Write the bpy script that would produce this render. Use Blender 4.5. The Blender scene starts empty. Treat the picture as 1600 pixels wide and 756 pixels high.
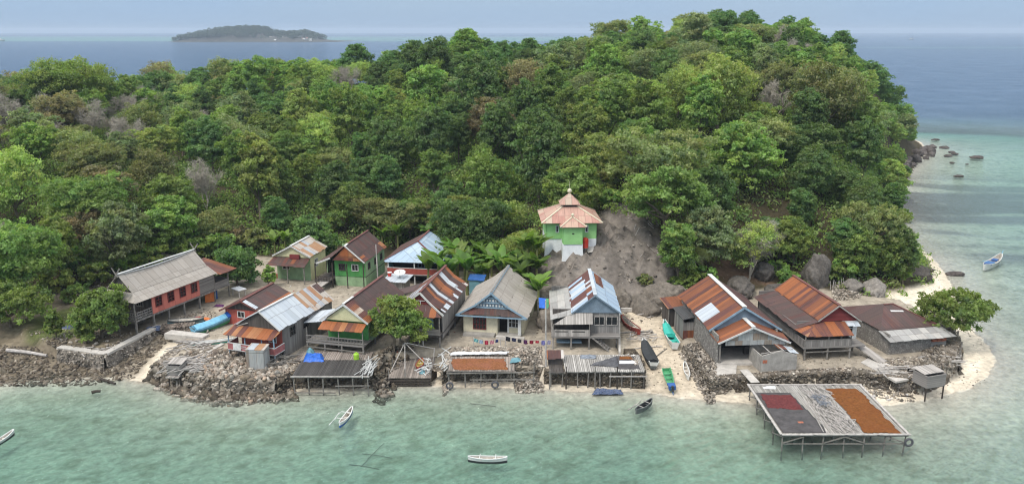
import bpy, math, random
import numpy as np
from mathutils import Vector, Matrix
random.seed(7)
rng = np.random.default_rng(7)
sc = bpy.context.scene
col = sc.collection
RAD = math.radians

# ---------------------------------------------------------------- camera
F, H = 1300.0, 36.0                      # focal length in photo pixels (1600 wide), drone height above the sea
PITCH = math.atan(330 / F)
SP, CP = math.sin(PITCH), math.cos(PITCH)
cd = bpy.data.cameras.new('camera')
cam = bpy.data.objects.new('camera', cd)
col.objects.link(cam)
cam.location = (0, 0, H)
cam.rotation_euler = (RAD(90) - PITCH, 0, 0)
cd.sensor_width = 36
cd.lens = 36 * F / 1600
cd.clip_start = 1
cd.clip_end = 90000
sc.camera = cam

# ---------------------------------------------------------------- daylight
SUN_EL, SUN_ROT = RAD(56), RAD(222)
w = bpy.data.worlds.new('World')
sc.world = w
w.use_nodes = True
nt = w.node_tree
bg = nt.nodes['Background']
sky = nt.nodes.new('ShaderNodeTexSky')
sky.sky_type = 'NISHITA'
sky.sun_disc = False
sky.sun_elevation = SUN_EL
sky.sun_rotation = SUN_ROT
sky.air_density = 1.0
sky.dust_density = 1.2
sky.ozone_density = 1.6
# thin high overcast: pale blue-grey cloud veil over the clear sky, a little uneven
tc = nt.nodes.new('ShaderNodeTexCoord')
mp = nt.nodes.new('ShaderNodeMapping')
mp.inputs['Scale'].default_value = (1.2, 1.2, 5.0)
nz = nt.nodes.new('ShaderNodeTexNoise')
nz.inputs['Scale'].default_value = 2.2
nz.inputs['Detail'].default_value = 5
rp = nt.nodes.new('ShaderNodeMapRange')
rp.inputs['From Min'].default_value = 0.35
rp.inputs['From Max'].default_value = 0.7
rp.inputs['To Min'].default_value = 0.84
rp.inputs['To Max'].default_value = 0.98
mx = nt.nodes.new('ShaderNodeMix')
mx.data_type = 'RGBA'
vz = nt.nodes.new('ShaderNodeSeparateXYZ')
nt.links.new(tc.outputs['Generated'], vz.inputs[0])
ve = nt.nodes.new('ShaderNodeValToRGB')            # an overcast sky is several times brighter overhead than at the horizon
for el, (p_, c_) in zip([ve.color_ramp.elements[0], ve.color_ramp.elements[1], ve.color_ramp.elements.new(.12), ve.color_ramp.elements.new(.3)], [(0, (.185, .262, .365)), (.7, (1., 1.0, 1.02)), (.12, (.23, .315, .43)), (.3, (.5, .58, .68))]):
    el.position = p_; el.color = (*c_, 1)
vm = nt.nodes.new('ShaderNodeVectorMath'); vm.operation = 'SCALE'; vm.inputs['Scale'].default_value = 13.0
nt.links.new(vz.outputs[2], ve.inputs[0]); nt.links.new(ve.outputs[0], vm.inputs[0])
nt.links.new(vm.outputs[0], mx.inputs[7])
nt.links.new(tc.outputs['Generated'], mp.inputs['Vector'])
nt.links.new(mp.outputs[0], nz.inputs['Vector'])
nt.links.new(nz.outputs[0], rp.inputs['Value'])
nt.links.new(rp.outputs[0], mx.inputs[0])
nt.links.new(sky.outputs[0], mx.inputs[6])
nt.links.new(mx.outputs[2], bg.inputs['Color'])
bg.inputs['Strength'].default_value = 0.09

sl = bpy.data.lights.new('sun', 'SUN')
sl.energy = 1.5
sl.angle = RAD(14)
sl.color = (1.0, 0.95, 0.88)
sun = bpy.data.objects.new('sun', sl)
col.objects.link(sun)
sdir = Vector((math.sin(SUN_ROT) * math.cos(SUN_EL), math.cos(SUN_ROT) * math.cos(SUN_EL), math.sin(SUN_EL)))
sun.rotation_euler = sdir.to_track_quat('Z', 'Y').to_euler()
sun.location = (-40, -40, 150)

sc.view_settings.view_transform = 'Standard'
sc.view_settings.look = 'None'
sc.view_settings.gamma = 1
sc.view_settings.use_curve_mapping = False
sc.view_settings.exposure = 0.72
sc.cycles.max_bounces = 6
sc.cycles.diffuse_bounces = 3
sc.cycles.glossy_bounces = 3
sc.cycles.transmission_bounces = 4
sc.cycles.transparent_max_bounces = 8
sc.cycles.pixel_filter_type = 'BLACKMAN_HARRIS'
sc.cycles.filter_width = 1.15
sc.cycles.use_denoising = True
sc.cycles.caustics_reflective = False
sc.cycles.caustics_refractive = False


# ---------------------------------------------------------------- helpers
def P(px, py, z=0.0):
    """the place on the level z that the photo shows at this pixel: only used to survey positions"""
    v = (py - 378) / F
    d = (H - z) * (CP - v * SP) / (SP + v * CP)
    zo = d * CP + (H - z) * SP
    return ((px - 800) / F * zo, d)


def tag(o, label=None, cat=None, group=None, kind=None):
    if label: o['label'] = label
    if cat: o['category'] = cat
    if group: o['group'] = group
    if kind: o['kind'] = kind
    return o


def empty(name, loc, yaw=0.0, label=None, cat=None, group=None):
    """yaw in degrees, clockwise from straight away (+y)"""
    o = bpy.data.objects.new(name, None)
    o.empty_display_size = 0.5
    col.objects.link(o)
    o.location = loc
    o.rotation_euler = (0, 0, -RAD(yaw))
    return tag(o, label, cat, group)


def V(*a):
    return Vector(a)


class MB:
    def __init__(s):
        s.v = []; s.f = []; s.uv = []; s.off = (random.random() * 40, random.random() * 40)

    def face(s, pts, uvs=None):
        pts = [Vector(p) for p in pts]
        i = len(s.v)
        s.v += [tuple(p) for p in pts]
        s.f.append(tuple(range(i, i + len(pts))))
        if uvs is None:
            e = pts[1] - pts[0]
            if e.length < 1e-6: e = pts[2] - pts[1]
            e.normalize()
            n = (pts[1] - pts[0]).cross(pts[-1] - pts[0])
            if n.length < 1e-9: n = Vector((0, 0, 1))
            n.normalize()
            t = n.cross(e)
            uvs = [(p.dot(e) + s.off[0], p.dot(t) + s.off[1]) for p in pts]
        s.uv.append(uvs)

    def slab(s, pts, th):
        """thick sheet: pts counter-clockwise seen from the outside, thickness goes inward"""
        pts = [Vector(p) for p in pts]
        n = (pts[1] - pts[0]).cross(pts[2] - pts[0]).normalized() * th
        low = [p - n for p in pts]
        s.face(pts)
        s.face(list(reversed(low)))
        k = len(pts)
        for i in range(k):
            j = (i + 1) % k
            s.face([low[i], low[j], pts[j], pts[i]])

    def sheets(s, pts, th, w_=.8):
        """roofing laid sheet by sheet from pts[0] to pts[1] (the eave): uneven ends, slight steps at the laps"""
        a, b, c, d = [Vector(p) for p in pts]
        n = (b - a).cross(c - b).normalized(); k = max(1, round((b - a).length / w_))
        prev = None
        for i in range(k):
            t0, t1 = i / k, (i + 1) / k
            ea, eb, rb, ra = a.lerp(b, t0), a.lerp(b, t1), d.lerp(c, t1), d.lerp(c, t0)
            dn = ((ea - ra) + (eb - rb)).normalized(); o = dn * random.uniform(-.05, .10); u0, u1 = n * random.uniform(0, .02), n * random.uniform(0, .02)
            q = [ea + o + u0, eb + o + dn * random.uniform(-.02, .02) + u1, rb + u1 * .5, ra + u0 * .5]
            low = [p - n * th for p in q]
            s.face(q); s.face(low[::-1])
            s.face([low[0], low[1], q[1], q[0]])
            if i == 0: s.face([low[3], low[0], q[0], q[3]])
            if i == k - 1: s.face([low[1], low[2], q[2], q[1]])
            if prev: s.face([prev[1], q[0], q[3], prev[2]])
            s.face([low[2], low[3], q[3], q[2]])
            prev = q

    def box(s, x0, x1, y0, y1, z0, z1):
        a = [V(x0, y0, z0), V(x1, y0, z0), V(x1, y1, z0), V(x0, y1, z0)]
        b = [V(x0, y0, z1), V(x1, y0, z1), V(x1, y1, z1), V(x0, y1, z1)]
        s.face(b)
        s.face(list(reversed(a)))
        for i in range(4):
            j = (i + 1) % 4
            s.face([a[i], a[j], b[j], b[i]])

    def beam(s, p, q, w, h=None, up=(0, 0, 1)):
        h = h or w
        p, q = Vector(p), Vector(q)
        d = (q - p).normalized()
        u = Vector(up)
        if abs(d.dot(u)) > 0.98: u = Vector((0, 1, 0))
        x = d.cross(u).normalized() * w / 2
        y = x.cross(d).normalized() * h / 2
        a = [p - x - y, p + x - y, p + x + y, p - x + y]
        b = [c + (q - p) for c in a]
        s.face(list(reversed(a)) if False else a[::-1])
        s.face(b)
        for i in range(4):
            j = (i + 1) % 4
            s.face([a[i], b[i], b[j], a[j]][::-1])

    def tube(s, p, q, r0, r1=None, n=6, cap=True):
        r1 = r0 if r1 is None else r1
        p, q = Vector(p), Vector(q)
        d = (q - p).normalized()
        u = Vector((0, 0, 1)) if abs(d.z) < 0.95 else Vector((0, 1, 0))
        x = d.cross(u).normalized(); y = d.cross(x)
        A = [p + (x * math.cos(k * 2 * math.pi / n) + y * math.sin(k * 2 * math.pi / n)) * r0 for k in range(n)]
        B = [q + (x * math.cos(k * 2 * math.pi / n) + y * math.sin(k * 2 * math.pi / n)) * r1 for k in range(n)]
        L = (q - p).length
        for i in range(n):
            j = (i + 1) % n
            s.face([A[i], A[j], B[j], B[i]], [(0, i * .1), (0, i * .1 + .1), (L, i * .1 + .1), (L, i * .1)])
        if cap:
            s.face(B)
            s.face(A[::-1])

    def path(s, pts, r0, r1=None, n=6):
        r1 = r0 if r1 is None else r1
        k = len(pts) - 1
        for i in range(k):
            a = r0 + (r1 - r0) * i / k; b = r0 + (r1 - r0) * (i + 1) / k
            s.tube(pts[i], pts[i + 1], a, b, n, cap=(i in (0, k - 1)))

    def wall(s, a, b, z0, z1, th=0.1, tops=None):
        """vertical board wall between two plan points, outside on the right-hand side of a->b reversed (left)"""
        a, b = Vector((a[0], a[1], 0)), Vector((b[0], b[1], 0))
        d = (b - a).normalized()
        n = Vector((d.y, -d.x, 0)) * th / 2
        za, zb = tops or (z1, z1)
        q = [a + n, b + n, b - n, a - n]
        lo = [p + V(0, 0, z0) for p in q]
        hi = [q[0] + V(0, 0, za), q[1] + V(0, 0, zb), q[2] + V(0, 0, zb), q[3] + V(0, 0, za)]
        s.face(hi); s.face(lo[::-1])
        for i in range(4):
            j = (i + 1) % 4
            s.face([lo[i], lo[j], hi[j], hi[i]])

    def gable(s, a, b, apex, z, th=0.08):
        """triangular wall from plan point a to b at height z up to apex (x,y,z)"""
        A, B, C_ = V(a[0], a[1], z), V(b[0], b[1], z), Vector(apex)
        s.slab([A, B, C_], th)

    def build(s, name, mat, parent=None, smooth=False):
        me = bpy.data.meshes.new(name)
        me.from_pydata(s.v, [], s.f)
        uvl = me.uv_layers.new(name='UVMap')
        flat = np.array([c for u in s.uv for p in u for c in p], dtype=np.float32)
        uvl.data.foreach_set('uv', flat)
        me.materials.append(mat)
        if smooth:
            me.polygons.foreach_set('use_smooth', [True] * len(s.f))
        o = bpy.data.objects.new(name, me)
        col.objects.link(o)
        if parent: o.parent = parent
        return o


def arr_mesh(name, v, f, mat, parent=None, smooth=False, colors=None, link=True):
    """fast mesh from numpy arrays, all faces with the same number of corners"""
    me = bpy.data.meshes.new(name)
    n, k = f.shape
    me.vertices.add(len(v)); me.loops.add(n * k); me.polygons.add(n)
    me.vertices.foreach_set('co', np.ascontiguousarray(v, dtype=np.float32).ravel())
    me.loops.foreach_set('vertex_index', np.ascontiguousarray(f, dtype=np.int32).ravel())
    me.polygons.foreach_set('loop_start', np.arange(0, n * k, k, dtype=np.int32))
    if smooth: me.polygons.foreach_set('use_smooth', np.ones(n, dtype=bool))
    for nm, c in (colors or {}).items():
        a = me.color_attributes.new(nm, 'FLOAT_COLOR', 'POINT')
        c4 = np.ones((len(v), 4), dtype=np.float32)
        c4[:, :c.shape[1]] = c
        a.data.foreach_set('color', c4.ravel())
    me.update(calc_edges=True)
    if mat is not None: me.materials.append(mat)
    if not link: return me
    o = bpy.data.objects.new(name, me)
    col.objects.link(o)
    if parent: o.parent = parent
    return o


def copy_tree(o, parent=None):
    c = o.copy()
    col.objects.link(c)
    if parent is not None: c.parent = parent
    for ch in list(o.children): copy_tree(ch, c)
    return c


def vnoise(x, y, seed=0):
    """smooth value noise on numpy arrays, 0..1"""
    xi = np.floor(x).astype(np.int64); yi = np.floor(y).astype(np.int64)
    fx = x - xi; fy = y - yi
    fx = fx * fx * (3 - 2 * fx); fy = fy * fy * (3 - 2 * fy)

    def hsh(a, b):
        h = (a * 374761393 + b * 668265263 + seed * 1274126177) & 0xffffffff
        h = ((h ^ (h >> 13)) * 1274126177) & 0xffffffff
        return ((h ^ (h >> 16)) & 0xffff) / 65535.0
    return (hsh(xi, yi) * (1 - fx) + hsh(xi + 1, yi) * fx) * (1 - fy) + (hsh(xi, yi + 1) * (1 - fx) + hsh(xi + 1, yi + 1) * fx) * fy


def fbm(x, y, seed=0, oct=4):
    t = 0; a = .5; s = 0
    for i in range(oct):
        t = t + a * vnoise(x * 2 ** i, y * 2 ** i, seed + i * 17); s += a; a *= .55
    return t / s


# ---------------------------------------------------------------- materials
class NT:
    def __init__(s, name):
        s.m = bpy.data.materials.new(name); s.m.use_nodes = True
        s.t = s.m.node_tree; s.n = s.t.nodes; s.b = s.n['Principled BSDF']; s.out = s.n['Material Output']

    def node(s, ty, **kw):
        n = s.n.new(ty)
        for k, v in kw.items(): setattr(n, k, v)
        return n

    def link(s, a, b): s.t.links.new(a, b)

    def set(s, inp, val):
        if hasattr(val, 'is_output') or isinstance(val, bpy.types.NodeSocket): s.link(val, inp)
        else: inp.default_value = val

    def math(s, op, a, b=0.0, c=None):
        n = s.node('ShaderNodeMath', operation=op)
        s.set(n.inputs[0], a); s.set(n.inputs[1], b)
        if c is not None: s.set(n.inputs[2], c)
        return n.outputs[0]

    def mix(s, f, a, b, mode='MIX'):
        n = s.node('ShaderNodeMix', data_type='RGBA', blend_type=mode)
        s.set(n.inputs[0], f)
        for i, v in ((6, a), (7, b)):
            if isinstance(v, tuple): v = (*v[:3], 1)
            s.set(n.inputs[i], v)
        return n.outputs[2]

    def noise(s, vec, scale, detail=4, rough=.55, out=0):
        n = s.node('ShaderNodeTexNoise')
        n.inputs['Scale'].default_value = scale; n.inputs['Detail'].default_value = detail; n.inputs['Roughness'].default_value = rough
        if vec is not None: s.link(vec, n.inputs['Vector'])
        return n.outputs[out]

    def rng(s, v, a, b, c=0., d=1.):
        n = s.node('ShaderNodeMapRange'); s.set(n.inputs[0], v)
        for i, q in enumerate((a, b, c, d)): n.inputs[i + 1].default_value = q
        return n.outputs[0]

    def ramp(s, v, stops, const=False):
        n = s.node('ShaderNodeValToRGB'); s.set(n.inputs[0], v)
        e = n.color_ramp.elements
        if const: n.color_ramp.interpolation = 'CONSTANT'
        while len(e) < len(stops): e.new(.5)
        for el, (p, c) in zip(e, stops): el.position = p; el.color = (*c, 1)
        return n.outputs[0]

    def mapping(s, vec, scale):
        n = s.node('ShaderNodeMapping'); n.inputs['Scale'].default_value = scale; s.link(vec, n.inputs['Vector']); return n.outputs[0]

    def bump(s, h, strength=.5, dist=.05):
        n = s.node('ShaderNodeBump'); n.inputs['Strength'].default_value = strength; n.inputs['Distance'].default_value = dist
        s.link(h, n.inputs['Height']); s.link(n.outputs[0], s.b.inputs['Normal'])


def mul(c, k): return tuple(x * k for x in c)


def m_plain(name, c, rough=.7, var=.25, scale=1.5, spec=.3, dirt=None, dirt_amt=.5):
    """painted or bare surface with uneven tone and worn patches"""
    k = NT(name)
    tcn = k.node('ShaderNodeTexCoord')
    o = tcn.outputs['Object']
    n1 = k.noise(o, scale, 5, .6)
    n2 = k.noise(o, scale * 6, 3)
    c1 = k.mix(k.rng(n1, .3, .7), mul(c, 1 - var), mul(c, 1 + var))
    d = dirt or mul(c, .45)
    c2 = k.mix(k.math('MULTIPLY', k.rng(n2, .52, .75), dirt_amt), c1, d)
    k.link(c2, k.b.inputs['Base Color'])
    k.b.inputs['Roughness'].default_value = rough
    k.b.inputs['Specular IOR Level'].default_value = spec
    return k.m


def m_tin(name, palette, sheet=.8, row=2.4, seed=0., rust=.35, rustc=(.24, .085, .03), rough=.6, var=.22):
    """corrugated roofing laid in sheets: every sheet its own tone, rust runs down the corrugations"""
    k = NT(name)
    uv = k.node('ShaderNodeUVMap').outputs[0]
    sp = k.node('ShaderNodeSeparateXYZ'); k.link(uv, sp.inputs[0])
    u, v = sp.outputs[0], sp.outputs[1]
    us = k.math('DIVIDE', u, sheet); vs = k.math('DIVIDE', v, row)
    cb = k.node('ShaderNodeCombineXYZ')
    k.link(k.math('FLOOR', us), cb.inputs[0]); k.link(k.math('FLOOR', vs), cb.inputs[1]); cb.inputs[2].default_value = seed
    wn = k.node('ShaderNodeTexWhiteNoise', noise_dimensions='3D'); k.link(cb.outputs[0], wn.inputs['Vector'])
    stops = []
    acc = 0
    tot = sum(p for p, c in palette)
    for p, c in palette:
        stops.append((acc / tot, c)); acc += p
    base = k.ramp(wn.outputs['Value'], stops, True) if len(stops) > 1 else None
    if base is None: base = k.mix(0., stops[0][1], stops[0][1])
    st = k.noise(k.mapping(uv, (4.5, .45, 1)), 1.0, 5, .65)
    bl = k.noise(k.mapping(uv, (.9, .5, 1)), 1.0, 4, .6)
    dk = k.mix(k.rng(st, .3, .7), base, base)
    tone = k.math('ADD', 1 - var, k.math('MULTIPLY', k.rng(st, .25, .75), var * 2))
    cm = k.node('ShaderNodeCombineXYZ')
    for i in range(3): k.link(tone, cm.inputs[i])
    c1 = k.mix(1.0, base, cm.outputs[0], 'MULTIPLY')
    rf = k.math('MULTIPLY', k.rng(k.math('ADD', st, k.math('MULTIPLY', bl, .8)), .9, 1.15), rust)
    rf2 = k.math('MULTIPLY', rf, wn.outputs['Value'])
    c2 = k.mix(k.math('ADD', k.math('MULTIPLY', rf, .5), k.math('MULTIPLY', rf2, .9)), c1, rustc)
    # lap lines between sheets
    lap = k.math('LESS_THAN', k.math('FRACT', us), .06)
    lap2 = k.math('LESS_THAN', k.math('FRACT', vs), .03)
    c3 = k.mix(k.math('MULTIPLY', k.math('MAXIMUM', lap, lap2), .45), c2, (.05, .03, .025))
    k.link(c3, k.b.inputs['Base Color'])
    k.b.inputs['Roughness'].default_value = rough
    k.b.inputs['Specular IOR Level'].default_value = .35
    k.bump(k.math('SINE', k.math('MULTIPLY', u, 2 * math.pi / .16)), .6, .02)
    return k.m


def m_wood(name, c, board=.18, var=.35, axis=0, rough=.85, gap=.08, dirt=(.06, .05, .04), seed=0.):
    """weathered boards across UV axis (0: boards stand side by side along u, 1: stacked along v)"""
    k = NT(name)
    uv = k.node('ShaderNodeUVMap').outputs[0]
    sp = k.node('ShaderNodeSeparateXYZ'); k.link(uv, sp.inputs[0])
    a = sp.outputs[axis]
    s_ = k.math('DIVIDE', a, board)
    wn = k.node('ShaderNodeTexWhiteNoise', noise_dimensions='1D'); k.link(k.math('ADD', k.math('FLOOR', s_), seed), wn.inputs['W'])
    sc_ = (6, .7, 1) if axis == 0 else (.7, 6, 1)
    g = k.noise(k.mapping(uv, sc_), 1.3, 5, .65)
    b = k.noise(uv, .6, 3)
    t = k.math('ADD', k.math('MULTIPLY', wn.outputs['Value'], .5), k.math('MULTIPLY', g, .5))
    c1 = k.mix(k.rng(t, .2, .8), mul(c, 1 - var), mul(c, 1 + var))
    c2 = k.mix(k.math('MULTIPLY', k.rng(b, .5, .75), .4), c1, mul(c, .5))
    gp = k.math('LESS_THAN', k.math('FRACT', s_), gap)
    c3 = k.mix(k.math('MULTIPLY', gp, .75), c2, dirt)
    k.link(c3, k.b.inputs['Base Color'])
    k.b.inputs['Roughness'].default_value = rough
    k.b.inputs['Specular IOR Level'].default_value = .2
    return k.m


def m_stone(name, c1, c2, c3, scale=2.5, rough=.9, dist=.12):
    """rubble stone: cells of differing tone with dark joints"""
    k = NT(name)
    tcn = k.node('ShaderNodeTexCoord')
    o = tcn.outputs['Object']
    vo = k.node('ShaderNodeTexVoronoi'); vo.inputs['Scale'].default_value = scale; k.link(o, vo.inputs['Vector'])
    ve = k.node('ShaderNodeTexVoronoi', feature='DISTANCE_TO_EDGE'); ve.inputs['Scale'].default_value = scale; k.link(o, ve.inputs['Vector'])
    sp = k.node('ShaderNodeSeparateColor'); k.link(vo.outputs['Color'], sp.inputs[0])
    n = k.noise(o, scale * 2.5, 5, .65)
    t = k.math('ADD', k.math('MULTIPLY', sp.outputs[0], .6), k.math('MULTIPLY', n, .4))
    c = k.mix(k.rng(t, .25, .75), c1, c2)
    c = k.mix(k.rng(ve.outputs[0], .0, .09, .8, 0.), c, c3)
    k.link(c, k.b.inputs['Base Color'])
    k.b.inputs['Roughness'].default_value = rough
    k.b.inputs['Specular IOR Level'].default_value = .2
    h = k.math('ADD', k.rng(ve.outputs[0], 0, .25), k.math('MULTIPLY', n, .6))
    k.bump(h, .9, dist)
    return k.m


M = {}

# ================================================================ LAND AND SEA
SHORE_PX = [(-100, 600), (0, 600), (60, 592), (120, 592), (180, 590), (215, 597), (250, 600), (290, 613), (330, 617), (400, 622), (450, 612),
            (540, 610), (600, 603), (690, 605), (760, 606), (850, 610), (950, 614), (1000, 612), (1060, 622), (1120, 628), (1180, 632),
            (1280, 640), (1340, 640), (1400, 632), (1470, 620), (1520, 605), (1546, 585), (1556, 562), (1545, 540), (1520, 515), (1500, 470),
            (1480, 430), (1455, 400), (1430, 385), (1415, 360), (1405, 320), (1412, 290), (1436, 252), (1450, 237)]
SHORE = [P(x, y, 0) for x, y in SHORE_PX] + [(136, 275), (140, 300), (150, 340), (120, 400), (0, 420), (-150, 400), (-300, 330), (-330, 200), (-150, 88)]


def poly_sd(X, Y, poly):
    """signed distance, positive inside"""
    p = np.array(poly); q = np.roll(p, -1, axis=0)
    d2 = np.full(X.shape, 1e18); ins = np.zeros(X.shape, bool)
    for (ax, ay), (bx, by) in zip(p, q):
        ex, ey = bx - ax, by - ay
        t = np.clip(((X - ax) * ex + (Y - ay) * ey) / (ex * ex + ey * ey), 0, 1)
        d2 = np.minimum(d2, (X - ax - t * ex) ** 2 + (Y - ay - t * ey) ** 2)
        c = (ay > Y) != (by > Y)
        with np.errstate(divide='ignore', invalid='ignore'):
            c &= X < ex * (Y - ay) / (ey if ey else 1e-9) + ax
        ins ^= c
    d = np.sqrt(d2)
    return np.where(ins, d, -d)


def smooth(a, b, x):
    t = np.clip((x - a) / (b - a), 0, 1)
    return t * t * (3 - 2 * t)


G = 1.6                                   # level of the village yards above the sea
PAD_A = [P(x, y, .4) for x, y in [(92, 562), (165, 573), (252, 527), (304, 523)]] + [(-36, 96), (-34, 105), (-62, 100), (-58, 92)]
PAD_B = [P(x, y, .3) for x, y in [(292, 545), (238, 590), (300, 606), (345, 612), (430, 613), (460, 600), (600, 598), (606, 572), (690, 566), (692, 599), (698, 592),
                                  (842, 593), (850, 596), (1004, 602), (1003, 580)]] + [P(967, 545, 1.6), P(966, 478, 1.6), (9, 104), (0, 116), (-46, 128), (-42, 98), (-36, 93)]
PAD_C = [P(x, y, .3) for x, y in [(1064, 560), (1109, 614), (1180, 610), (1262, 604), (1340, 601), (1362, 607), (1432, 612)]] + \
        [P(x, y, 1.3) for x, y in [(1440, 600), (1500, 575), (1508, 545), (1472, 500), (1410, 470), (1230, 450), (1060, 482)]]
ROCK_LEFT = [P(x, y, .5) for x, y in [(-160, 538), (100, 548), (165, 566), (255, 522), (264, 536), (228, 562), (207, 582), (150, 588), (60, 590), (-160, 596)]]
GRASSY = [P(x, y, 1.5) for x, y in [(30, 500), (80, 492), (128, 478), (150, 500), (118, 528), (50, 532)]]
BARE = [P(838, 455, 2), P(836, 405, 6), P(870, 385, 7), P(925, 380, 7.5), P(932, 345, 9), P(956, 318, 10), P(985, 322, 9.5), P(1025, 375, 6.5), P(1056, 430, 3.5),
        P(1068, 478, 1.6), P(960, 484, 1.6), P(850, 478, 1.6)]
REDSOIL = [P(1122, 402, 4), P(1165, 393, 5), P(1198, 424, 4), P(1215, 448, 2), P(1118, 444, 2)]

# heights above the yard level: the hill, its ridge and the far slope
_c = []
for x, y in [(-120, 96), (-78, 99), (-62, 106), (-50, 116), (-42, 124), (-30, 130), (-18, 131), (-8, 127), (0, 115), (2, 104), (9, 102.5), (16, 101.5), (24, 103), (32, 105), (44, 106), (56, 110),
             (64, 121), (70, 140), (84, 175), (100, 205), (118, 237), (134, 270), (140, 300), (-40, 100), (-10, 100), (-60, 85), (30, 85), (50, 90), (0, 82), (120, 400), (0, 420), (-150, 400), (-300, 330), (-160, 92),
             (-40, 85), (-25, 80), (-10, 84), (-30, 95), (-15, 95), (-20, 108), (-35, 112), (5, 92), (15, 88), (25, 94), (40, 95), (-50, 95), (-25, 120), (-8, 115), (58, 100), (-75, 88), (10, 78), (45, 80)]:
    _c.append((x, y, 0))
_c += [(8, 110.5, 5.2), (4.5, 111.5, 5.0), (11.5, 111, 5.6), (8, 107.8, 4.8), (4.5, 108.5, 4.5), (8, 117, 7.0), (13, 115, 6.8), (17, 113, 5.2), (17, 126, 8.6), (22, 112, 4.2), (10, 105.5, 2.6), (6, 105.5, 3.2),
       (34, 118, 4), (46, 118, 4), (58, 124, 5), (40, 128, 9), (62, 140, 8), (78, 185, 9), (98, 222, 12),
       (-60, 125, 4), (-85, 120, 6), (-110, 125, 8), (-40, 145, 6), (-15, 150, 7.5), (10, 150, 13), (35, 150, 16), (58, 165, 17), (78, 200, 18),
       (-95, 165, 14), (-120, 165, 14), (-60, 170, 10), (-30, 185, 14), (0, 185, 17), (30, 190, 22), (55, 195, 26),
       (62, 222, 29.6), (86, 225, 24), (104, 236, 16), (43, 222, 28.5), (26, 225, 26), (14, 225, 23), (-10, 222, 27), (-28, 225, 22), (-52, 222, 18.5), (-69, 222, 17.5), (-85, 205, 13), (-105, 190, 14.5), (-130, 180, 14),
       (60, 300, 20), (0, 300, 14), (-60, 300, 12), (-150, 260, 10), (-220, 220, 10)]
_c = np.array(_c, float)


def _tps(r2):
    return np.where(r2 > 1e-9, r2 * np.log(np.maximum(r2, 1e-9)) * .5, 0)


_n = len(_c)
_A = np.zeros((_n + 3, _n + 3))
_d2 = ((_c[:, None, :2] - _c[None, :, :2]) ** 2).sum(-1) / 2500.
_A[:_n, :_n] = _tps(_d2) + np.eye(_n) * 2e-3
_A[:_n, _n] = 1; _A[:_n, _n + 1:] = _c[:, :2] / 50; _A[_n, :_n] = 1; _A[_n + 1:, :_n] = _c[:, :2].T / 50
_w = np.linalg.solve(_A, np.concatenate([_c[:, 2], np.zeros(3)]))


def hill(X, Y):
    z = _w[_n] + _w[_n + 1] * X / 50 + _w[_n + 2] * Y / 50
    for i in range(_n):
        z = z + _w[i] * _tps(((X - _c[i, 0]) ** 2 + (Y - _c[i, 1]) ** 2) / 2500.)
    return np.maximum(z - .25, 0)


def depth_of(X, Y, d):
    """water depth; d = distance from the shore, positive out to sea"""
    spit = smooth(22, 40, X)
    a = .9 * (1 - np.exp(-d / (6. + 9 * spit))) * (1 - .25 * spit) + .022 * np.minimum(d, 90)
    edge = 300 + 40 * (fbm(X / 60, Y / 60, 3) - .5) - .1 * np.abs(X - 130)
    deep = smooth(-40, 230, Y - edge) * 16
    deep = np.where(X < -60, np.maximum(deep, smooth(60, 140, d) * 16 * smooth(-60, -160, X)), deep)
    a = a + deep
    shoal = smooth(2500, 2750, Y) * (1 - smooth(5200, 6800, Y)) * (1 - smooth(150, 900, X))
    a = np.where(Y > 2000, a * (1 - shoal) + 3.4 * shoal, a)
    sh2 = smooth(1550, 1700, Y) * (1 - smooth(1850, 2050, Y)) * smooth(500, 800, X)
    return a * (1 - sh2 * .72)


def ground_z(X, Y, pads=True):
    d = poly_sd(X, Y, SHORE)
    ru = fbm(X / 1.3, Y / 1.3, 11) - .5
    inland = G * smooth(-3, 21, np.maximum(d, 0) - 3 * np.exp(-np.maximum(d, 0)))
    # the open sand between the two walls climbs more slowly; the spit stays low
    z = np.where(d > 0, inland + .05 * ru, -depth_of(X, Y, np.maximum(-d, 0)) + .06 * ru)
    rl = smooth(-1, 1.5, poly_sd(X, Y, ROCK_LEFT))
    z = z + rl * ru * .8
    hl = hill(X, Y) * np.where(X > 40, smooth(0, 9, d), 1.)
    ba = smooth(-1, 2, poly_sd(X, Y, BARE))
    rough = (fbm(X / 4, Y / 4, 5) - .5) * 1.2 * np.minimum(hl / 3, 1)
    z = np.where(d > 0, z + hl + rough + ba * (1.2 - 2.6 * np.abs(fbm(X / 2.0 + Y / 7, Y / 4.5, 23, 5) - .5) ** .7 - .35) * 1.6 * np.minimum(hl / 1.5, 1), z)
    if pads:
        p = np.maximum(np.maximum(poly_sd(X, Y, PAD_A), poly_sd(X, Y, PAD_B)), poly_sd(X, Y, PAD_C))
        z = np.where((p > .35) & (z < G), G + .03 * ru, z)
    return z


def gz(x, y):
    return float(ground_z(np.array([float(x)]), np.array([float(y)]))[0])


def axis(core0, core1, step, mid0, mid1, mstep, far0, far1):
    a = list(np.arange(core0, core1, step))
    lo = list(np.arange(core0 - mstep, mid0, -mstep)); hi = list(np.arange(core1, mid1, mstep))

    def geo(s, e, st):
        o = []; x = s; k = st
        while abs(x) < abs(e): x += k; o.append(x); k *= 1.35
        return o
    return np.array(sorted(geo(lo[-1] if lo else core0, far0, -mstep) + lo + a + hi + geo(hi[-1], far1, mstep)))


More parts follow.
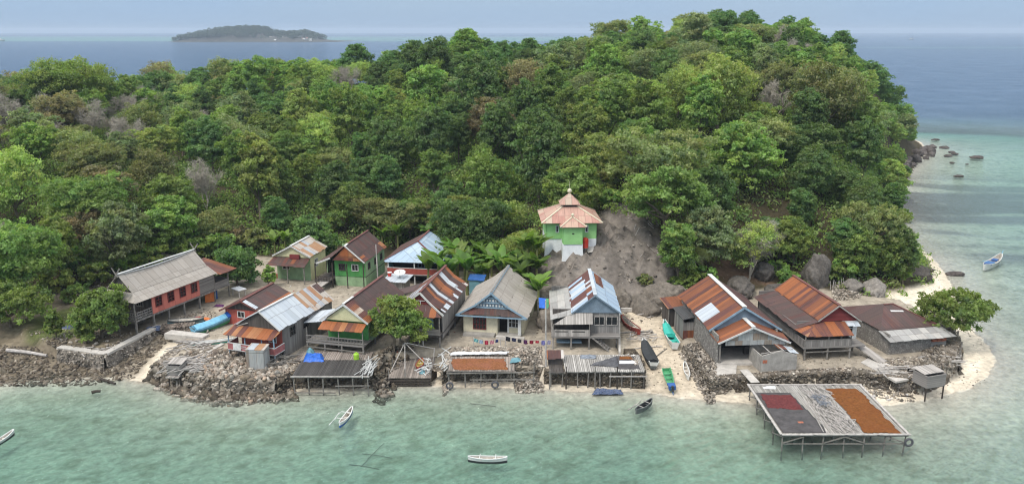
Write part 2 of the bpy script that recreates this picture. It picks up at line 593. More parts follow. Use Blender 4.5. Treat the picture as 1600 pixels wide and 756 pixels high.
gx = axis(-72, 152, .55, -240, 260, 4, -12000, 12000)
gy_core = list(np.arange(60, 134, .45)); gy_mid = list(np.arange(134, 280, 1.3)) + list(np.arange(280, 440, 3.5)); gy_lo = list(np.arange(58, 2, -2.0))
gy_far = []; _y, _k = 440., 4.
while _y < 14000: gy_far.append(_y); _y += _k; _k *= 1.22
gy = np.array(sorted(gy_lo + gy_core + gy_mid + gy_far))
GX, GY = np.meshgrid(gx, gy)
GZ = ground_z(GX, GY)
SD = poly_sd(GX, GY, SHORE)
HL = hill(GX, GY)


def zone(poly, blur=1.2):
    return smooth(-blur, blur, poly_sd(GX, GY, poly) + (fbm(GX / 2, GY / 2, 41) - .5) * 3)[..., None]


def lay(c, k, m): return c * (1 - m) + np.array(k) * m


C0 = np.zeros(GX.shape + (3,)) + np.array((.055, .046, .026))                                  # leaf litter under the trees
nn = fbm(GX / 3, GY / 3, 77)[..., None]; n2 = fbm(GX / 1.1, GY / 1.1, 78)[..., None]
C0 = C0 * (.7 + .6 * nn)
sand = np.array((.64, .56, .44)) * (.88 + .22 * n2)
sm = (1 - smooth(.05, .5, HL))[..., None] * (1 - smooth(9, 14, SD))[..., None]
sand = sand * (1 + .14 * smooth(26, 40, GX))[..., None]
C0 = lay(C0, sand, sm)
yard = np.array((.33, .285, .225)) * (.75 + .5 * n2)
pad = np.maximum(np.maximum(poly_sd(GX, GY, PAD_A), poly_sd(GX, GY, PAD_B)), poly_sd(GX, GY, PAD_C))
C0 = lay(C0, yard, smooth(-.4, .4, pad)[..., None] * (1 - smooth(.1, .6, HL))[..., None])
pocket = zone([P(x, y, 1.2) for x, y in [(968, 488), (1040, 488), (1064, 540), (1100, 600), (1010, 600), (972, 545)]], .8)
C0 = lay(C0, np.array((.52, .44, .335)) * (.85 + .25 * n2), pocket)
up = zone([P(x, y, G) for x, y in [(-160, 470), (130, 450), (190, 480), (240, 520), (165, 560), (100, 545), (-160, 535)]])
C0 = lay(C0, np.array((.20, .165, .115)) * (.6 + .8 * n2), up)
C0 = lay(C0, np.array((.085, .10, .034)) * (.6 + .8 * n2), zone(GRASSY))
C0 = lay(C0, np.array((.155, .128, .092)) * (.45 + 1.1 * n2), zone(ROCK_LEFT, 1.0))
bare = zone(BARE, 1.5)
streak = (fbm(GX / 1.0, GY / 3.2, 61, 6) * .6 + .8 * np.abs(fbm(GX / 2.0 + GY / 7, GY / 4.5, 23, 5) - .5) ** .7)[..., None]
C0 = lay(C0, np.array((.20, .174, .150)) * (.3 + 1.4 * streak) * (1 - .6 * (1 - smooth(0, .04, np.abs(fbm(GX / 2.6 + GY / 8, GY / 5, 171, 5) - .5)))[..., None]), bare)
C0 = lay(C0, np.array((.20, .125, .085)) * (.5 + n2), zone(REDSOIL))
wet = ((SD > -.6) & (SD < 1.6))[..., None] * (smooth(-.6, .2, SD) * (1 - smooth(.4, 1.6, SD)))[..., None]
C0 = C0 * (1 - .2 * wet)
# sea floor: pale sand with dark weed beds; brownish reef flat off the point
bed = np.array((.57, .54, .45)) * (.82 + .36 * n2)
weed = smooth(.55, .66, fbm(GX / 1.5, GY / 1.0, 91, 6))[..., None] * smooth(2, 9, -SD)[..., None]
bed = lay(bed, (.13, .15, .075), weed * .4)
shoreweed = (smooth(.40, .66, fbm(GX / 3, GY / 1.0, 97, 6)) * smooth(.3, 3, -SD) * (1 - smooth(6, 16, -SD)) * (1 - smooth(20, 40, GX)))[..., None]
bed = lay(bed, (.17, .17, .075), shoreweed * .22)
flat = (smooth(70, 84, GX) * smooth(122, 136, GY) * (1 - smooth(185, 225, GY)))[..., None] * smooth(.36, .58, fbm(GX / 30, GY / 6, 95, 5))[..., None]
flat = np.maximum(flat, (smooth(250, 272, GY) * (1 - smooth(310, 350, GY)) * smooth(60, 90, GX))[..., None] * .2)
bed = lay(bed, (.15, .14, .14), flat * .85)
C0 = np.where((SD < 0)[..., None], bed, C0)

ny, nx = GX.shape
idx = np.arange(nx * ny).reshape(ny, nx)
quads = np.stack([idx[:-1, :-1], idx[:-1, 1:], idx[1:, 1:], idx[1:, :-1]], -1).reshape(-1, 4)

k = NT('ground')
at = k.node('ShaderNodeVertexColor', layer_name='tone')
geo = k.node('ShaderNodeNewGeometry')
pos = geo.outputs['Position']
n1 = k.noise(pos, 1.6, 6, .65); n2_ = k.noise(pos, .35, 4)
f1 = k.rng(n1, .25, .75, .62, 1.38)
cmb = k.node('ShaderNodeCombineXYZ')
for i in range(3): k.link(f1, cmb.inputs[i])
cc = k.mix(1., at.outputs[0], cmb.outputs[0], 'MULTIPLY')
# pebbles, shells and bits of coral
vo = k.node('ShaderNodeTexVoronoi'); vo.inputs['Scale'].default_value = 2.6; k.link(pos, vo.inputs['Vector'])
sp = k.node('ShaderNodeSeparateColor'); k.link(vo.outputs['Color'], sp.inputs[0])
bits = k.math('MULTIPLY', k.math('LESS_THAN', vo.outputs['Distance'], .16), k.math('GREATER_THAN', sp.outputs[0], .8))
cc = k.mix(k.math('MULTIPLY', bits, .6), cc, k.mix(sp.outputs[1], (.08, .07, .05), (.5, .47, .42)))
k.link(cc, k.b.inputs['Base Color'])
k.b.inputs['Roughness'].default_value = .95
k.b.inputs['Specular IOR Level'].default_value = .1
k.bump(n1, .6, .25)
M['ground'] = k.m
ground = arr_mesh('ground', np.stack([GX, GY, GZ], -1).reshape(-1, 3), quads, M['ground'], colors={'tone': C0.reshape(-1, 3)}, smooth=True)
tag(ground, kind='structure')

# ---- water
k = NT('water')
k.n.remove(k.b)
at = k.node('ShaderNodeVertexColor', layer_name='depth')
sp = k.node('ShaderNodeSeparateColor'); k.link(at.outputs[0], sp.inputs[0])
dep = sp.outputs[0]
geo = k.node('ShaderNodeNewGeometry'); pos = geo.outputs['Position']
def turned(ang, sc_):
    a_ = k.node('ShaderNodeMapping'); a_.inputs['Rotation'].default_value = (0, 0, RAD(-ang)); k.link(pos, a_.inputs['Vector'])
    b_ = k.node('ShaderNodeMapping'); b_.inputs['Scale'].default_value = sc_; k.link(a_.outputs[0], b_.inputs['Vector']); return b_
rot = turned(42, (.65, 2.3, 1)); rot2 = turned(20, (.10, .35, 1))
wv = k.noise(rot.outputs[0], 1.0, 6, .68); wv2 = k.noise(rot2.outputs[0], 1.0, 4, .55)
# wind ripples: crests bent by slow swell, finer wavelets on top
crest = k.node('ShaderNodeTexNoise', noise_type='RIDGED_MULTIFRACTAL'); crest.inputs['Scale'].default_value = .62; crest.inputs['Detail'].default_value = 3; k.link(rot.outputs[0], crest.inputs['Vector'])
gust = k.rng(k.noise(pos, .045, 3), .36, .64, .6, 1.1)
hgt = k.math('ADD', k.math('MULTIPLY', k.math('ADD', k.math('MULTIPLY', wv, .6), k.math('MULTIPLY', crest.outputs[0], .5)), gust), k.math('MULTIPLY', wv2, .08))
bp = k.node('ShaderNodeBump'); bp.inputs['Strength'].default_value = 1.0; bp.inputs['Distance'].default_value = 1.1; k.link(hgt, bp.inputs['Height'])
patch = k.noise(pos, .012, 4)
dn = k.math('MULTIPLY', k.math('MULTIPLY', dep, k.rng(patch, .3, .7, .9, 1.1)), k.rng(wv, .35, .65, .8, 1.2))
scat = k.math('SUBTRACT', 1., k.math('POWER', 2.718, k.math('MULTIPLY', dn, -.17)))
colr = k.ramp(k.math('MULTIPLY', dn, 1 / 20.), [(0, (.30, .35, .26)), (.06, (.235, .30, .255)), (.13, (.19, .275, .25)), (.22, (.13, .235, .275)), (.42, (.05, .105, .175)), (1., (.045, .09, .16))])
cb = k.node('ShaderNodeCombineXYZ')
for i, q in enumerate((-.36, -.075, -.13)): k.link(k.math('POWER', 2.718, k.math('MULTIPLY', dn, q)), cb.inputs[i])
tr = k.node('ShaderNodeBsdfTransparent'); k.link(cb.outputs[0], tr.inputs[0])
di = k.node('ShaderNodeBsdfDiffuse'); k.link(colr, di.inputs[0]); k.link(bp.outputs[0], di.inputs['Normal'])
m1 = k.node('ShaderNodeMixShader'); k.link(scat, m1.inputs[0]); k.link(tr.outputs[0], m1.inputs[1]); k.link(di.outputs[0], m1.inputs[2])
gl = k.node('ShaderNodeBsdfGlossy'); gl.inputs['Roughness'].default_value = .06; k.link(bp.outputs[0], gl.inputs['Normal']); gl.inputs[0].default_value = (.9, .93, .95, 1)
fr = k.node('ShaderNodeFresnel'); fr.inputs['IOR'].default_value = 1.33; k.link(bp.outputs[0], fr.inputs['Normal'])
m2 = k.node('ShaderNodeMixShader'); k.link(k.math('MULTIPLY', fr.outputs[0], .74), m2.inputs[0]); k.link(m1.outputs[0], m2.inputs[1]); k.link(gl.outputs[0], m2.inputs[2])
k.link(m2.outputs[0], k.out.inputs[0])
M['water'] = k.m
wet_v = (SD < 2.5).reshape(-1)
keep = wet_v[quads].any(1)
wq = quads[keep]
used = np.unique(wq); remap = np.full(nx * ny, -1); remap[used] = np.arange(len(used))
wvx = np.stack([GX, GY, np.zeros_like(GX)], -1).reshape(-1, 3)[used]
dep_v = np.maximum(-GZ, 0).reshape(-1)[used]
water = arr_mesh('water', wvx, remap[wq], M['water'], colors={'depth': dep_v[:, None]}, smooth=True)
tag(water, kind='structure')

# ================================================================ TREES AND PLANTS
k = NT('foliage')
oi = k.node('ShaderNodeObjectInfo')
at = k.node('ShaderNodeVertexColor', layer_name='tone')
geo = k.node('ShaderNodeNewGeometry')
c = k.mix(1., oi.outputs['Color'], at.outputs[0], 'MULTIPLY')
hs = k.node('ShaderNodeHueSaturation'); k.link(c, hs.inputs['Color'])
k.link(k.rng(oi.outputs['Random'], 0, 1, .485, .515), hs.inputs['Hue'])
k.link(k.rng(oi.outputs['Random'], 0, 1, .82, 1.2), hs.inputs['Value'])
k.n.remove(k.b)
di = k.node('ShaderNodeBsdfDiffuse'); k.link(hs.outputs[0], di.inputs[0])
tl = k.node('ShaderNodeBsdfTranslucent'); k.link(k.mix(1., hs.outputs[0], (1.0, 1.15, .55), 'MULTIPLY'), tl.inputs[0])
gl = k.node('ShaderNodeBsdfGlossy'); gl.inputs['Roughness'].default_value = .5; gl.inputs[0].default_value = (.9, .9, .9, 1)
m1 = k.node('ShaderNodeMixShader'); m1.inputs[0].default_value = .5; k.link(di.outputs[0], m1.inputs[1]); k.link(tl.outputs[0], m1.inputs[2])
m2 = k.node('ShaderNodeMixShader'); m2.inputs[0].default_value = .02; k.link(m1.outputs[0], m2.inputs[1]); k.link(gl.outputs[0], m2.inputs[2])
k.link(m2.outputs[0], k.out.inputs[0])
M['foliage'] = k.m
M['bark'] = m_plain('bark', (.17, .14, .105), .9, .35, 2.0, .1)
M['pale_bark'] = m_plain('pale_bark', (.36, .325, .27), .9, .3, 2.0, .1)


def unit(a): return a / np.maximum(np.linalg.norm(a, axis=-1, keepdims=True), 1e-9)


def leaves(cen, nrm, L, W, g, thin=False):
    """kite shaped leaf sprays: two bent triangles as one quad"""
    n = len(cen)
    r = unit(g.normal(size=(n, 3)))
    t = unit(np.cross(nrm, r)); b = np.cross(nrm, t)
    L = L[:, None]; W = W[:, None]
    v = np.stack([cen - t * L, cen + b * W + nrm * W * .25, cen + t * L - nrm * L * .3, cen - b * W + nrm * W * .25], 1).reshape(-1, 3)
    f = np.arange(n * 4).reshape(n, 4)
    return v, f


def crown(seed, shape='dome', R=4.5, Hc=6.0, z0=4.0, nC=46, nL=6500, leaf=.30, gap=.0):
    g = np.random.default_rng(seed)
    u = unit(g.normal(size=(nC * 3, 3)))
    if shape == 'dome':
        u = u[u[:, 2] > -.75][:nC]; rad = .45 + .55 * g.random(len(u)) ** .6
        cen = u * rad[:, None] * np.array([R * .82, R * .82, Hc * .5]); cr = (.11 + .15 * g.random(len(u)) ** 1.3) * R
    elif shape == 'tall':
        u = u[u[:, 2] > -.7][:nC]; rad = .4 + .6 * g.random(len(u)) ** .6
        cen = u * rad[:, None] * np.array([R * .72, R * .72, Hc * .52]); cr = (.12 + .15 * g.random(len(u)) ** 1.3) * R
    elif shape == 'umbrella':
        a = g.random(nC) * 2 * np.pi; q = np.sqrt(g.random(nC))
        lev = g.choice([0., .45, .85], nC, p=[.25, .35, .4])
        cen = np.stack([np.cos(a) * q * R * .9, np.sin(a) * q * R * .9, (lev - .4 + .35 * (1 - q * q)) * Hc * .55 + g.normal(size=nC) * .2], 1); cr = (.12 + .13 * g.random(nC)) * R
    elif shape == 'loose':
        u = u[u[:, 2] > -.6][:nC]; rad = .3 + .75 * g.random(len(u)) ** .5
        cen = u * rad[:, None] * np.array([R * .85, R * .85, Hc * .55]); cr = (.13 + .13 * g.random(len(u))) * R
    # lopsided crowns
    cen[:, :2] *= 1 + .22 * np.sin(np.arctan2(cen[:, 1], cen[:, 0]) * 2 + seed)[:, None]
    cen[:, 2] += .10 * Hc * np.sin(cen[:, 0] * .7 + seed * 1.7) + .08 * Hc * np.sin(cen[:, 1] * .9 + seed)
    wts = cr ** 2; cnt = np.maximum((wts / wts.sum() * nL).astype(int), 20)
    ci = np.repeat(np.arange(len(cen)), cnt); n = len(ci)
    # every clump is a spray of twigs of its own stretch, the leaves bunch at the twig ends
    NS = 11
    fl = np.stack([g.uniform(.8, 1.55, len(cen)), g.uniform(.8, 1.55, len(cen)), g.uniform(.42, .8, len(cen)) * (.75 if shape == 'umbrella' else 1)], 1)
    sd_ = unit(g.normal(size=(len(cen), NS, 3)) + np.array([0, 0, .3])) * (.45 + .75 * g.random((len(cen), NS, 1)) ** .7)
    si = g.integers(NS, size=n)
    d0 = sd_[ci, si] * fl[ci]
    off = g.normal(size=(n, 3)) * np.array([1, 1, .7]) * .20
    p = cen[ci] + (d0 + off) * cr[ci][:, None]
    d = unit(d0 + off * 1.5 + 1e-6)
    nrm = unit(d * .75 + g.normal(size=(n, 3)) * .55 + np.array([0, 0, .25]))
    s = leaf * (.7 + .7 * g.random(n))
    v, f = leaves(p, nrm, s, s * .55, g)
    v[:, 2] += z0 + Hc * .45
    ct = .72 + .56 * g.random(len(cen))
    hue = g.random(len(cen)) - .5
    tone = (ct[ci] * g.uniform(.85, 1.15, (len(cen), NS))[ci, si] * (.75 + .5 * g.random(n)))[:, None] * np.array([1, 1, 1]) + (hue[ci] * .35)[:, None] * np.array([1, .25, -.2])
    tone = np.clip(np.repeat(tone, 4, 0), .2, 2.2)
    return v, f, tone, cen + np.array([0, 0, z0 + Hc * .45])


def trunk_mb(cen, z0, Hc, seed, r=.28, nl=7, lean=0.):
    rd = random.Random(seed)
    mb = MB()
    top = V(lean + rd.uniform(-.3, .3), rd.uniform(-.3, .3), z0 + .6)
    mb.path([V(0, 0, -1.2), V(rd.uniform(-.15, .15), rd.uniform(-.15, .15), z0 * .45), top], r, r * .7, 7)
    pick = sorted(range(len(cen)), key=lambda i: -abs(cen[i][0]) - abs(cen[i][1]) + rd.uniform(-1, 1))[:nl]
    for i in pick:
        e = Vector(cen[i]); m = top.lerp(e, .5) + V(rd.uniform(-.4, .4), rd.uniform(-.4, .4), rd.uniform(.0, .5))
        mb.path([top - V(0, 0, rd.uniform(0, .6)), m, e], r * .45, r * .12, 5)
    return mb


def bare_mb(seed, h=8., spread=4., depth=5, r=.17, fork=3):
    rd = random.Random(seed); mb = MB()

    def grow(p, d, L, r, lv):
        q = p + d * L
        mid = p.lerp(q, .5) + V(rd.uniform(-1, 1), rd.uniform(-1, 1), rd.uniform(-1, 1)) * L * .07
        mb.tube(p, mid, r, r * .85, 3 if lv > 1 else 5, False); mb.tube(mid, q, r * .85, r * .68, 3 if lv > 1 else 5, False)
        if lv >= depth: return
        for i in range(fork if lv else fork + 2):
            nd = (d + V(rd.uniform(-1, 1), rd.uniform(-1, 1), rd.uniform(-.35, .75)) * (.85 if lv else .75)).normalized()
            grow(q if i < 2 else mid, nd, L * rd.uniform(.62, .82), r * .62, lv + 1)
    grow(V(0, 0, -1.), V(.05, 0, 1), h * .36, r, 0)
    return mb


VAR = {}


def make_variant(key, kind, seed, **kw):
    if kind == 'bare':
        mb = bare_mb(seed, **kw)
        ends = np.array(mb.v)[np.array([v_[2] > 3.0 for v_ in mb.v])]
        g = np.random.default_rng(seed); q = ends[g.integers(len(ends), size=2600)] + g.normal(size=(2600, 3)) * .22
        s_ = g.uniform(.35, .8, 2600); v, f = leaves(q, unit(g.normal(size=(2600, 3))), s_, s_ * .035, g)
        b0 = len(mb.v); mb.v += [tuple(a) for a in v]; mb.f += [tuple(int(i) + b0 for i in a) for a in f]; mb.uv += [[(0, 0)] * 4] * len(f)
        o = mb.build('branches', M['pale_bark']); me = o.data; bpy.data.objects.remove(o)
        VAR[key] = ('bare', me, None, None)
        return
    v, f, tone, cen = crown(seed, kind, **kw)
    me = arr_mesh('crown', v, f, M['foliage'], colors={'tone': tone}, link=False)
    tb = trunk_mb(cen, kw.get('z0', 4.), kw.get('Hc', 6.), seed, r=.06 * kw.get('R', 4.5))
    o = tb.build('trunk', M['bark']); tm = o.data; bpy.data.objects.remove(o)
    VAR[key] = (kind, me, tm, (v, f, tone))


for i in range(4): make_variant(('dome', i), 'dome', 100 + i, Hc=7.4, z0=2.0, nC=120 + 14 * i, nL=20000, leaf=.165)
for i in range(3): make_variant(('tall', i), 'tall', 200 + i, R=3.8, Hc=9., z0=2.4, nC=120, nL=19000, leaf=.16)
for i in range(3): make_variant(('umbrella', i), 'umbrella', 300 + i, R=5.2, Hc=6., z0=3.4, nC=110, nL=17000, leaf=.16)
for i in range(3): make_variant(('loose', i), 'loose', 400 + i, R=4.6, Hc=7.5, z0=2.2, nC=170, nL=13000, leaf=.15)
for i in range(2): make_variant(('shrub', i), 'dome', 500 + i, R=2.0, Hc=2.6, z0=.2, nC=26, nL=2600, leaf=.19)
for i in range(3): make_variant(('bare', i), 'bare', 600 + i, h=8.5)
make_variant(('big', 0), 'dome', 701, R=6.0, Hc=8.5, z0=3., nC=190, nL=32000, leaf=.17)
make_variant(('big', 1), 'umbrella', 702, R=7.5, Hc=6.5, z0=5., nC=170, nL=28000, leaf=.17)
make_variant(('near', 0), 'dome', 711, R=3.3, Hc=4.6, z0=1.4, nC=90, nL=14000, leaf=.145)
make_variant(('near', 1), 'dome', 712, R=3.6, Hc=5.6, z0=.7, nC=95, nL=13000, leaf=.18)
make_variant(('near', 2), 'tall', 713, R=1.6, Hc=3.6, z0=.7, nC=40, nL=4500, leaf=.15)
make_variant(('near', 3), 'umbrella', 714, R=4.4, Hc=4.2, z0=1.3, nC=80, nL=13000, leaf=.17)

SPEC = {
    'dark': ((0.154, 0.239, 0.079), 'dark green'), 'mid': ((0.225, 0.321, 0.089), 'mid green'), 'fresh': ((0.257, 0.350, 0.091), 'fresh bright green'),
    'yellow': ((0.344, 0.409, 0.124), 'yellow-green'), 'olive': ((0.260, 0.281, 0.112), 'olive green'), 'grey': ((0.268, 0.320, 0.151), 'grey-green'),
    'brown': ((0.304, 0.260, 0.138), 'dry brown-leaved'), 'bare': ((0.339, 0.291, 0.244), 'pale grey leafless')}
SHAPE_WORD = {'dome': 'round-crowned', 'tall': 'tall narrow-crowned', 'umbrella': 'flat-topped', 'loose': 'loose open-crowned', 'bare': 'leafless', 'big': 'wide spreading', 'near': 'dense leafy', 'shrub': 'low bushy'}


def tree(key, x, y, z, s, spec, label, cat='tree', group=None, name='tree', sz=1.0, rz=None):
    kind, cm, tm, _ = VAR[key]
    r = empty(name, (x, y, z), 0, label, cat, group)
    r.rotation_euler = (random.uniform(-.12, .12), random.uniform(-.12, .12), random.uniform(0, 6.28) if rz is None else rz); q_ = random.uniform(.88, 1.14); r.scale = (s * q_, s / q_, s * sz)
    o = bpy.data.objects.new('branches' if kind == 'bare' else 'crown', cm); col.objects.link(o); o.parent = r
    o.color = (*SPEC[spec][0], 1)
    if tm is not None:
        t = bpy.data.objects.new('trunk', tm); col.objects.link(t); t.parent = r
    return r


# -- the wood on the hill: one tree every seven metres or so
def wood_zone(x, y, hl):
    if y > 203 and hl > 12: return 'on the ridge against the sky'
    if x > 52: return 'on the headland above the beach'
    if x < -48: return 'in the wood behind the red plank house'
    if y < 142: return 'at the foot of the hill behind the village'
    return 'on the slope above the mosque' if x > -12 else 'on the slope above the back row of houses'


pts = []
cell = {}
rd = random.Random(21)
cand = []
for _ in range(75000):
    y = rd.uniform(94, 262); lim = .63 * y + 36
    x = rd.uniform(-lim, lim)
    cand.append((x, y))
cx = np.array([c_[0] for c_ in cand]); cy = np.array([c_[1] for c_ in cand])
chl = hill(cx, cy); csd = poly_sd(cx, cy, SHORE); cb_ = poly_sd(cx, cy, BARE); cr_ = poly_sd(cx, cy, REDSOIL)
cz = ground_z(cx, cy)
ok = (csd > np.where(cx > 45, np.where(cy > 165, 3.0, 6.5), 3.0)) & (chl > .35) & (cb_ < -2.0) & (cr_ < -1.5)
ok &= ~((cx > -3) & (cx < 21) & (cy < 121))
ok &= ~((cx > 20) & (cx < 56) & (cy < 110)) & ~((cx > -48) & (cx < -3) & (cy < 127))
ok &= ~((cx > -70) & (cx < -47) & (cy < 108))
for i in np.nonzero(ok)[0]:
    x, y = cx[i], cy[i]
    r = 5.9 + .010 * (y - 100) + (1.0 if y < 150 else 0)
    if y > 195: r *= .84
    gxk, gyk = int(x // 10), int(y // 10)
    if any((x - a) ** 2 + (y - b) ** 2 < r * r for i_ in (-1, 0, 1) for j_ in (-1, 0, 1) for a, b in cell.get((gxk + i_, gyk + j_), ())): continue
    cell.setdefault((gxk, gyk), []).append((x, y))
    pts.append((x, y, cz[i], chl[i]))
pts.sort(key=lambda p: p[1])
print('TREES', len(pts))
far_v, far_f, far_t = [], [], []
seen_n = 0
for n, (x, y, z, hl) in enumerate(pts):
    px = 800 + F * x / (y * CP + (H - z) * SP)
    e = float(fbm(np.array([x / 22.]), np.array([y / 22.]), 131, 3)[0]) + rd.uniform(-.16, .16)
    dry = (1 - min(max((px - 60) / 380, 0), 1)) * (1 if y > 125 else .3) + (.55 if (px > 1200 and y > 190) else .12)
    q = rd.random()
    if q < dry * .62: spec = rd.choice(['olive', 'brown', 'bare', 'grey', 'bare', 'bare'])
    elif q < .025: spec = 'bare'
    elif q < .045: spec = 'brown'
    elif e < .40: spec = 'dark'
    elif e < .50: spec = rd.choice(['mid', 'dark', 'mid'])
    elif e < .60: spec = rd.choice(['mid', 'fresh', 'olive', 'grey'])
    elif e < .68: spec = rd.choice(['fresh', 'yellow', 'grey'])
    else: spec = rd.choice(['yellow', 'fresh'])
    shape = 'bare' if spec == 'bare' else {'dark': ['dome', 'tall'], 'mid': ['dome', 'tall'], 'fresh': ['dome', 'tall'], 'yellow': ['dome', 'loose'],
                                           'olive': ['loose', 'umbrella'], 'grey': ['loose', 'dome'], 'brown': ['loose', 'dome']}[spec][rd.randrange(2)]
    if y > 200 and shape == 'tall': shape = 'dome'
    key = (shape, rd.randrange(sum(1 for kk in VAR if kk[0] == shape)))
    s = rd.uniform(.66, 1.12)
    if rd.random() < .16: s *= 1.28
    if csd is not None and poly_sd(np.array([x]), np.array([y]), SHORE)[0] < 9: s *= .8
    if y > 188: s *= .84
    zone_ = wood_zone(x, y, hl)
    inside = abs(x) < .63 * y + 10
    seen_n += inside
    if inside and seen_n < 298:
        word = SPEC[spec][1]
        lab = f"{word} {SHAPE_WORD[shape]} tree {zone_}"
        tree(key, x, y, z - .3, s, spec, lab, group=f"{word} {SHAPE_WORD[shape]} trees {zone_}", sz=rd.uniform(.82, 1.2))
    elif shape != 'bare':
        v, f, t = VAR[key][3]
        if not inside:      # wood continuing beyond the edge of the picture: sparser, larger sprays
            m_ = len(f) // 3; v = v.reshape(-1, 4, 3)[::3][:m_]; c4 = v.mean(1, keepdims=True); v = (c4 + (v - c4) * 1.7).reshape(-1, 3); t = t.reshape(-1, 4, 3)[::3][:m_].reshape(-1, 3); f = np.arange(len(v)).reshape(-1, 4)
        a = rd.uniform(0, 6.28); ca, sa = math.cos(a), math.sin(a)
        vv = np.stack([(v[:, 0] * ca - v[:, 1] * sa) * s + x, (v[:, 0] * sa + v[:, 1] * ca) * s + y, v[:, 2] * s + z - .3], 1)
        far_f.append(f + sum(len(a_) for a_ in far_v)); far_v.append(vv); far_t.append(t * np.array(SPEC[spec][0]) * 1.0)
if far_v:
    o = arr_mesh('woodland', np.concatenate(far_v), np.concatenate(far_f), M['foliage'], colors={'tone': np.concatenate(far_t)})
    o.color = (1, 1, 1, 1)
    tag(o, 'green woodland canopy continuing behind the nearer trees of the hill', 'woodland', kind='stuff')

# -- undergrowth on the forest floor and along its edge
g = np.random.default_rng(5)
ux = g.uniform(-130, 130, 90000); uy = g.uniform(96, 235, 90000) ** .5 * g.uniform(96, 235, 90000) ** .5
uh = hill(ux, uy); us = poly_sd(ux, uy, SHORE); ub = poly_sd(ux, uy, BARE); ur = poly_sd(ux, uy, REDSOIL)
patchy = fbm(ux / 5, uy / 5, 211, 3)
ok = (np.abs(ux) < .64 * uy + 8) & (uh > .05) & (us > 2.5) & (ub < -.3) & (ur < patchy * 3 - 2.5) & (patchy >  np.where((uh < 5) & (uy < 150), .20, .33)) & ~((ux > 2) & (ux < 14) & (uy > 104) & (uy < 118))
ux, uy = ux[ok][:11000], uy[ok][:11000]
uz = ground_z(ux, uy)
m = 42
ci = np.repeat(np.arange(len(ux)), m); n = len(ci)
rr = ((.7 + 1.5 * g.random(len(ux)) ** 1.3) * np.clip(uh[ok][:11000] / 1.2, .6, 1))[ci] * (.6 + .5 * g.random(n))
d = unit(g.normal(size=(n, 3)) * np.array([1, 1, .7]) + np.array([0, 0, .5]))
p = np.stack([ux[ci], uy[ci], uz[ci]], 1) + d * rr[:, None] * np.array([1.2, 1.2, 1.1])
s_ = .16 + .16 * g.random(n)
v, f = leaves(p, unit(d + g.normal(size=(n, 3)) * .5), s_, s_ * .5, g)
cols = np.array([SPEC[q][0] for q in ('mid', 'fresh', 'dark', 'olive', 'yellow')])
tn = cols[g.choice(5, len(ux), p=[.35, .25, .2, .1, .1])][ci] * (.7 + .6 * g.random(n))[:, None]
o = arr_mesh('undergrowth', v, f, M['foliage'], colors={'tone': np.repeat(tn, 4, 0)})
o.color = (1, 1, 1, 1)
tag(o, 'tangled green undergrowth covering the forest floor of the hill', 'undergrowth', kind='stuff')

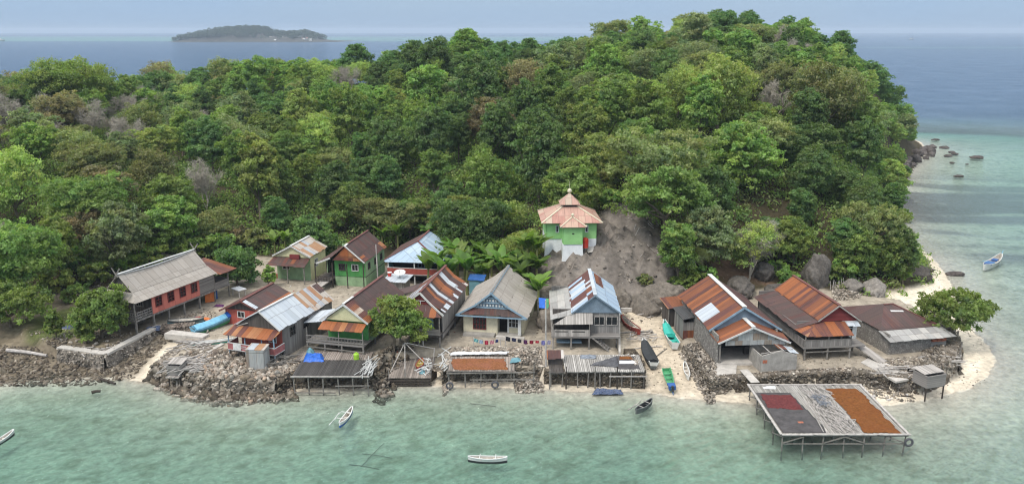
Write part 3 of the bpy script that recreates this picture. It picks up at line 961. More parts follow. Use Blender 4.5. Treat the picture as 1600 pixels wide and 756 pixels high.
# -- trees one can point at: (pixel of the trunk foot, level, kind, scale, tone, label)
for px, py, z, key, s, spec, lab, nm in [
    (614, 560, .9, ('near', 0), 1.0, 'fresh', 'dense light green tree by the plank jetty between two stilt houses', 'tree'),
    (158, 528, 1.6, ('near', 1), .98, 'mid', 'dense leafy tree in front of the red plank house', 'tree'),
    (88, 530, 1.6, ('near', 2), .9, 'mid', 'slim leafy young tree left of the red house tree', 'tree'),
    (1484, 528, 1.4, ('near', 3), .93, 'mid', 'spreading green tree leaning over the sand spit', 'tree'),
    (420, 450, 1.6, ('near', 2), .82, 'fresh', 'small round fresh green tree in the yard of the back houses', 'tree'),
    (735, 408, 2.0, ('big', 0), .92, 'dark', 'large glossy dark green mango tree behind the banana grove', 'mango_tree'),
    (494, 408, 2.0, ('near', 1), 1.12, 'dark', 'dark green rounded tree right behind the small yellow house', 'tree'),
    (372, 446, 1.6, ('near', 1), .95, 'dark', 'dark glossy tree beside the rusty porch of the red house', 'tree'),
    (16, 505, 1.8, ('near', 3), .95, 'mid', 'green tree above the rocky shore at the left edge', 'tree'),
    (40, 470, 2.2, ('big', 0), .98, 'mid', 'big feathery green tree at the left edge behind the shore', 'tree'),
    (150, 400, 4.5, ('big', 0), .95, 'mid', 'broad green tree rising left of the fallen branches', 'tree'),
    (410, 372, 4.0, ('tall', 1), 1.3, 'yellow', 'tall yellow-green tree above the small yellow house', 'tree'),
    (120, 200, 17, ('big', 1), 1.2, 'fresh', 'broad bright green umbrella tree on the left skyline', 'tree'),
    (105, 235, 15, ('big', 0), .85, 'brown', 'rounded rusty olive tree below the left skyline umbrella tree', 'tree'),
    (1175, 372, 5, ('bare', 1), 1.0, 'bare', 'pale half-bare tree with spreading twigs over the red soil', 'tree'),
    (1182, 374, 5, ('loose', 1), .82, 'yellow', 'yellow-leaved tree under the pale half-bare tree', 'tree'),
    (1062, 395, 4, ('tall', 2), .85, 'mid', 'green tree at the right edge of the bare rock slope', 'tree'),
    (1040, 345, 7, ('umbrella', 1), 1.15, 'mid', 'layered green tree leaning over the top of the rock slope', 'tree'),
    (1240, 402, 4, ('dome', 1), .72, 'fresh', 'bright green tree between the two big boulders', 'tree'),
    (1335, 425, 3, ('dome', 2), .75, 'mid', 'green tree behind the large boulder at the right beach', 'tree'),
    (1382, 432, 2, ('dome', 3), .62, 'mid', 'green tree at the edge of the right beach', 'tree'),
    (1362, 375, 5, ('umbrella', 0), .85, 'olive', 'olive green tree overhanging the right beach', 'tree'),
    (812, 432, 2.4, ('loose', 2), .62, 'yellow', 'light green airy tree left of the mosque rock', 'tree'),
    (700, 375, 3.0, ('dome', 0), .9, 'dark', 'dark tree left of the mango tree', 'tree'),
    (620, 385, 3.0, ('umbrella', 2), .85, 'olive', 'feathery olive tree behind the blue roofed house', 'tree'),
    (560, 360, 3.0, ('dome', 1), .8, 'mid', 'green tree behind the ridge of the green house', 'tree'),
]:
    x, y = P(px, py, z)
    zz = gz(x, y)
    if abs(zz - z) > .8: x, y = P(px, py, zz); zz = gz(x, y)
    tree(key, x, y, zz - .1, s, spec, lab, name=nm, rz=(len(lab) * 1.37) % 6.28)

for i, (px, py, z, s, spec, lab) in enumerate([
    (270, 395, 3, 1.2, 'fresh', 'fresh green bush behind the red house roof, right of the fallen branches'), (215, 400, 3, 1.2, 'mid', 'green bush behind the left end of the red house ridge'),
    (330, 385, 3, 1.2, 'yellow', 'yellow-green bush above the right end of the red house'), (165, 430, 2.5, 1.0, 'olive', 'olive bush left of the red house'),
    (365, 355, 4, 1.2, 'brown', 'brownish bush uphill of the red house'), (310, 340, 5, 1.1, 'brown', 'reddish brown bush on the slope above the fallen branches'),
    (440, 385, 2.5, 1.2, 'mid', 'green bush left of the small yellow house'), (520, 365, 3, 1.1, 'fresh', 'bright bush between the yellow house and the green house'),
    (1085, 440, 2.5, 1.1, 'fresh', 'bright green bush left of the big rusty roof'), (1100, 420, 3, 1.1, 'mid', 'green bush above the big rusty roof'),
    (1065, 420, 3.2, .8, 'mid', 'small green bush at the foot of the rock slope'), (1215, 425, 3, .9, 'fresh', 'fresh green bush between red soil and boulder'),
    (1300, 430, 2.5, .9, 'mid', 'green bush right of the tall boulder'), (1400, 440, 1.8, .9, 'fresh', 'fresh green bush by the beach boulders'),
    (828, 420, 4, .8, 'yellow', 'pale green bush clinging to the rock left of the mosque'), (955, 300, 10, 1.1, 'mid', 'green bush at the top of the bare rock slope'),
    (150, 445, 2, 1.2, 'mid', 'green bush left of the red house, third from the leafy tree'), (185, 415, 2.4, 1.3, 'fresh', 'bright bush above the left gable of the red house'), (240, 405, 2.4, 1.2, 'yellow', 'yellowish bush just above the middle of the red house ridge'),
    (300, 392, 2.4, 1.3, 'fresh', 'bright green bush just above the right end of the red house ridge'), (345, 378, 2.6, 1.4, 'mid', 'green bush above the rusty porch of the red house'), (395, 372, 2.8, 1.4, 'olive', 'olive bush between the red house and the small yellow house'), (120, 425, 2.8, 1.4, 'mid', 'green bush at the left end of the clearing'),
    (180, 372, 4, 1.5, 'fresh', 'fresh bush at the upper left of the clearing'), (290, 362, 4, 1.4, 'mid', 'green bush right of the fallen tree'), (90, 455, 2.2, 1.3, 'yellow', 'yellow-green bush behind the slim young tree'),
    (1232, 440, 2, .9, 'mid', 'green bush between the red soil and the tall boulder'), (1320, 418, 3, 1.1, 'fresh', 'fresh bush uphill of the pale rock face'), (1350, 425, 2.4, 1.1, 'mid', 'green bush on top of the pale rock face'), (1405, 420, 1.6, 1.0, 'olive', 'olive bush above the beach boulders'), (1412, 395, 1.6, 1.0, 'mid', 'green bush at the edge of the sand above the boulders'),
    (1408, 345, 2, 1.1, 'mid', 'green bush low on the shore below the olive tree'), (1402, 310, 2, 1.1, 'fresh', 'fresh bush on the shore halfway to the dark boulders'), (1412, 275, 2, 1.1, 'dark', 'dark bush on the shore just before the dark boulders'), (1140, 385, 5, 1.0, 'fresh', 'fresh bush at the upper left of the red soil'),
    (20, 480, 2, 1.1, 'dark', 'dark bush at the left edge above the rubble shore'), (120, 470, 2, .9, 'mid', 'green bush behind the two leafy trees'), (862, 432, 4, .5, 'yellow', 'dry tuft bush on the rock below the left end of the mosque'),
    (1008, 445, 3.4, .55, 'olive', 'dry olive bush on the lower rock slope'), (990, 300, 11, 1.0, 'dark', 'dark bush right of the top of the rock slope')]):
    x, y = P(px, py, z); zz = gz(x, y); x, y = P(px, py, zz); zz = gz(x, y)
    tree(('shrub', i % 2), x, y, zz - .15, s, spec, lab, cat='bush', name='bush')


# -- banana plants
def banana_arrays(seed, n=8, L=2.2, h=2.2):
    rd = random.Random(seed); vs, fs = [], []
    for i in range(n):
        a = i * 2.4 + rd.uniform(-.3, .3); up = rd.uniform(1.05, 1.52); ll = L * rd.uniform(.8, 1.15)
        d = V(math.cos(a), math.sin(a), 0); side = V(-math.sin(a), math.cos(a), 0)
        prev = None; p = V(0, 0, h); ang = up
        K = 7
        for j in range(K + 1):
            t = j / K
            wd = .40 * math.sin(math.pi * min(1, .08 + t * .95)) ** .6 * (1 if j else .2)
            droop = V(0, 0, -.10) * wd
            row = [p + side * wd + droop, p, p - side * wd + droop]
            b = len(vs); vs.extend([tuple(q) for q in row])
            if prev is not None:
                fs.append((prev, prev + 1, b + 1, b)); fs.append((prev + 1, prev + 2, b + 2, b + 1))
            prev = b
            p = p + (d * math.cos(ang) + V(0, 0, math.sin(ang))) * (ll / K)
            ang -= rd.uniform(.08, .30)
    v = np.array(vs); f = np.array(fs)
    t = np.ones((len(v), 3)) * np.random.default_rng(seed).uniform(.75, 1.3, (len(v), 1))
    return v, f, t


BAN = []
M['banana_stem'] = m_plain('banana_stem', (.16, .17, .06), .6, .3, 2)
for s_ in range(4):
    v, f, t = banana_arrays(s_ + 3, n=7 + s_)
    bm_ = arr_mesh('leaves', v, f, M['foliage'], colors={'tone': t}, link=False)
    mb = MB(); mb.path([V(0, 0, -.3), V(.05, 0, 1.2), V(0, 0, 2.3)], .14, .09, 7)
    o = mb.build('stem', M['banana_stem']); st = o.data; bpy.data.objects.remove(o)
    BAN.append((bm_, st))
ban = []
for i in range(10):
    for j in range(4):
        ban.append((674 + i * 18 + random.uniform(-7, 7), 455 - j * 12 + random.uniform(-4, 4), 'in the dense grove behind the grey-roofed house'))
ban += [(598, 392, 'behind the blue roofed house'), (622, 396, 'behind the blue roofed house'), (650, 382, 'behind the blue roofed house'), (585, 380, 'behind the blue roofed house'),
        (430, 402, 'behind the small yellow house'), (446, 396, 'behind the small yellow house'), (700, 398, 'in front of the mango tree'), (668, 392, 'in front of the mango tree')]
for i, (px, py, where) in enumerate(ban):
    x, y = P(px, py, 1.8); zz = gz(x, y)
    if zz > 2.2: x, y = P(px, py, zz); zz = gz(x, y)
    r = empty('banana_plant', (x, y, zz - .1), 0, f'banana plant with long arching leaves {where}', 'banana plant', f'banana plants {where}')
    s = random.uniform(1.0, 1.6); r.scale = (s, s, s); r.rotation_euler = (0, 0, random.uniform(0, 6.28))
    lm, sm_ = BAN[i % 4]
    o = bpy.data.objects.new('leaves', lm); col.objects.link(o); o.parent = r; o.color = (*random.choice([(.14, .24, .042), (.11, .19, .036), (.18, .26, .052)]), 1)
    t = bpy.data.objects.new('stem', sm_); col.objects.link(t); t.parent = r


# -- young coconut palm beside the rock slope
def palm_arrays(seed, n=13, L=3.4, h=3.2):
    rd = random.Random(seed); vs, fs = [], []
    for i in range(n):
        a = i * 2.4; ang = rd.uniform(.2, 1.2); p = V(0, 0, h); d = V(math.cos(a), math.sin(a), 0); side = V(-math.sin(a), math.cos(a), 0)
        K = 14
        for j in range(K):
            q = p + (d * math.cos(ang) + V(0, 0, math.sin(ang))) * (L / K)
            ll = .75 * math.sin(math.pi * (.12 + .85 * j / K))
            for sg in (-1, 1):
                for e_ in (0, .5):
                    c0 = p.lerp(q, e_); c1 = p.lerp(q, e_ + .3)
                    tip = c0 + side * sg * ll + d * ll * .5 + V(0, 0, -.35 * ll)
                    b = len(vs); vs.extend([tuple(c0), tuple(c1), tuple(tip + d * .02), tuple(tip)]); fs.append((b, b + 1, b + 2, b + 3))
            p = q; ang -= .16
    v = np.array(vs); return v, np.array(fs), np.ones((len(v), 3))


v, f, t = palm_arrays(4)
for px, py, z, s, lab in [(1082, 448, 2.0, 1.15, 'young coconut palm at the right foot of the rock slope'), (646, 424, 1.8, .55, 'coconut palm sprouting left of the banana grove')]:
    x, y = P(px, py, z); zz = gz(x, y)
    r = empty('coconut_palm', (x, y, zz - .1), 0, lab, 'palm'); r.scale = (s, s, s)
    o = arr_mesh('fronds', v, f, M['foliage'], parent=r, colors={'tone': t}); o.color = (.13, .17, .045, 1)
    mb = MB(); mb.path([V(0, 0, -.4), V(.12, 0, 1.4), V(0, 0, 3.2)], .16, .11, 7); mb.build('trunk', M['pale_bark'], r)

# -- fallen grey branches in the clearing behind the red house
x, y = P(248, 372, 3.5); zz = gz(x, y); x, y = P(248, 372, zz)
r = empty('fallen_tree', (x, y, gz(x, y) + .4), 60, 'fallen bare grey tree lying in the clearing behind the red house', 'fallen tree')
mb = bare_mb(77, h=6.5, depth=4, fork=3, r=.16)
mb.v = [(a[2], a[0] * .8, a[1] * .35 + .2) for a in mb.v]
mb.build('branches', M['pale_bark'], r)

# ================================================================ HOUSES
ZINC = (.50, .54, .57); ZINC2 = (.40, .44, .47); MAROON = (.085, .038, .032); MAROON2 = (.12, .045, .036); BROWN = (.075, .048, .042); RUST = (.30, .10, .035); RUST2 = (.20, .07, .032); PALE = (.48, .40, .32)
M['tin_maroon'] = m_tin('tin_maroon', [(5, MAROON), (4, BROWN), (2, MAROON2), (.4, RUST2)], seed=1, rust=.3, row=9, sheet=.6)
M['tin_maroon_flat'] = m_tin('tin_maroon_flat', [(5, BROWN), (3, (.09, .05, .045)), (1, MAROON)], seed=2, rust=.15, sheet=.8, row=8)
M['tin_rust'] = m_tin('tin_rust', [(4, RUST), (3, RUST2), (2, MAROON2), (1.4, (.36, .16, .07)), (.6, PALE)], seed=3, rust=.5, row=9, sheet=.62)
M['tin_rust_dark'] = m_tin('tin_rust_dark', [(5, RUST2), (4, MAROON2), (3, MAROON), (1.6, RUST), (.5, (.30, .15, .08))], seed=4, rust=.55, row=9, sheet=.5)
M['tin_white'] = m_tin('tin_white', [(3, ZINC), (3, (.46, .50, .54)), (1, ZINC2)], seed=5, rust=.05, rough=.45, var=.1)
M['tin_white_rust'] = m_tin('tin_white_rust', [(3, (.46, .42, .37)), (2, PALE), (1.2, (.38, .22, .12)), (1, ZINC2)], seed=6, rust=.75, rustc=(.26, .10, .045))
M['tin_blue'] = m_tin('tin_blue', [(3, (.36, .47, .58)), (2, (.42, .52, .60)), (1, (.33, .42, .52))], seed=7, rust=.04, rough=.45, var=.1)
M['tin_stripes'] = m_tin('tin_stripes', [(4, MAROON), (2, BROWN), (1.6, (.52, .48, .44)), (1.8, RUST), (1, RUST2), (1.2, ZINC)], seed=11, rust=.3, row=9, sheet=.7)
M['tin_grey'] = m_tin('tin_grey', [(3, (.35, .315, .275)), (3, (.325, .29, .25)), (1, (.38, .34, .295))], seed=9, rust=.14, rustc=(.17, .14, .12), sheet=1.0, row=1.6, var=.16)
M['tin_grey_worn'] = m_tin('tin_grey_worn', [(3, (.36, .35, .33)), (2, (.28, .27, .255)), (1, (.42, .40, .37))], seed=10, rust=.3, rustc=(.15, .11, .09), sheet=1.0)
M['tin_mix'] = m_tin('tin_mix', [(3, MAROON2), (3, ZINC), (1, RUST2), (2, (.36, .47, .58))], seed=12, rust=.25, row=2.2)
M['tin_pink'] = m_tin('tin_pink', [(3, (.45, .27, .21)), (3, (.48, .32, .24)), (2, (.47, .37, .28)), (1, (.40, .21, .165))], seed=13, rust=.18, rustc=(.30, .10, .08), row=1.8, sheet=.9)
M['tin_wall'] = m_tin('tin_wall', [(2, (.36, .37, .36)), (2, (.30, .31, .30)), (1, (.26, .22, .18))], seed=14, rust=.5, rustc=(.22, .12, .06))
M['tin_dark'] = m_tin('tin_dark', [(3, (.06, .06, .06)), (2, (.085, .08, .078))], seed=15, rust=.1)
M['ridge_white'] = m_plain('ridge_white', (.55, .55, .53), .6, .2, 3)
M['ridge_maroon'] = m_plain('ridge_maroon', (.15, .06, .05), .7, .3, 3)
M['boards_grey'] = m_wood('boards_grey', (.22, .205, .19), .2)
M['boards_grey_h'] = m_wood('boards_grey_h', (.22, .205, .19), .2, axis=1)
M['boards_dark'] = m_wood('boards_dark', (.085, .075, .068), .2)
M['boards_pale'] = m_wood('boards_pale', (.36, .33, .30), .16)
M['boards_red'] = m_wood('boards_red', (.40, .10, .075), .22, var=.22, gap=.05, dirt=(.10, .03, .025))
M['boards_coral'] = m_wood('boards_coral', (.52, .165, .125), .9, var=.18, gap=.03, dirt=(.2, .05, .04))
M['boards_maroon'] = m_wood('boards_maroon', (.17, .035, .035), .25, axis=1, var=.2)
M['rail_pink'] = m_plain('rail_pink', (.36, .13, .125), .7, .25, 2)
M['rail_red'] = m_plain('rail_red', (.33, .075, .055), .7, .2, 2)
M['trim_white'] = m_plain('trim_white', (.60, .60, .58), .6, .18, 3)
M['trim_blue'] = m_plain('trim_blue', (.22, .32, .40), .6, .2, 3)
M['cream'] = m_plain('cream', (.60, .55, .40), .8, .12, 1.2, dirt=(.30, .27, .22), dirt_amt=.45)
M['yellow'] = m_plain('yellow', (.55, .53, .32), .8, .14, 1.4, dirt=(.3, .28, .18), dirt_amt=.4)
M['green_wall'] = m_plain('green_wall', (.065, .24, .065), .75, .2, 1.3)
M['green_pale'] = m_plain('green_pale', (.24, .36, .20), .8, .2, 1.3, dirt=(.18, .2, .15))
M['mosque_green'] = m_plain('mosque_green', (.27, .52, .20), .7, .1, 1.2, dirt=(.12, .3, .09), dirt_amt=.25)
M['mosque_white'] = m_plain('mosque_white', (.66, .68, .68), .75, .1, 1.2, dirt=(.4, .4, .38), dirt_amt=.35)
M['teal_wall'] = m_plain('teal_wall', (.13, .27, .31), .7, .2, 1.5)
M['blue_gable'] = m_plain('blue_gable', (.17, .22, .27), .75, .15, 2)
M['concrete'] = m_plain('concrete', (.33, .31, .28), .9, .25, 1.5, .15, dirt=(.16, .15, .13))
M['concrete_pale'] = m_plain('concrete_pale', (.46, .43, .39), .9, .2, 1.5, .15, dirt=(.25, .23, .2))
M['masonry'] = m_stone('masonry', (.20, .185, .165), (.31, .29, .26), (.11, .10, .09), 3.5, dist=.04)
M['post'] = m_plain('post', (.20, .185, .165), .9, .35, 3, .1)
M['post_dark'] = m_plain('post_dark', (.06, .05, .042), .9, .35, 3, .1)
M['glass'] = m_plain('glass', (.012, .014, .016), .2, .3, 2, .5)
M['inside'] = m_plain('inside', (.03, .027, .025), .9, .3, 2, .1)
M['red_tiles'] = m_plain('red_tiles', (.38, .13, .075), .85, .35, 6)
M['steel_white'] = m_plain('steel_white', (.62, .62, .60), .5, .12, 2)
M['plastic_red'] = m_plain('plastic_red', (.52, .05, .03), .45, .12, 2)
M['plastic_blue'] = m_plain('plastic_blue', (.03, .13, .52), .45, .25, 2)


class House:
    """a house in its own frame: x to the right, y away along the ridge, z up from the yard"""

    def __init__(s, name, x, y, yaw, label, z=G, cat='house', group=None):
        s.r = empty(name, (x, y, z), yaw, label, cat, group)

    def part(s, name, mat, fn, parent=None, label=None):
        mb = MB(); fn(mb)
        o = mb.build(name, M[mat], parent or s.r)
        if label: o['label'] = label
        return o

    def panel(s, name, mat, pts, th=.05, parent=None, label=None):
        return s.part(name, mat, lambda m: (m.sheets if mat.startswith('tin') and len(pts) == 4 and name != 'roof_patch' else m.slab)([V(*p) for p in pts], th), parent, label)

    def roof(s, mat, name, L, R_, y0, y1, ridge_x=0., cap=None, th=.05, right_mat=None, sag=0.):
        """gable roof; L and R_ lists of (x,z) from the ridge down to the eave"""
        out = []
        for pts, m_, left in ((L, mat, True), (R_, right_mat or mat, False)):
            mb = MB()
            for (xa, za), (xb, zb) in zip(pts[:-1], pts[1:]):
                if left: mb.sheets([V(xb, y1, zb), V(xb, y0, zb), V(xa, y0, za), V(xa, y1, za)], th)
                else: mb.sheets([V(xb, y0, zb), V(xb, y1, zb), V(xa, y1, za), V(xa, y0, za)], th)
            out.append(mb.build('roof', M[m_], s.r))
        if cap:
            x, z = L[0]
            mb = MB(); mb.beam((x, y0 - .05, z + .03), (x, y1 + .05, z + .03), .34, .07)
            # barge boards down both front edges
            for pts in (L, R_):
                for (xa, za), (xb, zb) in zip(pts[:-1], pts[1:]):
                    mb.beam((xa, y0 - .04, za - .05), (xb, y0 - .04, zb - .05), .06, .2)
            mb.build('ridge_cap', M[cap], out[1])
        return out

    def window(s, o, r, w, h, nx=2, ny=2, frame='trim_white', pane='glass', fw=.08, parent=None):
        """o: centre on the wall face (x,y,z); r: unit vector along the wall, seen from outside going right"""
        o = Vector(o); r = Vector((r[0], r[1], 0)).normalized(); n = Vector((r.y, -r.x, 0)); u = V(0, 0, 1)
        mb = MB(); a = o + n * .045
        for sg in (-1, 1):
            mb.beam(a + r * sg * w / 2 - u * (h / 2 + fw / 2), a + r * sg * w / 2 + u * (h / 2 + fw / 2), fw, .07, up=n)
            mb.beam(a + u * sg * h / 2 - r * (w / 2 - fw / 2), a + u * sg * h / 2 + r * (w / 2 - fw / 2), .065, fw)
        for i in range(1, nx): mb.beam(a + r * (w * i / nx - w / 2) - u * (h / 2 - fw / 2), a + r * (w * i / nx - w / 2) + u * (h / 2 - fw / 2), .05, .05, up=n)
        for j in range(1, ny): mb.beam(a + u * (h * j / ny - h / 2) - r * (w / 2 - fw / 2) + n * .004, a + u * (h * j / ny - h / 2) + r * (w / 2 - fw / 2) + n * .004, .045, .045)
        f = mb.build('window', M[frame], parent or s.r)
        p = MB(); b = o + n * .012
        p.slab([b - r * w / 2 - u * h / 2, b + r * w / 2 - u * h / 2, b + r * w / 2 + u * h / 2, b - r * w / 2 + u * h / 2], .02)
        p.build('pane', M[pane], f)
        return f

    def posts(s, pts, z0, z1, w=.16, mat='post', name='post'):
        for x, y in pts:
            mb = MB(); j = random.uniform(-.05, .05)
            mb.beam((x + j, y, z0 - .3), (x, y, z1), w, w)
            mb.build(name, M[mat], s.r)

    def rail(s, path, z0, z1, mat, bal=.0, name='railing', th=.05, slats=None, cap=None):
        mb = MB()
        for a, b in zip(path[:-1], path[1:]):
            if slats is None: mb.wall(a, b, z0, z1, th)
            else:
                A, B = V(*a, 0), V(*b, 0)
                for zz in slats: mb.beam(A + V(0, 0, zz), B + V(0, 0, zz), .05, .11)
                n = max(1, int((B - A).length / .35))
                for i in range(n + 1):
                    p = A.lerp(B, i / n); mb.beam(p + V(0, 0, z0), p + V(0, 0, z1), .05, .05)
        o = mb.build(name, M[mat], s.r)
        if cap:
            mb = MB()
            for a, b in zip(path[:-1], path[1:]):
                mb.beam((*a, z1 + .03), (*b, z1 + .03), .1, .06); mb.beam((*a, z0 - .02), (*b, z0 - .02), .1, .06)
            mb.build('handrail', M[cap], o)
        return o


# ---- H1 long red plank house on stilts with the tall grey saddle roof
h = House('stilt_house', -46.1, 93.2, 22.5, 'long coral red plank house on stilts under a steep grey saddle roof')
L1 = 12.3
mb = MB()
segs = 10
for sg in (1, -1):
    for i in range(segs):
        ya, yb = L1 * i / segs, L1 * (i + 1) / segs
        f = lambda y: 6.45 + .35 * (2 * y / L1 - 1) ** 2 * 1.0
        a, b = V(0, ya, f(ya)), V(0, yb, f(yb))
        c_, d_ = V(sg * 2.0, yb, 4.85), V(sg * 2.0, ya, 4.85)
        mb.slab([d_, c_, b, a] if sg > 0 else [c_, d_, a, b], .06)
roof = mb.build('roof', M['tin_grey'], h.r)
mb = MB()
mb.beam((0, -.1, 6.86), (0, L1 + .1, 6.86), .28, .08)
mb.v = [(x, y, z - .35 + .35 * (2 * min(max(y, 0), L1) / L1 - 1) ** 2) for x, y, z in mb.v]
for i in range(segs):
    ya, yb = L1 * i / segs, L1 * (i + 1) / segs
    mb.beam((0, ya, f(ya) + .05), (0, yb, f(yb) + .05), .26, .07)
mb.build('ridge_cap', M['ridge_white'], roof)
for yy in (-.15, L1 + .15):
    for sg in (-1, 1):
        mb = MB(); mb.beam((-sg * .25, yy + sg * .03, 6.55), (sg * .6, yy + sg * .03, 7.6), .06, .16); mb.build('gable_horn', M['post'], roof)
mb = MB()
mb.slab([V(3.45, -1.0, 4.0), V(3.45, L1 + .1, 4.0), V(1.98, L1 + .1, 4.82), V(1.98, .05, 4.82)], .05)
mb.slab([V(-3.45, L1 + .1, 4.0), V(-3.45, -1.0, 4.0), V(-1.98, .05, 4.82), V(-1.98, L1 + .1, 4.82)], .05)
mb.slab([V(-3.45, -1.0, 4.0), V(3.45, -1.0, 4.0), V(1.98, .05, 4.82), V(-1.98, .05, 4.82)], .05)
mb.build('skirt_roof', M['tin_grey'], h.r)
h.part('gable', 'boards_dark', lambda m: m.gable((-1.85, .35), (1.85, .35), (0, .35, 6.6), 4.8))
h.part('gable', 'boards_dark', lambda m: m.gable((1.85, L1 - .3), (-1.85, L1 - .3), (0, L1 - .3, 6.6), 4.8))
h.panel('porch_roof', 'tin_rust_dark', [(3.9, L1 + .1, 3.9), (3.9, L1 + 3.4, 3.85), (-1.5, L1 + 3.4, 4.75), (-1.5, L1 + .1, 4.8)], .06)
h.part('wall', 'boards_coral', lambda m: m.wall((2.85, 1.9), (2.85, 9.7), 1.75, 4.2, .1))
h.part('wall', 'boards_grey_h', lambda m: (m.wall((2.85, 9.71), (2.85, 12.3), 1.75, 4.2, .1), m.wall((-2.85, 12.3), (-2.85, .0), 1.75, 4.2, .1), m.wall((2.8, 12.3), (-2.8, 12.3), 1.75, 4.3, .1)))
h.part('wall', 'boards_dark', lambda m: m.wall((-2.8, 1.9), (2.8, 1.9), 1.75, 4.3, .1))
h.part('floor', 'boards_grey', lambda m: m.box(-2.95, 2.95, -.75, L1 + 2.9, 1.55, 1.74))
for i in range(4): h.window((2.9, 2.9 + i * 1.95, 3.05), (0, 1), .95, 1.15, 2, 3, 'boards_maroon')
h.window((1.0, 1.85, 3.1), (1, 0), 1.1, 1.2, 3, 1, 'post')
h.rail([(-2.85, -.7), (2.85, -.7), (2.85, 1.85)], 1.75, 2.6, 'boards_grey', slats=(1.95, 2.25, 2.58))
h.rail([(2.85, 12.4), (2.85, 15.1), (-1.5, 15.1)], 1.75, 2.6, 'boards_grey_h')
h.posts([(2.8, y) for y in (-.65, 2., 4.4, 6.9, 9.6)] + [(0, -.65), (-2.8, -.65), (-2.8, 3), (-2.8, 6), (-2.8, 9.6), (0, 3), (0, 6), (0, 9)], 0, 1.56, .2)
h.posts([(2.8, 12.4), (2.8, 15.0), (-1.4, 15.0)], 0, 4.0, .15)
h.posts([(2.8, -.66), (-2.8, -.66)], 1.74, 4.0, .13, name='veranda_post')

# ---- H2 small red house, maroon roof, behind the white-roofed house
h = House('small_house', -32.3, 94.2, 14, 'low red house with dark tin roof and white window beside the covered blue boat')
h.roof('tin_maroon', 'roof', [(0, 3.25), (-3.0, 1.85)], [(0, 3.25), (2.7, 1.95)], 0, 7.6, cap='ridge_maroon', right_mat='tin_maroon_flat')
h.panel('roof_patch', 'tin_white', [(.25, -.04, 3.19), (1.9, -.04, 2.38), (1.9, .7, 2.40), (.25, .7, 3.21)], .03)
h.panel('eave_strip', 'tin_rust', [(2.2, .2, 2.24), (2.75, .2, 1.97), (2.75, 7.5, 1.97), (2.2, 7.5, 2.24)], .03)
h.part('wall', 'boards_red', lambda m: (m.wall((-2.5, .6), (2.3, .6), -.1, 1.95, .1), m.wall((-2.5, 7.2), (-2.5, .6), -.1, 1.95, .1), m.wall((2.3, .6), (2.3, 7.2), -.1, 1.95, .1), m.wall((2.3, 7.2), (-2.5, 7.2), -.1, 1.95, .1)))
h.part('gable', 'boards_dark', lambda m: m.gable((-2.5, .55), (2.3, .55), (0, .55, 3.1), 1.9))
h.window((-.4, .55, 1.35), (1, 0), .9, .75, 2, 1)

# ---- H3 white roofed house with the pink balcony
h = House('stilt_house', -27.0, 84.3, 18.6, 'stilt house with patched white and rusty tin roof, pinkish red balcony and orange porch roof')
h.roof('tin_white', 'roof', [(0, 5.35), (-3.4, 3.5)], [(0, 5.35), (2.45, 3.5)], 0, 6.2, cap=None)
h.roof('tin_white_rust', 'roof', [(0, 5.30), (-3.4, 3.45)], [(0, 5.30), (2.45, 3.45)], 6.2, 11.2, right_mat='tin_white_rust')
h.part('ridge_cap', 'ridge_white', lambda m: (m.beam((0, -.05, 5.4), (0, 6.4, 5.4), .3, .07), m.beam((0, -.05, 5.28), (2.45, -.05, 3.42), .06, .16)))
h.panel('roof_patch', 'tin_maroon_flat', [(.15, 10.2, 5.24), (1.2, 10.2, 4.44), (1.2, 11.3, 4.44), (.15, 11.3, 5.24)], .03)
h.panel('lean_roof', 'tin_grey_worn', [(-3.9, .1, 3.05), (-1.7, .1, 3.8), (-1.7, 3.2, 4.55), (-3.9, 3.2, 3.3)], .05)
h.part('gable', 'boards_dark', lambda m: m.gable((-3.2, .25), (2.3, .25), (0, .25, 5.25), 3.4))
h.panel('porch_roof', 'tin_rust', [(-3.9, -1.25, 2.78), (2.1, -1.25, 2.72), (2.5, .3, 3.4), (-3.5, .3, 3.4)], .05)
h.part('wall', 'boards_grey', lambda m: (m.wall((2.15, .8), (2.15, 11.0), -.1, 3.6, .1), m.wall((2.15, 11.0), (-3.1, 11.0), -.1, 3.6, .1), m.wall((-3.1, 11.0), (-3.1, .8), -.1, 3.5, .1)))
h.part('wall', 'boards_red', lambda m: m.wall((-3.05, .8), (2.1, .8), .9, 3.4, .1))
h.part('floor', 'boards_dark', lambda m: m.box(-3.6, 2.3, -1.0, .9, .86, 1.0))
rl_ = h.rail([(-3.6, .8), (-3.6, -1.0), (2.3, -1.0), (2.3, .8)], 1.02, 1.75, 'rail_pink', cap='trim_white')
for xx in (-1.6, -.2, 1.2):
    h.part('panel_moulding', 'trim_white', lambda m: (m.box(xx - .35, xx + .35, -1.05, -1.03, 1.5, 1.55), m.box(xx - .35, xx + .35, -1.05, -1.03, 1.28, 1.33), m.box(xx - .35, xx - .3, -1.05, -1.03, 1.331, 1.499), m.box(xx + .3, xx + .35, -1.05, -1.03, 1.331, 1.499)), parent=rl_)
h.part('cloth', 'trim_white', lambda m: m.slab([V(-2.9, -1.09, 1.05), V(-1.9, -1.09, 1.02), V(-1.9, -1.07, 1.8), V(-2.9, -1.07, 1.8)], .02), label='pale cloth hung over the pink balcony rail')
h.posts([(-3.5, -.95), (-1.4, -.95), (.7, -.95), (2.2, -.95)], 1.0, 2.8, .1, 'trim_blue', 'veranda_post')
h.posts([(-3.5, -.9), (-1.4, -.9), (2.2, -.9)], 0, .87, .16)
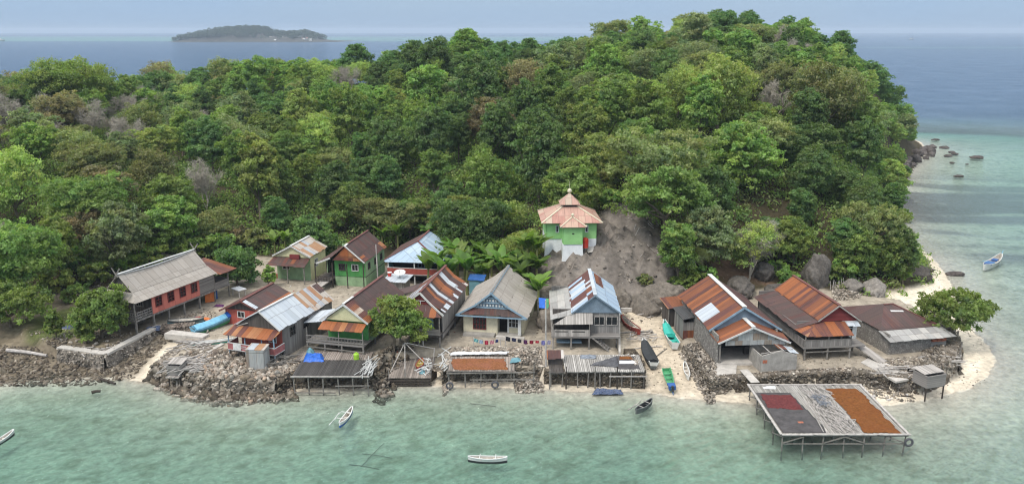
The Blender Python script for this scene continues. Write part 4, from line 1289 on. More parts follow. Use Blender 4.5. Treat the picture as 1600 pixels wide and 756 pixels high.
h.window((2.2, 2.6, 2.55), (0, 1), 1.0, 1.0, 2, 2, 'boards_dark'); h.window((2.2, 5.2, 2.55), (0, 1), 1.0, 1.0, 2, 2, 'boards_dark'); h.window((.9, .75, 2.2), (1, 0), .9, 1.0, 2, 1, 'trim_white')

# ---- H4 yellow gable, maroon roof
h = House('stilt_house', -18.4, 86.3, 13.5, 'stilt house with pale yellow gable, maroon tin roof and ragged orange porch roof')
h.roof('tin_maroon', 'roof', [(0, 5.5), (-2.9, 3.45)], [(0, 5.5), (2.75, 3.5)], 0, 11.2, cap='ridge_maroon', right_mat='tin_maroon_flat')
h.panel('roof_patch', 'tin_rust', [(.2, .0, 5.41), (2.8, .0, 3.52), (2.8, 1.7, 3.52), (.2, 1.7, 5.41)], .03, label='orange rusted sheets at the front of the maroon roof')
h.part('barge_board', 'ridge_white', lambda m: (m.beam((0, -.08, 5.45), (2.8, -.08, 3.45), .06, .22), m.beam((0, -.08, 5.45), (-2.9, -.08, 3.42), .06, .22), m.beam((0, -.1, 5.56), (0, 2.6, 5.56), .3, .07)))
h.part('gable', 'yellow', lambda m: m.gable((-2.3, .15), (2.3, .15), (0, .15, 5.25), 3.55))
h.panel('porch_roof', 'tin_rust', [(-2.7, -1.1, 2.75), (2.5, -1.1, 2.85), (2.6, .1, 3.4), (-2.6, .1, 3.35)], .05)
h.panel('lean_roof', 'tin_white', [(-5.2, .6, 2.75), (-2.7, .6, 3.1), (-2.7, 3.9, 3.5), (-5.2, 3.9, 3.0)], .05)
h.part('wall', 'green_wall', lambda m: (m.wall((-2.4, .9), (2.4, .9), 1.2, 3.5, .1),))
h.part('wall', 'green_pale', lambda m: (m.wall((2.4, .91), (2.4, 10.8), .9, 3.6, .1), m.wall((2.4, 10.8), (-2.4, 10.8), .9, 3.6, .1), m.wall((-2.4, 10.8), (-2.4, .91), .9, 3.5, .1)))
h.part('floor', 'boards_grey_h', lambda m: (m.box(-4.2, 2.6, -1.0, 1.2, 1.05, 1.22), m.box(-2.4, 2.4, 1.2, 10.8, .85, 1.05)))
h.rail([(-4.2, -.95), (2.55, -.95)], 1.3, 1.95, 'boards_grey_h', slats=(1.45, 1.9))
h.posts([(-4.1, -.9), (-2, -.9), (0, -.9), (2.5, -.9), (2.3, 3), (2.3, 6), (2.3, 9), (-2.2, 3), (-2.2, 6)], 0, 1.06, .16)
h.posts([(-4.1, -.92), (-.3, -.92), (2.5, -.92)], 1.2, 2.8, .1, name='veranda_post')
h.part('crossbeam', 'post', lambda m: m.beam((-4.2, -1.0, .62), (2.6, -1.0, .5), .08, .1))
h.window((.2, .85, 2.5), (1, 0), 1.0, .9, 2, 1, 'boards_dark')

# ---- H5 red, white and orange striped roof
h = House('stilt_house', -10.3, 88.8, 10.6, 'narrow stilt house with roof sheets striped maroon, white and orange')
h.roof('tin_stripes', 'roof', [(0, 6.05), (-2.75, 3.95)], [(0, 6.05), (1.05, 4.95), (2.9, 3.8)], 0, 11.2, cap=None)
h.part('ridge_cap', 'ridge_maroon', lambda m: m.beam((0, -.05, 6.1), (0, 11.3, 6.1), .3, .07))
h.part('barge_board', 'ridge_white', lambda m: (m.beam((0, -.08, 6.0), (1.05, -.08, 4.9), .07, .22), m.beam((1.05, -.08, 4.9), (2.9, -.85, 3.72), .07, .22), m.beam((0, -.08, 6.0), (-2.75, -.08, 3.9), .07, .2)))
h.panel('hip_roof', 'tin_stripes', [(-2.4, -1.0, 3.55), (2.75, -1.0, 3.55), (1.3, .1, 4.6), (-1.1, .1, 4.6)], .05)
h.part('gable', 'boards_maroon', lambda m: m.gable((-1.5, .2), (1.3, .2), (0, .2, 5.95), 4.55))
h.part('gable_vent', 'trim_white', lambda m: (m.box(-.5, .5, .1, .14, 5.0, 5.06), m.box(-.03, .03, .1, .14, 4.6, 4.99)))
h.part('wall', 'boards_dark', lambda m: m.wall((-2.3, 1.0), (2.4, 1.0), 1.4, 3.9, .1))
h.part('wall', 'boards_grey', lambda m: (m.wall((2.45, .2), (2.45, 10.9), .7, 3.9, .1), m.wall((2.45, 10.9), (-2.3, 10.9), .7, 3.9, .1), m.wall((-2.3, 10.9), (-2.3, 1.0), .7, 3.9, .1)))
h.part('floor', 'boards_dark', lambda m: m.box(-2.4, 2.5, -.9, 10.9, 1.2, 1.38))
h.rail([(-2.4, -.85), (2.5, -.85)], 1.4, 2.1, 'boards_grey_h', th=.05)
h.posts([(-2.2, -.8), (0, -.8), (2.4, -.8), (2.4, 3), (2.4, 6), (-2.2, 3), (-2.2, 6)], 0, 1.25, .16)
h.posts([(-2.2, -.82), (-.1, -.82), (2.4, -.82)], 1.38, 3.6, .1, name='veranda_post')
h.part('door', 'plastic_blue', lambda m: m.box(.2, 1.2, .93, .96, 1.4, 3.3), label='dark blue cloth in the veranda doorway').data.materials[0] = M['trim_blue']
h.panel('lean_roof', 'tin_maroon_flat', [(-6.0, 8.0, 2.6), (-2.7, 8.0, 3.7), (-2.7, 11.0, 3.8), (-6.0, 11.0, 2.7)], .05)

# ---- H6 cream house, big grey roof
h = House('house', -2.4, 90.9, 9.7, 'cream masonry house with large grey tin roof and blue framed gable')
h.roof('tin_grey', 'roof', [(0, 5.3), (-1.9, 3.75), (-4.25, 2.42)], [(0, 5.3), (1.9, 3.75), (4.2, 2.42)], 0, 11.6, cap='trim_blue')
h.part('ridge_cap', 'post', lambda m: m.beam((0, -.03, 5.39), (0, 11.6, 5.39), .22, .06))
h.part('gable', 'blue_gable', lambda m: (m.gable((-2.2, .35), (2.2, .35), (0, .35, 5.15), 3.35)))
def gfr(m):
    for z, w_ in ((3.42, 2.1), (4.02, 1.35), (4.6, .65)): m.beam((-w_, .26, z), (w_, .26, z), .1, .13)
    for z, w_, n_ in ((3.47, 1.9, 8), (4.08, 1.15, 5)):
        for i in range(n_): 
            x_ = -w_ + 2 * w_ * i / (n_ - 1); m.beam((x_, .27, z + .02), (x_, .27, z + .45), .05, .05)
h.part('gable_frame', 'trim_blue', gfr)
h.part('gable_slat', 'trim_white', lambda m: [m.box(-w_ + i * .36 - .1, -w_ + i * .36 + .1, .28, .305, z + .06, z + .3) for z, w_, n_ in ((3.5, 1.6, 10), (4.1, .9, 6)) for i in range(n_)])
h.panel('gable_skirt', 'tin_maroon', [(-3.5, -.15, 2.62), (3.5, -.15, 2.62), (2.3, .28, 3.34), (-2.3, .28, 3.34)], .05)
h.part('eave_beam', 'trim_blue', lambda m: m.beam((-4.1, -.12, 2.42), (4.05, -.12, 2.42), .1, .16))
h.part('wall', 'cream', lambda m: (m.wall((-3.4, .7), (.55, .7), -.1, 2.8, .14), m.wall((1.75, 1.2), (3.5, 1.2), -.1, 2.8, .14), m.wall((3.5, 1.2), (3.5, 11.0), -.1, 2.75, .14), m.wall((-3.4, 11.0), (-3.4, .7), -.1, 2.75, .14), m.wall((3.5, 11.0), (-3.4, 11.0), -.1, 2.75, .14), m.wall((.55, .7), (.55, 2.2), -.1, 2.8, .14)))
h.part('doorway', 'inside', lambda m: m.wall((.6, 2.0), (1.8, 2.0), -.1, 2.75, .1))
h.part('pillar', 'trim_white', lambda m: (m.box(3.05, 3.4, .45, .7, -.1, 2.36), m.box(1.72, 1.9, 1.0, 1.12, -.1, 2.6)))
h.window((-1.5, .63, 1.45), (1, 0), 1.5, 1.6, 4, 3, 'boards_maroon'); h.window((2.45, 1.12, 1.5), (1, 0), 1.3, 1.2, 3, 2, 'trim_white'); h.window((-2.9, .63, 1.45), (1, 0), .01, .01, 1, 1, 'cream') if False else None
h.part('step', 'concrete', lambda m: (m.box(-3.3, .4, -.35, .6, -.1, .28), m.box(.62, 3.4, -.1, 1.1, -.1, .22)))
h.part('bench', 'concrete_pale', lambda m: m.box(.7, 4.0, -.95, -.55, .0, .42))

# ---- H7 blue-grey gable, patched zinc roof, lean-to
h = House('stilt_house', 9.2, 87.7, 1.5, 'grey board stilt house with blue-grey gable and patchwork zinc and maroon roof')
h.roof('tin_mix', 'roof', [(0, 6.1), (-2.55, 4.0)], [(0, 6.1), (2.95, 4.0)], 0, 10.3, right_mat='tin_blue')
h.part('ridge_cap', 'tin_white', lambda m: (m.beam((0, -.05, 6.14), (0, 10.35, 6.14), .42, .07),))
h.part('barge_board', 'blue_gable', lambda m: (m.beam((0, -.06, 6.02), (2.95, -.06, 3.94), .06, .14), m.beam((0, -.06, 6.02), (-2.55, -.06, 3.94), .06, .14)))
h.panel('roof_patch', 'tin_maroon', [(.5, 5.5, 5.80), (1.4, 5.5, 5.16), (1.4, 9.9, 5.16), (.5, 9.9, 5.80)], .03, label='maroon sheets let into the blue roof slope')
h.part('gable', 'blue_gable', lambda m: m.gable((-2.4, .2), (2.8, .2), (0, .2, 5.95), 3.95))
h.panel('lean_roof', 'tin_grey_worn', [(-4.9, .0, 3.15), (-2.3, .0, 3.95), (-2.3, 10.2, 3.98), (-4.9, 10.2, 3.3)], .05)
h.panel('porch_roof', 'boards_pale', [(-4.6, -.75, 2.85), (-.25, -.75, 2.95), (-.25, .1, 3.95), (-2.6, .1, 3.95)], .05)
h.part('wall', 'boards_grey', lambda m: (m.wall((-.4, .35), (2.7, .35), 1.55, 3.95, .1), m.wall((2.7, .35), (2.7, 10.0), 1.55, 4.0, .1), m.wall((2.7, 10.0), (-4.6, 10.0), .3, 4.0, .1), m.wall((-4.6, 10.0), (-4.6, 1.6), 1.55, 3.3, .1)))
h.part('wall', 'boards_dark', lambda m: m.wall((-4.6, 1.6), (-.4, 1.6), 1.55, 3.9, .1))
h.part('floor', 'boards_grey_h', lambda m: m.box(-4.8, 2.8, -.9, 10.0, 1.36, 1.54))
h.rail([(-4.7, 1.5), (-4.7, -.85), (-.55, -.85), (-.55, .25)], 1.55, 2.3, 'boards_pale', slats=None, th=.06)
h.part('gap_trim', 'inside', lambda m: [m.box(-4.4 + i * 1.9, -3.0 + i * 1.9, -.89, -.885, 2.05, 2.16) for i in range(2)])
h.window((.55, .3, 3.0), (1, 0), 1.1, 1.0, 2, 1, 'boards_pale'); h.window((1.95, .3, 3.0), (1, 0), 1.2, 1.0, 2, 1, 'boards_pale')
h.posts([(-4.6, -.8), (-2.6, -.8), (-.6, -.8), (2.6, .45), (.9, .45), (2.6, 4), (2.6, 8), (-4.5, 3), (-4.5, 6), (-1, 4)], 0, 1.37, .16)
h.posts([(-4.6, -.82), (-.6, -.82)], 1.54, 2.95, .1, name='veranda_post')
def stairs(m, a, b, w_, n_):
    a, b = Vector(a), Vector(b); sd = (b - a).cross(V(0, 0, 1)).normalized() * w_ / 2
    for s_ in (-1, 1): m.beam(a + sd * s_, b + sd * s_, .06, .16)
    for i in range(1, n_): p = a.lerp(b, i / n_); m.beam(p - sd, p + sd, .2, .04)
h.part('stairs', 'boards_grey', lambda m: stairs(m, (-.3, -.4, 1.5), (1.7, -1.1, .05), .8, 8))
h.part('bench', 'trim_blue', lambda m: m.box(-4.2, -1.4, -.2, .7, .5, .62), label='dark blue covered bench under the house')

# ---- H8 big rusty roofed shed with a front porch gable
h = House('boat_shed', 24.9, 84.6, -4.5, 'large open-fronted grey house with rust striped roof and one white roof patch')
h.roof('tin_rust_dark', 'roof', [(0, 5.75), (-3.75, 3.25)], [(0, 5.75), (4.3, 3.1)], 0, 12.2, right_mat='tin_maroon')
h.part('ridge_cap', 'ridge_white', lambda m: (m.beam((0, -.05, 5.8), (0, 12.3, 5.8), .5, .07),))
h.part('barge_board', 'trim_blue', lambda m: (m.beam((0, -.07, 5.67), (4.3, -.07, 3.02), .06, .2), m.beam((0, -.07, 5.67), (-3.75, -.07, 3.17), .06, .2)))
h.panel('roof_patch', 'tin_white', [(-1.9, 3.6, 4.54), (-3.72, 3.6, 3.32), (-3.72, 0.0 + 1.6, 3.32), (-1.9, 1.6, 4.54)][::-1] if False else [(-3.74, 5.4, 3.31), (-3.74, 2.2, 3.31), (-1.9, 2.2, 4.53), (-1.9, 5.4, 4.53)], .03, label='new white sheet in the rusty roof')
h.part('gable', 'blue_gable', lambda m: m.gable((-3.6, .25), (4.1, .25), (0, .25, 5.6), 3.15))
pm = MB()
pm.slab([V(-3.6, .2, 2.75), V(-3.45, -2.3, 2.62), V(.25, -2.3, 4.3), V(.1, .2, 4.42)], .05)
pm.slab([V(4.4, -2.3, 2.5), V(4.55, .2, 2.6), V(.1, .2, 4.42), V(.25, -2.3, 4.3)], .05)
pr = pm.build('porch_roof', M['tin_rust_dark'], h.r)
h.part('ridge_cap', 'ridge_white', lambda m: (m.beam((.25, -2.35, 4.34), (.1, .2, 4.46), .45, .06), m.beam((.25, -2.36, 4.24), (4.4, -2.36, 2.44), .06, .18), m.beam((.25, -2.36, 4.24), (-3.45, -2.36, 2.56), .06, .18)), parent=pr)
h.part('porch_gable', 'tin_wall', lambda m: m.slab([V(-2.6, -2.05, 2.75), V(3.4, -2.05, 2.7), V(1.9, -2.05, 3.4), V(.25, -2.05, 4.1), V(-1.2, -2.05, 3.45)], .05))
h.part('lintel', 'tin_wall', lambda m: m.wall((-2.6, -2.1), (3.9, -2.1), 2.25, 2.76, .05))
h.part('wall', 'masonry', lambda m: (m.wall((-3.35, 11.6), (-3.35, -1.9), -.1, 3.3, .2), m.wall((3.7, -.2), (3.7, 11.6), -.1, 3.2, .2), m.wall((3.7, 11.6), (-3.35, 11.6), -.1, 3.2, .2)))
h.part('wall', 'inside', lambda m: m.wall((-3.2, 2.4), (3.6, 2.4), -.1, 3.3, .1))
h.part('floor', 'concrete_pale', lambda m: m.box(-3.4, 4.0, -2.2, 2.3, -.1, .25))
h.posts([(-3.1, -1.95), (4.0, -1.95)], 0, 2.6, .16)
h.part('counter', 'boards_dark', lambda m: m.box(.4, 1.3, .2, .7, .25, 1.1), label='dark crate stand in the open front')

# ---- rusty shed and grey boat hut leaning on its left side
h = House('lean_shed', 19.75, 90.4, -6, 'small grey board hut with dark tin roof left of the big rusty roof')
h.panel('roof', 'tin_dark', [(-.2, -.2, 2.35), (2.4, -.2, 2.75), (2.1, 3.6, 2.85), (-.3, 3.6, 2.55)], .05)
h.part('wall', 'boards_grey', lambda m: (m.wall((.0, .1), (2.3, .1), .9, 1.9, .08), m.wall((.0, 3.4), (.0, .1), -.1, 2.4, .08), m.wall((2.3, .1), (2.3, 3.4), -.1, 2.5, .08), m.wall((2.3, 3.4), (0, 3.4), -.1, 2.5, .08)))
h.part('wall', 'boards_maroon', lambda m: m.wall((.0, .06), (2.3, .06), -.1, .89, .06)).data.materials[0] = M['tin_rust_dark']
h = House('lean_shed', 18.9, 94.6, -6, 'low lean-to with rusty red tin roof at the back of the sandy landing')
h.panel('roof', 'tin_rust_dark', [(-.3, -.2, 2.2), (2.6, -.2, 2.5), (2.5, 3.2, 2.7), (-.4, 3.2, 2.5)], .05)
h.part('wall', 'boards_dark', lambda m: (m.wall((.0, .1), (2.4, .1), -.1, 2.2, .08), m.wall((0, 3), (.0, .1), -.1, 2.3, .08), m.wall((2.4, .1), (2.4, 3), -.1, 2.4, .08)))
h.posts([(-.1, 0)], 0, 2.2, .12)

# ---- H9 stilt house with two roofs and the orange porch
h = House('stilt_house', 35.6, 86.0, -6.5, 'grey stilt house with rusty orange main roof, dark red gable and brown side roof')
h.roof('tin_rust_dark', 'roof', [(0, 5.5), (-2.3, 3.8)], [(0, 5.5), (2.75, 3.6)], 0, 11.4, cap='ridge_maroon', right_mat='tin_maroon')
h.panel('roof_patch', 'tin_rust', [(-2.28, 11.3, 3.86), (-2.28, 4.6, 3.86), (-.1, 4.6, 5.47), (-.1, 11.3, 5.47)], .03, label='bright orange rust on the back half of the roof')
h.part('barge_board', 'concrete', lambda m: (m.beam((0, -.07, 5.42), (2.75, -.07, 3.5), .06, .16), m.beam((0, -.07, 5.42), (-2.3, -.07, 3.72), .06, .16)))
h.part('gable', 'boards_maroon', lambda m: m.gable((-2.2, .2), (2.6, .2), (0, .2, 5.35), 3.6))
h.panel('lean_roof', 'tin_maroon_flat', [(-5.0, 11.0, 3.1), (-5.0, -.2, 3.0), (-2.2, -.2, 3.75), (-2.2, 11.2, 3.8)], .05)
h.panel('porch_roof', 'tin_rust', [(-4.3, -2.0, 2.75), (.9, -2.0, 2.75), (.9, .15, 3.55), (-2.4, .15, 3.6)], .05)
h.panel('hip_roof', 'tin_rust_dark', [(-5.0, -.2, 3.0), (-4.3, -2.0, 2.75), (-2.4, .12, 3.62)], .05)
h.part('wall', 'boards_grey_h', lambda m: (m.wall((-4.4, 10.6), (-4.4, .6), 1.5, 3.2, .1), m.wall((-4.4, .6), (.6, .6), 1.5, 3.6, .1), m.wall((2.3, .6), (2.3, 11), 1.5, 3.8, .1), m.wall((2.3, 11), (-4.4, 11), 1.5, 3.8, .1)))
h.part('wall', 'trim_white', lambda m: m.wall((.62, .2), (2.4, .2), 1.5, 3.55, .1), label='whitewashed front wall with window')
h.window((1.35, .15, 2.75), (1, 0), 1.1, 1.0, 3, 2, 'trim_white'); h.panel('window_hood', 'tin_white', [(.7, -.55, 3.2), (2.4, -.55, 3.2), (2.4, .14, 3.5), (.7, .14, 3.5)], .04)
h.part('floor', 'boards_grey_h', lambda m: (m.box(-4.6, 2.4, -1.85, 11.0, 1.32, 1.49),))
h.rail([(-4.5, 2.5), (-4.5, -1.8), (.8, -1.8), (.8, .1)], 1.5, 2.25, 'boards_grey', cap='post')
h.posts([(-4.4, -1.75), (-1.8, -1.75), (.7, -1.75), (2.2, .3), (-4.3, 2.5), (-4.3, 6), (-1.8, 3), (.7, 3), (2.2, 4), (2.2, 8)], 0, 1.33, .16)
h.posts([(-4.4, -1.78), (-1.8, -1.78), (.75, -1.78)], 1.49, 2.78, .1, name='veranda_post')
h.part('crossbeam', 'post', lambda m: m.beam((-4.4, -1.86, .95), (.8, -1.86, .95), .07, .1))
h.part('ramp', 'boards_pale', lambda m: m.slab([V(3.2, -3.6, .12), V(4.3, -3.2, .12), V(2.3, .4, 1.47), V(1.2, .2, 1.47)], .12))

# ---- H10 low block house with hipped dark maroon roof
h = House('block_house', 44.5, 87.4, -12, 'low grey block house with dark maroon hipped roof and grey skirt roof at the point')
z1, z2 = 2.35, 3.75
mb = MB()
mb.slab([V(-3.9, 0, z1), V(3.6, 0, z1), V(.5, 4.2, z2), V(-.7, 4.2, z2)], .05)
mb.slab([V(3.6, 0, z1), V(3.6, 8.2, z1), V(.5, 4.2, z2)], .05)
mb.slab([V(3.6, 8.2, z1), V(-3.9, 8.2, z1), V(-.7, 4.2, z2), V(.5, 4.2, z2)], .05)
mb.slab([V(-3.9, 8.2, z1), V(-3.9, 0, z1), V(-.7, 4.2, z2)], .05)
ro = mb.build('roof', M['tin_maroon_flat'], h.r)
h.part('ridge_cap', 'ridge_maroon', lambda m: (m.beam((-.7, 4.2, z2 + .04), (.5, 4.2, z2 + .04), .2, .06), m.beam((.5, 4.2, z2 + .03), (3.6, 0, z1 + .03), .18, .06)), parent=ro)
h.panel('roof_patch', 'ridge_white', [(-.6, 2.9, 3.35), (.9, 2.7, 3.29), (.9, 2.95, 3.37), (-.6, 3.15, 3.43)], .03)
h.panel('skirt_roof', 'tin_grey_worn', [(-4.0, -1.9, 1.72), (4.3, -1.9, 1.72), (3.75, .1, 2.3), (-4.1, .1, 2.3)], .05)
h.panel('skirt_roof', 'tin_grey_worn', [(4.3, -1.9, 1.72), (4.6, 7.5, 1.75), (3.55, 7.5, 2.3), (3.75, .1, 2.3)], .05)
h.part('wall', 'masonry', lambda m: (m.wall((-3.6, -1.2), (1.6, -1.2), -.1, 1.85, .15), m.wall((-3.6, 7.9), (-3.6, -1.2), -.1, 2.3, .15), m.wall((3.6, -.9), (3.6, 7.9), -.1, 2.1, .15), m.wall((3.6, 7.9), (-3.6, 7.9), -.1, 2.3, .15)))
h.part('wall', 'boards_grey_h', lambda m: m.wall((1.62, -1.25), (3.55, -1.25), -.1, 1.1, .1))
h.part('tile_stack', 'red_tiles', lambda m: [m.box(1.65 + i * .3, 1.9 + i * .3, -1.5 + .05 * (i % 2), -1.2, 1.12 + .17 * j, 1.24 + .17 * j) for i in range(6) for j in range(3)], label='row of red roof tiles stacked on the low wall')
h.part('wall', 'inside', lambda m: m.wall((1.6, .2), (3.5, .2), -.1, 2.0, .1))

# ---- back row
h = House('small_house', -31.1, 113.2, 11.6, 'small pale yellow back row house with rust streaked roof and maroon porch roof')
h.roof('tin_white_rust', 'roof', [(0, 5.1), (-2.95, 3.55)], [(0, 5.1), (2.85, 3.6)], 0, 6.0, cap='ridge_white', right_mat='tin_white_rust')
h.part('gable', 'yellow', lambda m: m.gable((-2.7, .25), (2.6, .25), (0, .25, 4.95), 3.4))
h.panel('porch_roof', 'tin_maroon', [(-3.1, -1.7, 2.6), (2.7, -1.7, 2.6), (2.7, .2, 3.35), (-2.8, .2, 3.35)], .05)
h.part('box', 'boards_maroon', lambda m: m.box(-.2, 1.2, -.2, .15, 3.25, 3.85), label='dark red box on the porch roof')
h.part('wall', 'green_wall', lambda m: m.wall((-2.6, .6), (2.5, .6), -.1, 3.5, .1)).data.materials[0] = M['green_pale']
h.part('wall', 'yellow', lambda m: (m.wall((2.5, .61), (2.5, 5.7), -.1, 3.6, .1), m.wall((-2.6, 5.7), (-2.6, .61), -.1, 3.5, .1), m.wall((2.5, 5.7), (-2.6, 5.7), -.1, 3.6, .1)))
h.posts([(-2.9, -1.5), (0, -1.5), (2.5, -1.5)], 0, 2.65, .12, name='veranda_post')
h.window((2.55, 2.4, 2.2), (0, 1), .9, 1.1, 2, 2, 'trim_white'); h.window((-1.2, .55, 2.), (1, 0), 1, 1, 2, 2, 'trim_white')

h = House('stilt_house', -22.8, 109.8, 10.7, 'green two-storey house with dark maroon roof and rust streaked gable in the back row')
h.roof('tin_maroon', 'roof', [(0, 6.0), (-2.2, 4.2), (-4.3, 3.35)], [(0, 6.0), (2.75, 3.75)], 0, 9.0, cap=None, right_mat='tin_maroon_flat')
h.part('ridge_cap', 'ridge_maroon', lambda m: m.beam((0, 1.0, 6.05), (0, 9.1, 6.05), .28, .07))
h.part('barge_board', 'ridge_white', lambda m: (m.beam((0, -.06, 5.95), (2.75, -.06, 3.68), .06, .18), m.beam((-2.2, -.06, 4.15), (-4.3, -.06, 3.28), .06, .2), m.beam((0, -.06, 5.95), (-.01, 1.0, 6.06), .3, .06)))
h.panel('roof_patch', 'tin_rust', [(2.0, .1, 4.44), (2.8, .1, 3.78), (2.8, 1.6, 3.78), (2.0, 1.6, 4.44)], .03)
h.panel('roof_patch', 'tin_rust', [(1.9, 7.7, 4.5), (2.9, 7.7, 3.72), (2.9, 8.9, 3.72), (1.9, 8.9, 4.5)], .03)
h.part('gable', 'tin_white_rust', lambda m: m.gable((-2.0, .2), (2.6, .2), (0, .2, 5.85), 3.8)).data.materials[0] = M['tin_rust']
h.part('wall', 'green_wall', lambda m: m.wall((-2.0, .9), (2.45, .9), 1.4, 3.9, .1))
h.part('wall', 'green_pale', lambda m: (m.wall((2.45, .91), (2.45, 8.7), -.1, 3.9, .1), m.wall((-2.0, .95), (2.4, .95), -.1, 1.35, .1), m.wall((2.45, 8.7), (-4.0, 8.7), -.1, 3.9, .1), m.wall((-4.0, 8.7), (-4.0, 3.0), -.1, 3.4, .1)))
h.part('floor', 'boards_dark', lambda m: m.box(-4.2, -2.05, -1.0, 4.0, .95, 1.1))
h.part('ledge', 'boards_dark', lambda m: m.box(2.4, 2.52, .8, 8.7, 1.36, 1.46))
h.posts([(-4.1, -.9), (-1.9, -.2), (.2, -.2), (2.6, -.2)], 0, 3.5, .12, 'post_dark')
h.rail([(-4.1, -.95), (-2.1, -.95)], 1.1, 1.7, 'post_dark', slats=(1.4, 1.7))
h.part('ramp', 'boards_pale', lambda m: m.slab([V(-4.9, -4.6, .1), V(-3.7, -4.8, .1), V(-2.2, -1.0, 1.05), V(-3.4, -1.0, 1.05)], .1))
for yy in (2.2, 4.8, 7.2): h.window((2.5, yy, 2.7), (0, 1), .8, .9, 2, 1, 'boards_dark')
h.window((-.9, .85, 2.7), (1, 0), .9, .9, 2, 1, 'boards_dark'); h.window((1.0, .85, 2.7), (1, 0), .9, .9, 2, 1, 'trim_white')

h = House('stilt_house', -13.6, 111.2, 9.0, 'back row house with half maroon, half pale blue hipped roof and red balcony')
mb = MB(); mb.slab([V(-4.4, 8.6, 3.35), V(-4.4, .1, 3.35), V(0, 2.2, 5.75), V(0, 8.6, 5.75)], .05); rf = mb.build('roof', M['tin_maroon'], h.r)
mb = MB(); mb.slab([V(3.9, -.1, 3.3), V(3.9, 8.6, 3.3), V(0, 8.6, 5.75), V(0, 2.2, 5.75)], .05); mb.build('roof', M['tin_blue'], h.r)
mb = MB(); mb.slab([V(-4.4, .1, 3.35), V(-4.1, -.2, 3.2), V(3.9, -.1, 3.3), V(0, 2.2, 5.75)], .05); mb.build('roof', M['tin_blue'], h.r)
h.part('ridge_cap', 'ridge_maroon', lambda m: (m.beam((0, 2.2, 5.8), (0, 8.7, 5.8), .3, .07), m.beam((0, 2.2, 5.78), (3.9, -.1, 3.35), .26, .06), m.beam((0, 2.2, 5.78), (-4.4, .1, 3.4), .26, .06)), parent=rf)
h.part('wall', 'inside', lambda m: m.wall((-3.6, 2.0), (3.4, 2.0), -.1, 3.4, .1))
h.part('wall', 'teal_wall', lambda m: (m.wall((-3.7, 8.3), (-3.7, .3), -.1, 3.3, .1), m.wall((3.4, .3), (3.4, 8.3), -.1, 3.3, .1), m.wall((3.4, 8.3), (-3.7, 8.3), -.1, 3.3, .1)))
h.part('floor', 'boards_dark', lambda m: m.box(-3.9, 3.6, -.1, 2.0, 1.3, 1.46))
h.rail([(-3.85, 1.9), (-3.85, .0), (3.5, .0), (3.5, 1.9)], 1.5, 2.35, 'rail_red', cap='trim_white')
h.posts([(-3.75, .1), (0, .1), (3.4, .1)], 0, 3.2, .14, 'trim_white')
h.posts([(-1.8, .15), (1.8, .15)], 0, 1.3, .12)
h.window((.5, 1.94, 2.5), (1, 0), .9, 1.0, 2, 2, 'trim_blue')

# ---- mosque on the rock
MZ = 7.2
h = House('mosque', 8.1, 110.2, -2, 'green and white village mosque with pink tiered roof on the grey rock', z=MZ, cat='mosque')
W_, Dp = 3.35, 6.6
h.part('plinth', 'mosque_white', lambda m: (m.slab([V(-W_ - .55, -.3, -2.8), V(-1.45, -.3, -2.6), V(-1.4, 0, 1.3), V(-W_ - .03, 0, 1.3)], .4), m.wall((-1.4, .0), (W_, .0), -2.2, 1.3, .2), m.wall((-W_, Dp), (-W_, 0), -2.6, 1.3, .2), m.wall((W_, 0.1), (W_, Dp), -2.2, 1.3, .2)))
h.part('wall', 'mosque_green', lambda m: (m.wall((-W_, .0), (W_, .0), 1.3, 3.75, .2), m.wall((-W_, Dp), (-W_, .1), 1.3, 3.75, .2), m.wall((W_, .1), (W_, Dp), 1.3, 3.75, .2), m.wall((W_, Dp), (-W_, Dp), 1.3, 3.75, .2)))
mb = MB()
E_, zl, zh, rr_ = 4.15, 3.65, 5.3, 1.0
cyy = Dp / 2
q = [V(-E_, cyy - E_, zl), V(E_, cyy - E_, zl), V(E_, cyy + E_, zl), V(-E_, cyy + E_, zl)]
t_ = [V(-rr_, cyy - rr_, zh), V(rr_, cyy - rr_, zh), V(rr_, cyy + rr_, zh), V(-rr_, cyy + rr_, zh)]
for i in range(4): mb.slab([q[i], q[(i + 1) % 4], t_[(i + 1) % 4], t_[i]], .08)
rf = mb.build('roof', M['tin_pink'], h.r)
h.part('ridge_cap', 'cream', lambda m: [m.beam(q[i] + V(0, 0, .04), t_[i] + V(0, 0, .04), .2, .07) for i in range(4)], parent=rf)
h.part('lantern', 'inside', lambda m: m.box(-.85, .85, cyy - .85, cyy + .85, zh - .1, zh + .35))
mb = MB()
q2 = [V(-1.4, cyy - 1.4, zh + .3), V(1.4, cyy - 1.4, zh + .3), V(1.4, cyy + 1.4, zh + .3), V(-1.4, cyy + 1.4, zh + .3)]
for i in range(4): mb.slab([q2[i], q2[(i + 1) % 4], V(0, cyy, zh + 1.75)], .05)
mb.build('top_roof', M['tin_pink'], h.r).data.materials[0] = M['tin_pink']


def ball(m, c, r, n=10, sq=1.0):
    for i in range(n):
        for j in range(6):
            a0, a1 = 2 * math.pi * i / n, 2 * math.pi * (i + 1) / n; b0, b1 = math.pi * j / 6 - math.pi / 2, math.pi * (j + 1) / 6 - math.pi / 2
            pp = lambda a, b: V(c[0] + r * math.cos(b) * math.cos(a), c[1] + r * math.cos(b) * math.sin(a), c[2] + r * sq * math.sin(b))
            if j == 0: m.face([pp(a0, b0), pp(a1, b1), pp(a0, b1)])
            elif j == 5: m.face([pp(a0, b0), pp(a1, b0), pp(a0, b1)])
            else: m.face([pp(a0, b0), pp(a1, b0), pp(a1, b1), pp(a0, b1)])


h.part('finial', 'cream', lambda m: (ball(m, (0, cyy, zh + 2.0), .32), m.tube((0, cyy, zh + 2.3), (0, cyy, zh + 3.3), .035, .02)))
